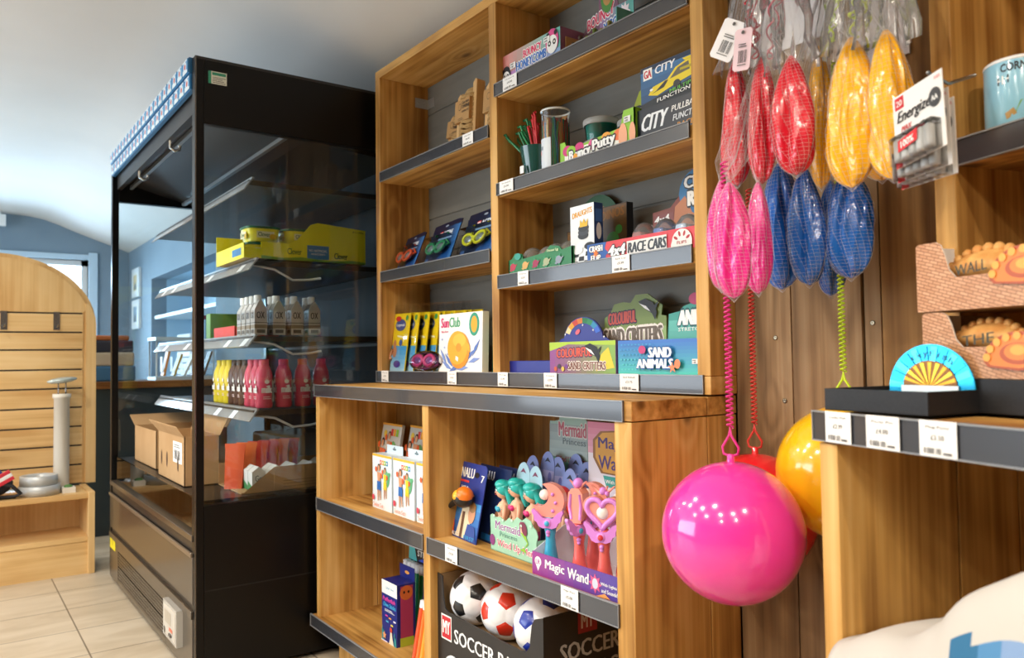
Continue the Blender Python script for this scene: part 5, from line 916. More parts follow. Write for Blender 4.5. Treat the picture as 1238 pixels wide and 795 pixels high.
def sticks(F, w, h, cols, lab, hdr):
    t = thing('dive_stick_pack', lab, 'toy pack', F.to_translation(), None); n = len(cols)
    m = MB(F); m.box(0, w, 0, h+(.075 if hdr else 0), -.004, 0, BLACK if hdr else mat('#d8d4c8', .4)); m.face(.0003)
    if hdr: m.poly([(0, h), (w*.35, h), (w*.12, h+.075), (0, h+.075)], mat('#58c0c0')); m.text('DIVE', w*.45, h+.042, w*.92, h+.060, WHT, .06); m.text('STICKS', w*.36, h+.018, w*.98, h+.036, WHT, .06); m.rect(w*.2, h+.055, w*.38, h+.072, mat('#c62f3a')); m.poly([(w*.4, h+.005), (w*.6, h+.016), (w*.62, h+.004)], mat('#3a5ad0')); m.poly([(w*.7, h+.002), (w*.95, h+.012), (w*.95, h+.002)], mat('#d8382f'))
    m.build('card', parent=t)
    for k, c in enumerate(cols):
        u = w*(k+.5)/n; r = w/n*.44; m = MB(F @ Matrix.Translation((u, .004, r)) @ Matrix.Rotation(-PI/2, 4, 'X')); m.lathe([(r, 0), (r, h*.86)], mat(c, .25, 0, .4), 12); m.build('stick', parent=t)
        m = MB(F @ Matrix.Translation((u, .004+h*.86, r)) @ Matrix.Rotation(-PI/2, 4, 'X')); m.lathe([(r*1.02, 0), (r*1.02, h*.11), (r*.7, h*.12), (0, h*.12)], mat('#dfe3e8', .3), 12); m.build('stick_cap', parent=t)
sticks(frame((-2.245, 1.20, sL), -.05, .05), .17, .20, ['#2a4fc0', '#7a2a4a', '#2a3fa0', '#1f8a5a', '#2a9a4a', '#2f3fb0'], 'tall pack of blue and green dive sticks standing behind the dark blue box', True)
sticks(frame((-1.93, 1.06, sL), -.1, .18), .14, .17, ['#e0521f', '#e8751f', '#f0a02a', '#f08a1f', '#d8d04a', '#e0521f'], 'pack of orange dive sticks leaning low beside the pine divider', False)

# --- middle bay: flaming whistle ball cards
def nalu(F, lab, full):
    t = thing('whistle_ball_pack', lab, 'toy pack', F.to_translation(), None); w, h = .160, .190
    m = MB(F); m.prism([(0, 0), (w, 0), (w, h-.01), (w-.01, h), (.008, h), (0, h-.008)], -.002, 0, mat('#243a8c', .3)); m.face(.0003)
    grad(m, .002, h*.02, w-.002, h*.50, '#1f4aa0', '#4a9ad8', 5, True); m.text('NALU', w*.16, h*.80, w*.60, h*.93, WHT, .06); m.rect(w*.08, h*.735, w*.47, h*.765, mat('#d83a3f'))
    m.text('MINI', w*.24, h*.62, w*.46, h*.69, WHT, .05); m.text('WHISTLE', w*.10, h*.53, w*.44, h*.60, WHT, .05); m.text('BALL', w*.08, h*.44, w*.26, h*.51, WHT, .05); m.ell(w*.70, h*.86, .012, .007, BLACK); m.text('7', w*.86, h*.78, w*.95, h*.87, WHT, .06)
    m.poly([(w*.30, .004), (w*.74, .004), (w*.70, h*.42), (w*.42, h*.46)], mat('#e8d8b8')); m.poly([(.002, .004), (w*.24, .004), (w*.20, h*.22), (.002, h*.24)], mat('#d8542f')); m.ell(w*.10, h*.36, .015, .026, SKIN); m.ell(w*.10, h*.42, .015, .014, mat('#3a2a20'))
    m.ell(w*.74, h*.36, .018, .024, SKIN); m.ell(w*.74, h*.44, .018, .013, mat('#a87a4a')); m.poly([(w*.60, .004), (w*.98, .004), (w*.90, h*.20), (w*.66, h*.22)], mat('#2a4a9a')); m.rect(w*.44, .004, w*.52, h*.36, mat('#6a4a38')); m.text('WORLDS', w*.04, .004, w*.40, h*.07, WHT, .05); m.text('FIRST', w*.60, .004, w*.94, h*.07, mat('#2a9ad0'), .05)
    m.build('card', parent=t)
    c = F @ Vector((w*.64, h*.55, .024)); m = MB(Matrix.Translation(c)); m.ball((0, 0, 0), .0255, mat('#1c1a1c', .35), 22, sc=(1.25, 1, 1))
    m.ball((.007, -.002, .006), .0222, mat('#f07a1a', .35), 20, sc=(1.2, 1, 1)); m.ball((-.004, -.0075, .004), .0195, mat('#f5b52c', .35), 18, sc=(1.0, 1, .9))
    for k in range(9):
        a = -1.2+k*.34; q = [(.6, .10+.0*k), (.9, .34), (.75, .5+.12*(k % 2))]; FO = mat('#f07a1a' if k % 2 else '#f0b02a', .35)
        P = []
        for (th, ph) in ((a-.16, .2), (a+.16, .2), (a+.05, .75+.25*(k % 3))): P.append(Vector((.0262*1.25*math.cos(ph)*math.sin(th+.6), -.0262*math.cos(ph)*math.cos(th+.6), .0262*math.sin(ph))))
        m.add(P, [(0, 1, 2)], FO)
    m.build('flame_ball', parent=t); m = MB(); e = F @ Vector((w*.42, h*.50, .02)); f_ = F @ Vector((-.012, h*.26, .02)); m.tube([e, (e+f_)/2, f_], [.009, .006, .012], mat('#1a1a1c', .6), 10); g_ = (f_+F @ Vector((.0, h*.33, .02)))/2; m.tube([f_+Vector((0, 0, -.012)), f_+Vector((-.004, 0, .03)), f_+Vector((.012, 0, .026))], [.002, .008, .001], mat('#1a1a1c', .6), 8); m.build('tail_fin', parent=t); return t
nalu(frame((-1.775, 1.070, sM), -.10, .20), 'front dark blue whistle ball card with a flame patterned ball, left of the mermaids', 1)
for k in range(2):
    F = frame((-1.715+.055*k, 1.100+.02*k, sM), -.10, .20); m = MB(F); m.box(0, .16, 0, .185, -.002, 0, mat('#17254f', .3)); m.face(.0003); m.text('NALU', .012, .150, .08, .172, mat('#c8d0e0'), .06); m.poly([(.09, .01), (.155, .01), (.155, .10), (.11, .06)], mat('#2a2420')); m.rect(.06, .005, .155, .02, mat('#1f6aa8')); m.ell(.12, .06, .012, .02, mat('#8a5a3a'))
    tag(m.build('whistle_ball_card', F.to_translation()), ('dark blue whistle ball card directly behind the front one', 'rearmost dark blue whistle ball card, nearest the mermaid box')[k], 'toy pack')
# --- mermaid display
TEAL = mat('#1fb5b0', .35, 0, .4); MSK = mat('#efb898', .5)
def mermaid(x, y, z, bra, lab, yaw=-.35, hair=TEAL):
    t = thing('mermaid_doll', lab, 'doll', (x, y, z), None); F0 = Matrix.Translation((x, y, z)) @ Matrix.Rotation(yaw, 4, 'Z') @ Matrix.Diagonal((1.22, 1.22, 1.15, 1))
    m = MB(F0); m.lathe([(.0001, .0), (.012, .002), (.0135, .012), (.010, .026), (.0135, .040), (.0145, .050), (.010, .058), (.0045, .062), (.004, .068), (.004, .070)], MSK, 20)
    for p in m.v: pass
    hd = (0, -.002, .083)
    vs0 = len(m.v); m.ball(hd, .0155, MSK, 24, sc=(.88, .92, 1.08)); m.ball((0, -.0165, .0805), .0018, MSK, 8)
    for s_ in (-1, 1):
        m.tube([(s_*.013, 0, .054), (s_*.020, -.002, .046), (s_*.024, -.004, .030), (s_*.021, -.012, .014), (s_*.018, -.018, .008)], [.0042, .0038, .0032, .0028, .0026], MSK, 10); m.ball((s_*.018, -.019, .007), .0034, MSK, 8)
        m.ball((s_*.0055, -.0152, .0845), .0028, WHT, 10, sc=(1.1, .5, .9)); m.ball((s_*.0055, -.0164, .0845), .0016, mat('#2a4a6a', .3), 8, sc=(1, .5, 1)); m.tube([(s_*.0025, -.0158, .0885), (s_*.006, -.0162, .0896), (s_*.009, -.0150, .0885)], .0005, mat('#5a3a2a'), 5)
    m.tube([(-.003, -.0160, .0762), (0, -.0168, .0756), (.003, -.0160, .0762)], .0008, mat('#c8405a'), 6); m.build('doll_body', parent=t)
    m = MB(F0); n = 24
    m.ball((0, .0015, .0875), .0182, hair, 26, sc=(.98, .98, .98)); m.ball((0, -.0035, .0965), .014, hair, 20, sc=(1.1, 1.05, .72))
    for k in range(8): a = PI*(.06+.125*k); m.tube([(.014*math.cos(a), .014*math.sin(a)*.8, .094), (.0175*math.cos(a), .004+.014*math.sin(a), .078), (.022*math.cos(a), .007+.014*math.sin(a), .062), (.021*math.cos(a+.2), .009+.014*math.sin(a), .050-.004*(k % 3))], [.006, .0065, .0055, .001], hair, 8)
    # face opening stays clear: the cap sits above the brow
    m.v = [p for p in m.v]; m.build('hair', parent=t)
    m = MB(F0)
    for s_ in (-1, 1): m.ball((s_*.0062, -.0115, .046), .0062, mat(bra, .3), 12)
    m.tube([(-.012, -.006, .047), (0, -.0145, .047), (.012, -.006, .047), (.0105, .007, .047), (-.0105, .007, .047)], .0014, mat(bra, .3), 6, True); m.build('bikini_top', parent=t)
    m = MB(F0); m.lathe([(.003, -.055), (.006, -.045), (.0105, -.02), (.0138, 0), (.0142, .010), (.0115, .014)], mat('#d8428a' if bra != '#3fa9c8' else '#3a6ab0', .3), 18); m.add([(0, .001, -.050), (-.016, .0, -.062), (-.020, 0, -.055), (-.006, 0, -.048), (.016, .0, -.062), (.020, 0, -.055), (.006, 0, -.048)], [(0, 1, 2, 3), (0, 6, 5, 4)], mat('#c83a7c', .3)); m.build('tail', parent=t); return t
# faces sit just ahead of the hair cap
zM = -.414
mermaid(-1.553, 1.096, zM-.002, '#3fa9c8', 'leftmost front mermaid doll with turquoise hair and a blue bikini top', -.5)
mermaid(-1.502, 1.098, zM+.008, '#d8307c', 'middle front mermaid doll with turquoise hair and a pink bikini top', -.4)
mermaid(-1.440, 1.096, zM+.004, '#d8307c', 'rightmost front mermaid doll with turquoise hair and a pink bikini top', -.45)
mermaid(-1.385, 1.135, zM+.0, '#d8307c', 'red-haired mermaid doll behind, left of the crescent wand', -.4, mat('#c8281f', .35))
t = thing('mermaid_display_box', 'pale green display box with scalloped top, holding the mermaid dolls', 'display box', (-1.48, 1.12, sM)); F = frame((-1.562, 1.062, sM), -.04); w, h = .190, .088; GB = mat('#9fcfb4', .45)
m = MB(F); pts = [(0, 0), (w, 0), (w, h*.60), (w*1.02, h*.72), (w*.99, h*.86), (w*.93, h*.92), (w*.88, h*1.06), (w*.78, h*1.10), (w*.70, h*1.0), (w*.60, h*1.06), (w*.52, h*.94), (w*.42, h*.98), (w*.34, h*.86), (w*.22, h*.94), (w*.12, h*.90), (w*.04, h*.96), (0, h*.92)]
m.prism(pts, -.002, 0, GB); m.box(0, w, 0, .002, -.13, 0, GB); m.box(0, .002, 0, h*.6, -.13, 0, GB); m.box(w-.002, w, 0, h*.6, -.13, 0, GB); m.face(.0003)
m.text('Mermaid', w*.12, h*.60, w*.66, h*.82, mat('#9a5a9c'), .04, .05, 0, None, mat('#d8efe2')); m.text('Princess', w*.22, h*.44, w*.60, h*.56, mat('#6a9a8a'), .02); m.ell(w*.05, h*.28, .011, .013, mat('#8a3a7c')); m.text('Wind Up Mer', w*.16, h*.12, w*.94, h*.34, mat('#c85a7c'), .03, .05, 0, None, mat('#f0efe2')); m.ell(w*.70, h*.88, .008, .009, mat('#8a3f5a')); m.ell(w*.72, h*.78, .007, .010, MSK); m.poly([(w*.68, h*.70), (w*.78, h*.70), (w*.84, h*.46), (w*.74, h*.30), (w*.82, h*.48)], mat('#8fc43a')); m.poly([(w*.66, h*.26), (w*.76, h*.34), (w*.80, h*.22)], mat('#8fc43a')); m.ell(w*.76, h*.82, .010, .016, mat('#7a2f4a'), rot=.4)
for k in range(5): m.ell(w*(.1+.2*k), h*(.94-.06*(k % 2)), .004, .003, mat('#c8e6d4'))
m.build('tray', parent=t)
m = MB(frame((-1.535, 1.215, sM+.002))); m.prism([(0, 0), (.155, 0), (.155, .30), (.14, .312), (.09, .312), (.055, .318), (.05, .300), (.03, .296), (.015, .296)], -.002, 0, mat('#8fb0a8', .5)); m.face(.0003); grad(m, .012, .16, .153, .21, '#4fb59a', '#8fc8b4', 4, True); grad(m, .014, .21, .153, .29, '#a8bab6', '#7f8f92', 4, True); m.text('Mermaid', .05, .262, .15, .296, mat('#a84a5c'), .04, 0, 0, None, mat('#b8c0bc')); m.text('Princess', .065, .243, .148, .258, mat('#5a6a70'), .03); m.text('Wind Up Merma', .04, .196, .153, .214, mat('#a8405c'), .03); m.build('header_card', parent=t)
# clear rounded backing cards of the dolls
k = 0
for (x, y, hh, pale_) in ((-1.585, 1.115, .17, 1), (-1.535, 1.125, .20, 1), (-1.470, 1.118, .195, 1), (-1.555, 1.16, .215, 0), (-1.50, 1.17, .225, 0), (-1.445, 1.165, .215, 0), (-1.40, 1.15, .20, 0), (-1.42, 1.19, .225, 0), (-1.36, 1.18, .21, 0)):
    F = frame((x-.03, y, sM+.003), -.12, .10, .06*((k % 3)-1)); w = .066; m = MB(F); m.prism([(0, 0), (w, 0), (w, hh-.045)]+arcp(w/2, hh-.045, w/2, .045, 0, PI, 14)+[(0, hh-.045)], -.0012, 0, mat('#a9cfe0' if pale_ else '#7f8fc8', .35)); m.face(.0003); grad(m, .002, hh*.3, w-.002, hh-.045, '#8fc8c8' if pale_ else '#8a8fc8', '#b8d0e8' if pale_ else '#a8a8d8', 4, True)
    m.poly([(w*.30, hh-.026), (w*.42, hh-.018), (w*.5, hh-.014), (w*.58, hh-.018), (w*.72, hh-.026), (w*.5, hh-.023)], mat('#7a3a5a' if pale_ else '#1f2238')); m.ell(w*.7, hh-.06, .008, .012, mat('#5fb08a' if pale_ else '#6a70b8')); m.ell(w*.3, hh-.075, .01, .014, mat('#6a8ac0'))
    tag(m.build('backing_card', F.to_translation()), ('pale blue round-topped card behind the left mermaid', 'pale blue round-topped card behind the middle mermaid', 'pale blue round-topped card behind the right mermaid', 'violet round-topped card, leftmost at the back of the mermaid box', 'violet round-topped card, second at the back of the mermaid box', 'violet round-topped card, third at the back of the mermaid box', 'violet round-topped card over the red-haired mermaid', 'violet round-topped card under the mermaid header', 'violet round-topped card nearest the crescent wand')[k], 'card', 'round-topped mermaid cards'); k += 1
# --- magic wands
PKW = mat('#f09a8c', .22, 0, .5); COR = mat('#ee6a66', .25, 0, .5); BLW = mat('#3aa7cf', .25, 0, .5); LIL = mat('#d486dc', .22, 0, .5)
t = thing('wand_display_tray', 'purple magic wand display tray at the front right of the middle bay', 'display box', (-1.2, 1.1, sM)); F = frame((-1.333, 1.012, sM)); w, h, d = .265, .047, .17; PUR = mat('#7d3f9c', .4)
m = MB(F); m.box(0, w, 0, h, -.002, 0, PUR); m.box(0, w, 0, .002, -d, -.002, mat('#e6e2ea')); m.box(w-.002, w, 0, h, -d, -.002, PUR); m.box(0, w, 0, .09, -d, -d+.002, mat('#e6e2ea'))
m.add([(0, 0, -.002), (0, 0, -d), (0, .13, -d), (0, .047, -.002), (.0015, 0, -.002), (.0015, 0, -d), (.0015, .13, -d), (.0015, .047, -.002)], [(0, 3, 2, 1), (4, 5, 6, 7), (3, 7, 6, 2)], mat('#dfe3ea')); m.face(.0003)
grad(m, 0, 0, w, h, '#a03a8c', '#4f3f9c', 10); m.ell(.020, h*.62, .011, .010, WHT); m.ell(.034, h*.62, .0, .0, WHT) if False else None; m.poly([(.010, h*.58), (.030, h*.58), (.020, h*.20)], WHT); m.text('LR', .013, h*.50, .027, h*.70, mat('#a03a8c'), .04); m.text('Magic', .044, h*.30, .105, h*.80, WHT, .045, .05); m.text('Wand', .116, h*.34, .178, h*.78, WHT, .045, .05)
m.poly(star(.198, h*.48, .019, .011, 8), mat('#d85a8c')); m.ell(.198, h*.48, .008, .010, mat('#c9cfe0')); m.text('With Lights', .214, h*.46, .258, h*.62, WHT, .03); m.text('and Sounds!', .216, h*.22, .260, h*.38, WHT, .03); m.poly([(.20, 0), (.225, h*.2), (.24, .002)], mat('#f0a05a')); m.build('tray', parent=t)
m = MB(frame((-1.352, 1.190, sM+.003))); m.prism([(0, 0), (.26, 0), (.26, .305), (0, .305)], -.002, 0, mat('#e3dbe4', .45)); m.face(.0003); grad(m, .0, .235, .26, .305, '#e0a8bc', '#c86a8c', 5, True); grad(m, 0, .1, .26, .18, '#c0b8d8', '#ece6ee', 5, True)
pl_ = [(.02, .225), (.02, .265), (.045, .285), (.10, .290), (.13, .300), (.16, .290), (.215, .285), (.24, .265), (.24, .225), (.215, .195), (.16, .190), (.045, .192)]
m.poly([(a*1.02-.003, b+.0) for a, b in pl_], mat('#8a5a1a')); m.poly([(.13+(a-.13)*.95, .243+(b-.243)*.93) for a, b in pl_], mat('#d39a30')); m.text('Magic', .036, .240, .135, .272, mat('#3f2470'), .03); m.text('Wand', .036, .202, .130, .232, mat('#3f2470'), .03); m.poly([(.05, .188), (.06, .164), (.22, .160), (.24, .172), (.235, .186)], mat('#2a9a90')); m.text('With Lights and Sounds', .058, .169, .190, .180, WHT, .03); m.build('header_card', parent=t)
def puffy(m, pts, w0, w1, mt): m.prism(pts, w0, w1, mt, smooth=False)
def wings(F, lilac, gem, par):
    m = MB(F)
    for s_ in (-1, 1):
        P = [(0, -.010), (s_*.010, -.012), (s_*.020, -.008), (s_*.024, .0), (s_*.030, .004), (s_*.031, .013), (s_*.036, .022), (s_*.034, .028), (s_*.024, .022), (s_*.012, .010), (0, .008)]
        m.prism(P if s_ > 0 else P[::-1], -.004, .004, lilac)
    m.ball((0, -.001, .0), .011, lilac, 16, sc=(1, 1, .7)); m.ball((0, -.020, 0), .005, lilac, 12); m.ball((0, -.026, 0), .004, lilac, 12); m.build('wings', parent=par, bevel=.0025, seg=3)
    m = MB(F); m.ball((0, -.001, .006), .006, gem, 14, sc=(1, 1, .7)); m.build('gem', parent=par)
def wand(x, y, yaw, head, handle, lab, gem='#2fa8d0'):
    t = thing('magic_wand', lab, 'toy wand', (x, y, sM+.003), None); B = Matrix.Translation((x, y, sM+.003)) @ Matrix.Rotation(yaw, 4, 'Z')
    m = MB(B); m.lathe([(0, 0), (.017, 0), (.0185, .004), (.0185, .012), (.0155, .030), (.0115, .055), (.010, .072), (.0125, .088), (.0145, .100), (.012, .112), (.009, .116)], handle, 26); m.build('handle', parent=t)
    Fh = B @ Matrix.Translation((0, 0, .150)) @ Matrix.Rotation(PI/2, 4, 'X')
    if head == 'moon':
        m = MB(Fh @ Matrix.Rotation(.25, 4, 'Z')); R_ = .036; out = arcp(0, 0, R_, R_, math.radians(98.3), math.radians(-178.5), 30); inn = arcp(-.019, .016, .024, .024, math.radians(224.9), math.radians(414.8), 18)[1:-1]
        m.prism((out+inn)[::-1], -.010, .010, PKW); m.build('crescent_head', parent=t, bevel=.007, seg=4)
        m = MB(Fh); m.ball((-.012, .010, 0), .0115, mat('#f4ece8', .3), 16); [m.ball((.017*math.cos(a), -.004+.022*math.sin(a), .0105), .004, LIL, 10) for a in (-.9, .0, .9)]; m.build('pearl_and_studs', parent=t)
    elif head == 'heart':
        H = [(.042*.5*1.25*math.sin(a)**3*1.25, .0022*(13*math.cos(a)-5*math.cos(2*a)-2*math.cos(3*a)-math.cos(4*a))) for a in [2*PI*k/36 for k in range(36)]][::-1]
        m = MB(Fh); m.prism([(u*1.25, v*1.12) for u, v in H], -.012, .006, PKW); m.build('heart_head', parent=t, bevel=.005, seg=3)
        m = MB(Fh); m.tube([(u*.98, v*.9, .007) for u, v in H], .0052, LIL, 10, True); m.build('heart_ring', parent=t); m = MB(Fh); m.ball((0, -.002, .005), .0125, mat('#e9e4e2', .25), 18, sc=(1, 1, .7)); m.build('pearl', parent=t)
        m = MB(Fh); [m.tube([(s_*.004, .034, 0), (s_*.012, .040, 0), (s_*.024, .050, 0)], [.004, .003, .0015], PKW, 8) for s_ in (-1, -.4, .4, 1)]; m.ball((0, .040, 0), .008, LIL, 14); m.ball((.010, .036, .004), .005, LIL, 12); m.build('crown', parent=t)
    else:
        m = MB(Fh); m.prism([(-.012, -.034), (.012, -.034), (.018, .0), (.016, .026), (.008, .036), (-.008, .036), (-.016, .026), (-.018, 0)], -.014, .014, PKW); m.build('side_head', parent=t, bevel=.009, seg=4); m = MB(Fh); [m.tube([(s_*.010, -.026, .013), (s_*.013, 0, .014), (s_*.010, .024, .012)], .0035, LIL, 8) for s_ in (-1, 1)]; m.build('lilac_rims', parent=t); m = MB(Fh); m.ball((0, .045, 0), .011, LIL, 16); [m.tube([(s_*.004, .034, 0), (s_*.010, .042, 0), (s_*.020, .050, 0)], [.004, .003, .0015], PKW, 8) for s_ in (-1, 1)]; m.build('crown', parent=t)
    Fw = B @ Matrix.Translation((0, -.013, .104)) @ Matrix.Rotation(PI/2, 4, 'X')
    wings(Fw if head != 'side' else Fw @ Matrix.Rotation(PI*.42, 4, 'Y') @ Matrix.Translation((0, 0, .008)), LIL, mat(gem, .15, 0, .8), t); return t
wand(-1.312, 1.045, .50, 'moon', BLW, 'front left toy wand with a blue handle and pink crescent head')
wand(-1.225, 1.050, .35, 'side', COR, 'front middle toy wand with a coral handle, seen from its side')
wand(-1.145, 1.045, .45, 'heart', COR, 'front right toy wand with a coral handle and lilac heart head', '#d02a3a')
wand(-1.262, 1.120, .50, 'moon', COR, 'back left toy wand, its pink crescent tip showing between the front ones')
wand(-1.172, 1.125, .50, 'moon', COR, 'back right toy wand, its pink crescent tip above the heart')
# --- soccer balls in their box
def soccer(c, r, col, rot, lab):
    t = thing('football', lab, 'ball', (c[0], c[1], c[2]-r)); ph = (1+5**.5)/2; V = [Vector(v).normalized() for v in [(-1, ph, 0), (1, ph, 0), (-1, -ph, 0), (1, -ph, 0), (0, -1, ph), (0, 1, ph), (0, -1, -ph), (0, 1, -ph), (ph, 0, -1), (ph, 0, 1), (-ph, 0, -1), (-ph, 0, 1)]]
    Fc = [(0, 11, 5), (0, 5, 1), (0, 1, 7), (0, 7, 10), (0, 10, 11), (1, 5, 9), (5, 11, 4), (11, 10, 2), (10, 7, 6), (7, 1, 8), (3, 9, 4), (3, 4, 2), (3, 2, 6), (3, 6, 8), (3, 8, 9), (4, 9, 5), (2, 4, 11), (6, 2, 10), (8, 6, 7), (9, 8, 1)]
    polys = []; 
    for f in Fc:
        P = []
        for i in range(3): a, b = V[f[i]], V[f[(i+1) % 3]]; P += [a*2/3+b/3, a/3+b*2/3]
        polys.append((P, WHT if True else None))
    for i, v in enumerate(V):
        nb = sorted(V, key=lambda q: (q-v).length)[1:6]; e1 = (nb[0]-v*nb[0].dot(v)).normalized(); e2 = v.cross(e1); nb.sort(key=lambda q: math.atan2((q-v).dot(e2), (q-v).dot(e1))); polys.append(([v*2/3+q/3 for q in nb], col))
    M = Matrix.Translation(c) @ rot; m = MB(M); WB = mat('#f3f2f4', .28, 0, .3)
    for P, mt_ in polys:
        mt_ = mat(col, .3, 0, .3) if mt_ == col else WB; n = len(P); cen = sum(P, Vector())/n; K = 5
        for i in range(n):
            a, b = P[i], P[(i+1) % n]; vs = []; fs = []; ix = {}
            for p in range(K+1):
                for q in range(p+1):
                    e = cen+(a-cen)*((p-q)/K)+(b-cen)*(q/K); edge = 1-p/K; rr = r*(1-.022*math.exp(-edge*9)); ix[(p, q)] = len(vs); vs.append(e.normalized()*rr)
            for p in range(K):
                for q in range(p+1):
                    fs.append((ix[(p, q)], ix[(p+1, q)], ix[(p+1, q+1)]))
                    if q < p: fs.append((ix[(p, q)], ix[(p+1, q+1)], ix[(p, q+1)]))
            m.add(vs, fs, mt_, True)
    o = m.build('panels', parent=t)
    bm = bmesh.new(); bm.from_mesh(o.data); bmesh.ops.remove_doubles(bm, verts=bm.verts, dist=1e-5); bmesh.ops.recalc_face_normals(bm, faces=bm.faces); bm.to_mesh(o.data); bm.free(); return t
from mathutils import Euler
zb = -.672
soccer((-1.675, 1.092, -.602), .066, '#1f1f22', Euler((.5, .3, .9)).to_matrix().to_4x4(), 'white football with black panels, left one in the black box')
soccer((-1.540, 1.095, -.602), .066, '#d8341f', Euler((.2, .55, .4)).to_matrix().to_4x4(), 'white football with red panels, middle one in the black box')
soccer((-1.402, 1.090, -.602), .066, '#2338a0', Euler((.9, .2, 1.3)).to_matrix().to_4x4(), 'white football with blue panels, right one in the black box')
soccer((-1.610, 1.205, -.602), .062, '#1f1f22', Euler((1.1, .7, .2)).to_matrix().to_4x4(), 'football almost hidden behind the black-panelled one')
soccer((-1.470, 1.207, -.602), .062, '#d8341f', Euler((.1, .9, .7)).to_matrix().to_4x4(), 'football almost hidden behind the red-panelled one')
t = thing('football_box', 'black cardboard display box of footballs in the bottom bay', 'box', (-1.53, 1.15, sL)); F = frame((-1.742, 1.020, sL)); w, h = .432, .290; d = .252; CB = mat('#23201f', .4); KI = mat('#8f7350', .8)
m = MB(F); pr = [(0, 0), (w, 0), (w, .288), (w-.030, .278), (w-.040, .262), (w-.048, .215), (w-.062, .200), (w-.085, .198), (.050, .205), (.034, .212), (.026, .240), (.024, .288), (0, .292)]
m.prism(pr, -.003, 0, CB, CB); m.box(0, .003, 0, .288, -d, -.003, KI); m.box(w-.003, w, 0, .288, -d, -.003, CB); m.box(.003, w-.003, 0, .29, -d, -d+.003, KI); m.box(.003, w-.003, 0, .003, -d+.003, -.003, KI)
m.face(.0004); m.rect(.018, .135, .066, .196, WHT); m.rect(.021, .139, .063, .192, mat('#c8202c')); m.text('MY', .026, .150, .058, .182, WHT, .045); m.text('SOCCER BALLS', .080, .138, .385, .172, mat('#ededed'), .045)
m.poly([(.16, .03), (.215, .10), (.145, .045)], mat('#2a3a9a')); m.poly([(.20, .04), (.30, .115), (.23, .02)], mat('#c8281f')); m.poly([(.13, .105), (.19, .07), (.15, .12)], mat('#2a3a9a')); m.ell(.075, .055, .050, .050, mat('#e8e8ea'), 30); m.poly(star(.075, .065, .016, .014, 5, .3), BLACK)
for a in range(5): m.poly([(.075+.048*math.cos(a*1.256+q), .055+.048*math.sin(a*1.256+q)) for q in (-.25, 0, .25)]+[(.075+.034*math.cos(a*1.256), .055+.034*math.sin(a*1.256))], BLACK)
m.text('MY', .062, .045, .088, .062, WHT, .04)
R = RSd(F, w); m.face(.0004); m.rect(.095, .235, .150, .285, mat('#8a1f24'), R); m.text('MY', .105, .245, .140, .276, mat('#b8a8a4'), .04, F=R); m.text('SOCCER', .045, .185, .215, .222, mat('#a8a6a4'), .045, F=R); m.text('BALLS', .075, .130, .210, .168, mat('#a8a6a4'), .045, F=R); m.poly([(.18, .04), (.24, .10), (.20, .03)], mat('#8a1f1c'), R)  # side print in duller greyed colours: the shade on this face is painted in
m.build('box_body', parent=t)
MB(F).box(.003, w-.003, .162, .165, -d+.003, -.003, KI).build('inner_shelf', parent=t)
# ================================================================ BALLS ON COILED CORDS
def helix(x, y, z0, z1, r, pitch, wr, n=9):
    N = int(abs(z1-z0)/pitch*n); return [(x+r*math.cos(2*PI*k/n), y+r*math.sin(2*PI*k/n), z0+(z1-z0)*k/N) for k in range(N+1)]
def toyball(c, r, col, cordcol, ztop, lab, cr=.0048, pitch=.0072, dx=0.0):
    t = thing('bouncing_ball', lab, 'ball', (c[0], c[1], c[2]-r)); BM = mat(col, .16, 0, .9, .5, .25)
    m = MB(Matrix.Translation(c)); n = 48; prof = [(max(1e-5, r*math.sin(a))*(1-.004*math.exp(-((a-PI/2)/.02)**2)), r*math.cos(a)) for a in [PI*k/40 for k in range(41)]]; m.lathe(prof[::-1], BM, n, cap=False)
    m.lathe([(.006, r-.002), (.0055, r+.010), (.003, r+.012)], BM, 14); m.build('ball', parent=t)
    zt = c[2]+r; CM = mat(cordcol, .35); m = MB(); m.tube([(c[0], c[1], zt+.008), (c[0]-.011, c[1]-.003, zt+.012), (c[0]-.013, c[1]-.003, zt+.022), (c[0]-.002, c[1], zt+.040), (c[0], c[1], zt+.052), (c[0]+.002, c[1], zt+.040), (c[0]+.013, c[1]+.003, zt+.022), (c[0]+.011, c[1]+.003, zt+.012)], .0020, CM, 8, True); m.build('loop', parent=t)
    m = MB(); m.tube(helix(c[0], c[1], zt+.052, ztop, cr, pitch, 0), .0014, CM, 6); m.build('coiled_cord', parent=t); return t
toyball((-.784, .980, -.272), .107, '#f63ca6', '#e0308a', .30, 'big glossy pink ball hanging on a pink coiled cord')
toyball((-.893, 1.184, -.286), .107, '#e01f2a', '#c8342c', .30, 'red ball hanging behind the pink ball on a red coiled cord')
toyball((-.703, 1.160, -.190), .107, '#f8bd14', '#c6e02a', .47, 'yellow ball on a lime coiled cord, half hidden by the nearest unit', .0046, .0068)

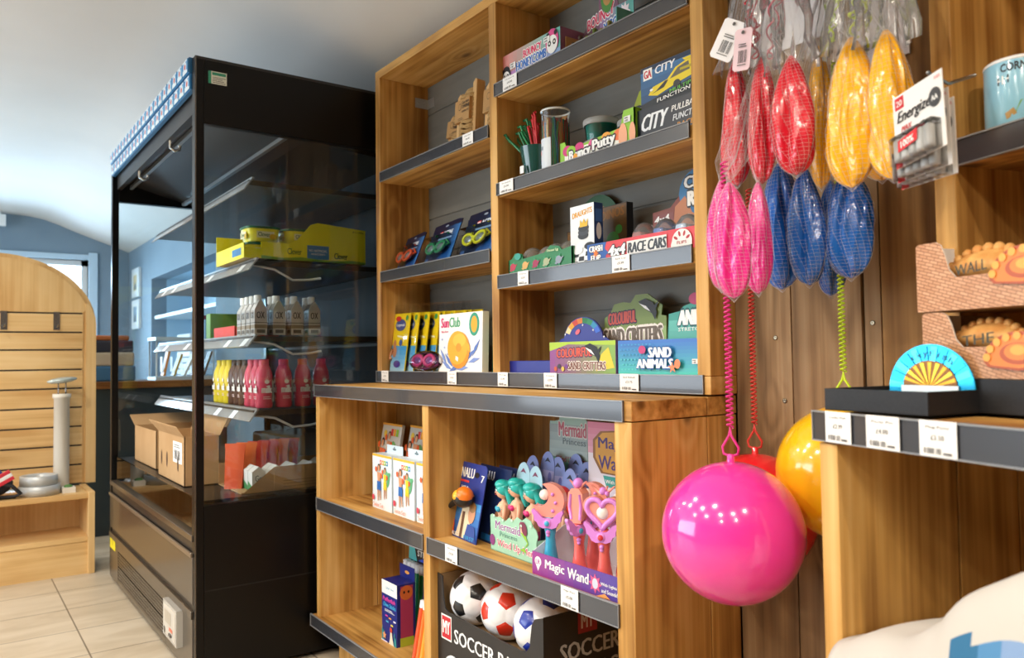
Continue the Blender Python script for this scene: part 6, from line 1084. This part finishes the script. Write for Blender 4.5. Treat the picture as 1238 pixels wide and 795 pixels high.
# ---------------------------------------------------------------- flat balls in nets
NET = mat('#dcd6d6', .35); FILM = glass('net_film', (.985, .975, .975), 1.42, .2, .07)
def netted(col, x, y, zt, zb, hw, ph, lab, hook, dz=0.0):
    t = thing('netted_ball', lab, 'ball', (x, y, zb), 'flat balls hanging in nets'); H = zt-zb; n, K = 72, 30
    c = col; m = MB(); vs = []; fs = []
    lean = .12*math.sin(ph*3)
    def sec(tt, a, g=0.0):
        q = min(1, max(0, tt)); e = math.sin(PI/2*q/.62)**.58 if q < .62 else math.sqrt(max(0, 1-((q-.62)/.38)**2.4)); e = max(e, .10 if q < .5 else .03)
        s_ = (a*2.5+ph+tt*.6); fold = abs(math.sin(s_*.9 if False else a*1.5+ph+.5*math.sin(tt*4+ph))); fold2 = math.sin(a*4+ph*2+2.5*tt)
        r_ = 1-.46*(1-fold)**3.2-.07*fold2-.07*abs(math.sin(a*4+tt*2.2+ph))**.7+.04*math.sin(tt*9+a*2+ph)-.02*math.sin(a*13+tt*9)
        return Vector((x+(hw+g)*e*r_*math.cos(a)+lean*H*.25*(tt-.5), y+(hw*.72+g)*e*r_*math.sin(a), zt-H*tt))
    for i in range(K+1):
        for k in range(n): vs.append(sec(i/K, 2*PI*k/n))
    for i in range(K):
        for k in range(n): fs.append((i*n+k, (i+1)*n+k, (i+1)*n+(k+1) % n, i*n+(k+1) % n))
    fs.append(list(range(n))[::-1]); fs.append([K*n+k for k in range(n)]); m.add(vs, fs, vinyl(c), True); m.build('flat_ball', parent=t)
    m = MB(); nn = 22; KK = 34; vs = []; fs = []; hx, hy, hz = hook; up = 10
    for i in range(up): # sleeve gathered up to the hook
        q = i/up; p = Vector((hx, hy, hz)).lerp(Vector((x, y, zt)), q); rr = .006+(hw*.55)*q**1.3
        for k in range(nn): a = 2*PI*k/nn+i*.10; vs.append(p+Vector((rr*math.cos(a)*(1+.2*math.sin(3*a+ph)), rr*.7*math.sin(a), 0)))
    for i in range(KK+1):
        tt = i/KK*1.02
        for k in range(nn): a = 2*PI*k/nn+up*.10+i*.04; vs.append(sec(min(tt, 1), a, .0016) if tt <= 1 else Vector((x+lean*H*.125, y, zb-.006)))
    for i in range(up+KK):
        for k in range(nn): fs.append((i*nn+k, (i+1)*nn+k, (i+1)*nn+(k+1) % nn, i*nn+(k+1) % nn))
    m.add(vs, fs, NET, True); nt = m.build('net', parent=t); wm_ = nt.modifiers.new('w', 'WIREFRAME'); wm_.thickness = .00038; wm_.use_even_offset = False
    if c in (RED, YLW): # crumpled clear neck of the net
        m = MB(); vs = []; fs = []; nn2 = 40; KN = 16
        for i in range(KN+1):
            q = i/KN; p = Vector((hx, hy, hz)).lerp(Vector((x, y, zt-.02)), q); rr = .012+hw*.75*q**.8
            for k in range(nn2): a = 2*PI*k/nn2; w_ = 1+.22*math.sin(a*5+q*7+ph)+.10*math.sin(a*11-q*15)+.05*math.sin(q*40+a*3); vs.append(p+Vector((rr*w_*math.cos(a), rr*.7*w_*math.sin(a), 0)))
        for i in range(KN):
            for k in range(nn2): fs.append((i*nn2+k, (i+1)*nn2+k, (i+1)*nn2+(k+1) % nn2, i*nn2+(k+1) % nn2))
        m.add(vs, fs, FILM, True); m.build('net_neck', parent=t)
    return t
RED, YLW, PNK, BLU = '#d8142c', '#fbb70a', '#ee2f92', '#1463bd'
HR, HY, HP, HB_ = (-.775, 1.10, .80), (-.615, 1.09, .78), (-.83, 1.21, .66), (-.73, 1.21, .68)
N_ = [(RED, -.852, 1.10, .506, .288, .0242, HR, 'leftmost flat red ball in a net'), (RED, -.777, 1.07, .481, .274, .0214, HR, 'middle flat red ball in a net, the narrowest of the reds'), (RED, -.706, 1.05, .456, .271, .0304, HR, 'rightmost flat red ball in a net, next to the yellow ones'),
 (YLW, -.706, 1.12, .486, .259, .0183, HY, 'narrow leftmost flat yellow ball in a net'), (YLW, -.612, 1.05, .451, .235, .032, HY, 'wide middle flat yellow ball in a net'), (YLW, -.556, 1.05, .444, .235, .0290, HY, 'rightmost flat yellow ball in a net, beside the battery packs'), (YLW, -.610, 1.125, .337, .254, .027, HY, 'short flat yellow ball low behind the other yellow ones'),
 (PNK, -.841, 1.04, .287, .106, .0215, HP, 'leftmost flat pink ball in a net, by the pine post'), (PNK, -.765, .970, .262, .084, .027, HP, 'wide front flat pink ball in a net'), (PNK, -.783, 1.06, .276, .096, .0200, HP, 'rightmost flat pink ball in a net, next to the blue ones'),
 (BLU, -.817, 1.17, .330, .110, .0340, HB_, 'wide leftmost flat blue ball in a net'), (BLU, -.748, 1.14, .305, .110, .0285, HB_, 'second flat blue ball in a net, from the left'), (BLU, -.752, 1.215, .290, .096, .025, HB_, 'rearmost flat blue ball in a net, hanging lowest'), (BLU, -.679, 1.15, .290, .116, .0330, HB_, 'rightmost flat blue ball in a net, behind the lime cord')]
for i, (c, x, y, zt, zb, hw, hk, lab) in enumerate(N_): netted(c, x, y, zt, zb, hw*1.22, i*1.37, lab, hk)
# cords gathered in the necks of the nets
for (x, y, z, c, nm, sd) in ((-.80, 1.08, .56, '#d8303c', 'red', 1), (-.745, 1.07, .55, '#e0526a', 'rose', 2), (-.64, 1.07, .53, '#c6e02a', 'lime', 3), (-.60, 1.06, .50, '#d8e83a', 'yellow-green', 4)):
    q = random.Random(sd); P = []; A = [q.uniform(0, 6.28) for _ in range(6)]
    for k in range(150):
        s_ = k/150; a = 2*PI*k/9; bx = x+.012*math.sin(s_*9+A[0]); by = y+.008*math.sin(s_*7+A[1]); bz = z+.11*math.sin(s_*8+A[2])*.5+.02*math.sin(s_*19+A[3]); P.append((bx+.005*math.cos(a), by+.005*math.sin(a), bz+.004*math.sin(a*.5)))
    m = MB(); m.tube(P, .0016, mat(c, .35), 6); tag(m.build('coiled_cord', (x, y, z)), nm+' coiled cord bundled in the neck of the hanging nets', 'cord')
# hook rail the nets hang from (above the picture)
m = MB(); ch = mat('#a8aaac', .3, 1.0); [m.tube([(hx, 1.294, hz+.01), (hx, hy+.01, hz+.01), (hx, hy, hz), (hx, hy-.012, hz+.012)], .003, ch) for hx, hy, hz in (HR, HY, HP, HB_)]; m.box(-.86, -.56, 1.288, 1.294, .77, .80, ch); m.box(-.86, -.56, 1.288, 1.294, .69, .73, ch); tag(m.build('hook_bar', (-.71, 1.29, .74)), 'steel hook bar on the planks from which the netted balls hang', 'hook bar')
def swingtag(F, w, h, c, lab):
    m = MB(F); r_ = .004; m.prism([(r_, 0), (w-r_, 0), (w, r_), (w, h-r_), (w-r_, h), (r_, h), (0, h-r_), (0, r_)], -.0006, 0, mat(c, .4)); m.face(.0003); m.bars(w*.30, h*.18, w*.80, h*.48, 14, INK2); m.lines(w*.30, h*.55, w*.78, h*.66, 2, INK, .4); m.rect(w*.3, h*.12, w*.8, h*.14, INK); m.ell(w*.5, h*.9, .003, .003, INK)
    tag(m.build('swing_tag', F.to_translation()), lab, 'tag', 'barcode tags on the nets')
swingtag(frame((-.868, 1.052, .508), .15, 0, -.55), .045, .066, '#f2eff0', 'white barcode tag sticking out left of the red nets')
swingtag(frame((-.815, 1.045, .462), .1, 0, -.12), .032, .068, '#e3c5cc', 'pink barcode tag beside the white one, over the red nets')
MB(frame((-.965, 1.285, .575))).box(0, .20, 0, .40, -.004, 0, mat('#eeedee', .45)).build('white_sign').update_tag()
tag(bpy.data.objects['white_sign'], 'white backing card on the planks behind the red nets', 'card')
m = MB(frame((-.745, 1.285, .492))); m.box(0, .10, 0, .45, -.004, 0, mat('#e6e1e6', .45)); tag(m.build('white_card', (-.70, 1.285, .492)), 'white backing card on the planks behind the yellow nets', 'card')

# ================================================================ RIGHT-HAND UNIT STOCK
def U(s, z, dep, dyaw=0.0): return Matrix.Translation(UF @ Vector((s, z, -dep))) @ Matrix.Rotation(math.radians(-18)+dyaw, 4, 'Z') @ Matrix.Rotation(PI/2, 4, 'X')
def cyl_print(m, F0, R, items, F=None):
    """items drawn in (arc length, height) about a vertical cylinder, facing -Y at arc 0"""
    for vs, fs, mt_ in items: m.add([(R*math.sin(u/R), -R*math.cos(u/R), v) for u, v in vs], fs, mt_, F=F0)
def titems(t, u0, v0, u1, v1, mt_, bold=.02):
    vs, ps = text_mesh(t, bold); return [([(u0+(u1-u0)*x, v0+(v1-v0)*y) for x, y in vs], ps, mt_)]
mg = UF @ Vector((.112, .2845, -.250)); t = thing('mug', 'pale blue mug printed with a coastal map and white rim, on the right upper shelf', 'mug', mg); F0 = Matrix.Translation(mg) @ Matrix.Rotation(.55, 4, 'Z'); R0 = .0415
m = MB(F0); m.lathe([(0, 0), (.036, 0), (R0-.001, .004), (R0, .010), (R0, .088), (R0-.001, .092)], mat('#8fc6dc', .18, 0, .5), 44); m.lathe([(R0-.0015, .088), (R0+.0003, .0885), (R0+.0003, .0915), (R0-.0015, .0935), (R0-.004, .091), (R0-.004, .006), (0, .006)], mat('#f4f3f0', .15, 0, .5), 44, cap=False)
GN = [mat('#4f8f4a', .3), mat('#7aa84a', .3), mat('#b08a4a', .3), mat('#2f7a5a', .3)]; it = []
def pol(pts, mt_): return (pts, [list(range(len(pts)))], mt_)
it.append(pol([(-.034, .058), (-.020, .060), (-.020, .070), (-.034, .068)], mat('#20242a'))); m.w = 0
cyl_print(m, F0, R0+.0002, it); cyl_print(m, F0, R0+.0004, [pol([(-.0285, .0585), (-.0265, .0588), (-.0265, .0695), (-.0285, .0692)], WHT), pol([(-.034, .0625), (-.020, .0642), (-.020, .0660), (-.034, .0643)], WHT)])
cyl_print(m, F0, R0+.0003, [pol([(-.024, .012), (-.012, .018), (-.016, .026), (-.026, .02)], GN[2]), pol([(-.014, .020), (.0, .024), (.004, .036), (-.008, .034)], GN[1]), pol([(.0, .028), (.014, .034), (.016, .048), (.004, .044)], GN[0]), pol([(.012, .040), (.028, .044), (.030, .060), (.016, .056)], GN[3]), pol([(.026, .048), (.044, .05), (.046, .068), (.030, .066)], GN[0]), pol([(.004, .055), (.009, .063), (.013, .055)], mat('#20242a'))] + titems('CORNWALL', -.030, .074, .030, .085, mat('#20242a'), .03))
m.build('mug_body', parent=t); m = MB(F0 @ Matrix.Rotation(1.9, 4, 'Z')); m.tube([(0, -.040, .075), (0, -.060, .076), (0, -.070, .062), (0, -.070, .035), (0, -.058, .020), (0, -.040, .018)], .0055, mat('#f4f3f0', .15, 0, .5), 12); m.build('handle', parent=t)
# battery packs on a clip strip in front of the post
def battery(F, lab, top):
    t = thing('battery_pack', lab, 'battery pack', F.to_translation(), 'hanging battery packs'); w, h = .086, .096
    m = MB(F); m.box(0, w, 0, h, -.001, 0, mat('#ebe8e4', .35)); m.face(.0003); m.rect(.004, h*.80, .020, h*.97, mat('#c8202c')); m.rect(0, h*.0, .012, h*.17, mat('#c8202c')); m.text('20', .007, h*.84, .017, h*.92, WHT, .03)
    m.text('Energizer', .006, h*.56, w*.82, h*.76, BLACK, .03, .25); m.text('MAX', .014, h*.47, w*.36, h*.54, mat('#c8202c'), .045, .2); m.ell(w*.85, h*.68, .010, .012, mat('#3a3a3c')); m.text('AA', w*.79, h*.64, w*.91, h*.71, WHT, .04)
    m.text('AAA', w*.86, h*.90, w*.98, h*.95, mat('#d88a8e'), .03)
    m.poly([(w*.18, h*.28), (w*.22, h*.42), (w*.62, h*.47), (w*.70, h*.40), (w*.66, h*.30), (w*.6, h*.42), (w*.3, h*.38)], mat('#2a2a2c')); m.poly([(w*.22, h*.16), (w*.62, h*.24), (w*.64, h*.36), (w*.24, h*.30)], mat('#d2232a')); m.text('100%', w*.30, h*.21, w*.56, h*.30, WHT, .04, 0, .05); m.build('card', parent=t)
    for k in range(5):
        m = MB(F @ Matrix.Translation((.0155+k*.0130, .004, .0072)) @ Matrix.Rotation(-PI/2, 4, 'X')); m.lathe([(.0, 0), (.0062, 0), (.0066, .003), (.0066, .026), (.004, .028), (.002, .030)], mat('#dcdad6' if k % 2 else '#c2c0bc', .3), 14); m.build('battery', parent=t)
    m = MB(F); m.box(.006, .080, .0, .036, .0005, .0145, CLEAR); m.face(.0148); m.poly([(.022, .012), (.056, .017), (.057, .032), (.023, .027)], mat('#d2232a')); m.text('100%', .028, .016, .050, .025, WHT, .04, 0, .1); m.build('blister', parent=t)
BP = Vector((-.515, .985, .232))
battery(frame(BP, -.42, .06, .12), 'front battery pack, topmost of the white bunch before the pine post', 1)
battery(frame(BP+Vector((-.010, .022, -.013)), -.34, .04, .07), 'second battery pack, just behind the front one and slightly lower', 0)
battery(frame(BP+Vector((-.016, .042, -.018)), -.30, .02, .04), 'third battery pack, rearmost, its right edge showing', 0)
m = MB(); c_ = BP+Vector((.052, .03, .118)); m.tube([(c_.x, c_.y-.05, c_.z-.012), (c_.x, c_.y, c_.z-.016), (c_.x-.0, c_.y+.075, c_.z+.01)], .0022, ch); tag(m.build('display_hook', c_), 'steel hook carrying the battery packs on the nearest pine post', 'hook')
# half-round foil display and its black tray
TB = simple_noise('black_tray_board', '#15161a', '#1f2024', 300, .6)
def tray(F, w, d, h, lab, name='display_tray'):
    t = thing(name, lab, 'tray', F.to_translation(), None); m = MB(F); m.box(0, w, 0, .002, -d, 0, TB); m.box(0, w, 0, h, -.003, 0, TB); m.box(0, w, 0, h, -d, -d+.003, TB); m.box(0, .003, 0, h, -d+.003, -.003, TB); m.box(w-.003, w, 0, h, -d+.003, -.003, TB); m.build('tray_body', parent=t, bevel=.0006); return t
tray(frame((-.612, .963, -.0768), -.17), .152, .158, .029, 'black card tray at the front corner of the nearest counter')
for k in range(3):
    m = MB(frame((-.600+.04*k, 1.0-.007*k, -.0745), -.17)); m.box(0, .03, 0, .022, -.05, 0, mat('#1b8fb8', .25, .4)); m.face(.0003); m.ell(.015, .011, .008, .007, mat('#d8a020', .3, .5)); tag(m.build('foil_packet', (-.59+.04*k, 1.0, -.0745)), ('left', 'middle', 'right')[k]+' blue foil packet lying inside the front black tray', 'packet')
t = thing('foil_display_header', 'half-round turquoise foil header with a gold fan centre, in the front black tray', 'display card', (-.50, 1.0, -.0745)); F = frame((-.504, 1.030, -.049), -.10); R_ = .057; m = MB(F)
TQ = mat('#1aa6c8', .22, .55); m.prism([(-R_, -.024), (R_, -.024), (R_, 0)]+arcp(0, 0, R_, R_*1.02, 0.02, PI-.02, 28)+[(-R_, 0)], -.0025, 0, TQ); m.face(.0004)
for k in range(12): a = PI*(k+.5)/12; m.poly([(.036*math.cos(a-.10), .036*math.sin(a-.10)), (.056*math.cos(a-.08), .056*math.sin(a-.08)), (.056*math.cos(a+.08), .056*math.sin(a+.08)), (.036*math.cos(a+.10), .036*math.sin(a+.10))], mat('#3cc4dc' if k % 2 else '#128fb4', .2, .6))
m.ell(0, .004, .036, .033, mat('#7a4a12', .3, .5), 24, a0=0, a1=PI-.001)
for k in range(9): a = PI*(k+1)/10; m.poly([(0, .002), (.035*math.cos(a-.12), .004+.031*math.sin(a-.12)), (.035*math.cos(a+.04), .004+.031*math.sin(a+.04))], mat('#e8ae2a' if k % 2 else '#c98a1a', .25, .6))
m.rect(-.038, -.004, .038, .005, mat('#e9eff2', .3)); 
for k, ch_ in enumerate('LuckyFish'):
    a = math.radians(140-k*11); F2 = F @ Matrix.Translation((.0465*math.cos(a), .0465*math.sin(a), .0012)) @ Matrix.Rotation(a-PI/2, 4, 'Z'); mw_ = m.w; m.face(0); m.text(ch_, -.0028 if ch_ != 'i' else -.0008, -.004 if ch_ != 'y' else -.0065, .0028 if ch_ != 'i' else .0008, .0035 if ch_ in 'LkFhi' else .0015, mat('#0f4a68'), .03, F=F2); m.w = mw_
m.build('foil_card', parent=t)
# pasty boxes
def weave():
    m = bpy.data.materials.new('woven_basket_print'); m.use_nodes = True; N, L = nodes(m); b = N['Principled BSDF']; tc = N.new('ShaderNodeTexCoord'); mp = N.new('ShaderNodeMapping'); mp.inputs['Rotation'].default_value = (PI/2, 0, math.radians(-18)); L.new(tc.outputs['Object'], mp.inputs[0])
    br = N.new('ShaderNodeTexBrick'); br.inputs['Scale'].default_value = 1.0; br.inputs['Brick Width'].default_value = .012; br.inputs['Row Height'].default_value = .0042; br.inputs['Mortar Size'].default_value = .0007; br.inputs['Mortar Smooth'].default_value = .6; br.inputs['Color1'].default_value = srgb('#d9a57c'); br.inputs['Color2'].default_value = srgb('#c48d62'); br.inputs['Mortar'].default_value = srgb('#8f5a3a'); L.new(mp.outputs[0], br.inputs['Vector']); L.new(br.outputs['Color'], b.inputs['Base Color']); b.inputs['Roughness'].default_value = .35; return m
WV = weave(); CR1 = simple_noise('pasty_crust', '#c8803a', '#e6b46a', 60, .6, .5); CR2 = simple_noise('pasty_crust_dark', '#a85f22', '#cf8f42', 60, .6, .5)
def pasty(F, s, lab, mt_=None):
    m = MB(F); mt_ = mt_ or CR1; n, K = 30, 12; vs = []; fs = []
    for i in range(K+1):
        b = PI*i/K
        for k in range(n+1):
            a = PI*k/n; r_ = 1; vs.append((s*math.cos(a), s*.62*math.sin(a)*(1-.0)*(.5-.5*math.cos(b)) if False else s*.66*math.sin(a)*(1-abs(1-2*i/K)*.0)*(i/K), s*.34*math.sin(a)*math.sin(b)**.8))
    for i in range(K):
        for k in range(n): fs.append((i*(n+1)+k, i*(n+1)+k+1, (i+1)*(n+1)+k+1, (i+1)*(n+1)+k))
    m.add(vs, fs, mt_, True); m.add([(v[0], v[1], -v[2]*.5) for v in vs], [f[::-1] for f in fs], mt_, True)
    for k in range(13): a = PI*(k+.5)/13; m.ball((s*1.0*math.cos(a), s*.68*math.sin(a), 0), s*.115, mt_, 10, sc=(1, 1, .9))
    tag(m.build('pasty', F.to_translation()), lab, 'pasty', 'toy pasties in the basket print boxes'); return m
def pbox(s0, z0, dep, w, h, d, lab, word, wu, pu, pv):
    t = thing('pasty_box', lab, 'box', UF @ Vector((s0, z0, -dep)), None); F = U(s0, z0, dep); m = MB(F)
    pr = [(0, 0), (w, 0), (w, h*.46), (.062, h*.46), (.052, h*.58), (.046, h*.80), (.040, h*.95), (.032, h), (.004, h), (0, h*.97)]
    m.prism(pr, -.002, 0, WV, mat('#ece6de')); m.box(0, .002, 0, h*.97, -d, -.002, mat('#ece6de')); m.box(0, w, 0, .002, -d, -.002, KRAFT); m.box(0, w, 0, h*.8, -d, -d+.002, KRAFT); m.box(w-.002, w, 0, h*.8, -d, -.002, WV)
    m.face(.0004)
    if word: m.text(word, wu, h*.47, wu+.045, h*.62, mat('#3a3a2c'), .02, 0, .1)
    m.build('tray', parent=t)
    F2 = F @ Matrix.Translation((pu, pv, .003)); m = MB(F2); O1, O2, O3 = mat('#b8501a', .3), mat('#e8822a', .3), mat('#f2a840', .3); m.prism(arcp(0, 0, .046, .036, 0, PI, 18)+[(-.04, -.006), (0, -.010), (.04, -.006)], -.002, 0, O1); m.face(.0003); m.poly(arcp(0, .001, .042, .031, 0, PI, 18)+[(-.036, -.004), (0, -.007), (.036, -.004)], O2); m.ell(-.0, .010, .024, .013, O1); m.ell(.0, .012, .018, .010, O2); m.ell(.0, .014, .010, .006, O3)
    for k in range(9): a = PI*(k+.5)/9; m.ell(.041*math.cos(a), .031*math.sin(a), .005, .005, O3)
    m.build('pasty_cutout', parent=t); return t
tray(U(.045, -.0768, .135), .40, .20, .042, 'rear black card tray under the stacked basket print boxes')
pbox(.050, -.034, .137, .40, .084, .15, 'lower basket print box of pasties, on the black tray', 'THE', .062, .140, .020)
pbox(.045, .052, .135, .40, .090, .15, 'upper basket print box of pasties, stacked on the other', 'WALL', .062, .158, .034)
for j, (z, nm) in enumerate(((-.030, 'lower'), (.056, 'upper'))):
    for k in range(3): pasty(U(.125+k*.115, z+.030, .165+.014*k) @ Matrix.Rotation(-.12, 4, 'X'), .064 if j else .054, ('left', 'middle', 'right')[k]+' pasty inside the '+nm+' basket print box')
pasty(U(.16, .085, .245) @ Matrix.Rotation(-.3, 4, 'X'), .05, 'darker pasty lying at the back above the upper box', CR2)
# folded cloth with a blue and yellow print on the lower shelf
m = MB(UF); nx_, ny_ = 70, 36; TW = [mat('#c6c1b9', .8), mat('#4f86b4', .8), mat('#2c6a92', .8), mat('#e6cf7c', .8), mat('#7f9cc4', .8)]; vs = []
def zt_(s, q):
    e = -.366+.50*max(0, s-.055)**1.0*.95 if s < .22 else -.287+(.075*(1-math.exp(-(s-.22)/.05))); e += .004*math.sin(s*55+q*3)+.0035*math.sin(s*23+q*9+1)+.006*math.sin(q*5+s*12); return e-.018*(q*2-1)**2*0-.10*max(0, q-.0)**2.2*0
for j in range(ny_+1):
    for i in range(nx_+1):
        s = .048+.60*i/nx_; q = j/ny_; dep = .16-.26*q; z = zt_(s, q); dr = max(0, q-.62); z -= dr*dr*1.2; dep2 = dep+dr*dr*.35
        vs.append((s+.006*math.sin(q*9), max(z, -.50), -dep2))
nb = len(vs); fs = []; 
base = len(m.v)
def face_mat(i, j):
    s = i/nx_*.6+.048; q = j/ny_; u = s+.10*q
    if (s-.20)**2/.0010+(q-.97)**2/.012 < 1: return 3
    if q > .80 and (s-.255)**2/.0006+(q-.95)**2/.03 < 1: return 2
    if q > .84-.35*(s-.25) and s > .25 and s < .50: return 1 if s < .30 else 4
    return 0
grp = {}
for j in range(ny_):
    for i in range(nx_): grp.setdefault(face_mat(i, j), []).append((j*(nx_+1)+i, j*(nx_+1)+i+1, (j+1)*(nx_+1)+i+1, (j+1)*(nx_+1)+i))
first = True
for g_, F_ in grp.items():
    b0 = len(m.v) if first else None
    if first: m.v += [UF @ Vector(v) for v in vs]; base = b0; first = False
    k_ = m.mi(TW[g_])
    for f in F_: m.f.append([base+x for x in f]); m.m.append(k_); m.sm.append(True)
o = m.build('folded_cloth', UF @ Vector((.3, -.38, -.1))); sd_ = o.modifiers.new('s', 'SOLIDIFY'); sd_.thickness = .006; sd_.offset = -1
tag(o, 'folded off-white cloth bag with a blue and yellow print, bottom right corner', 'bag')
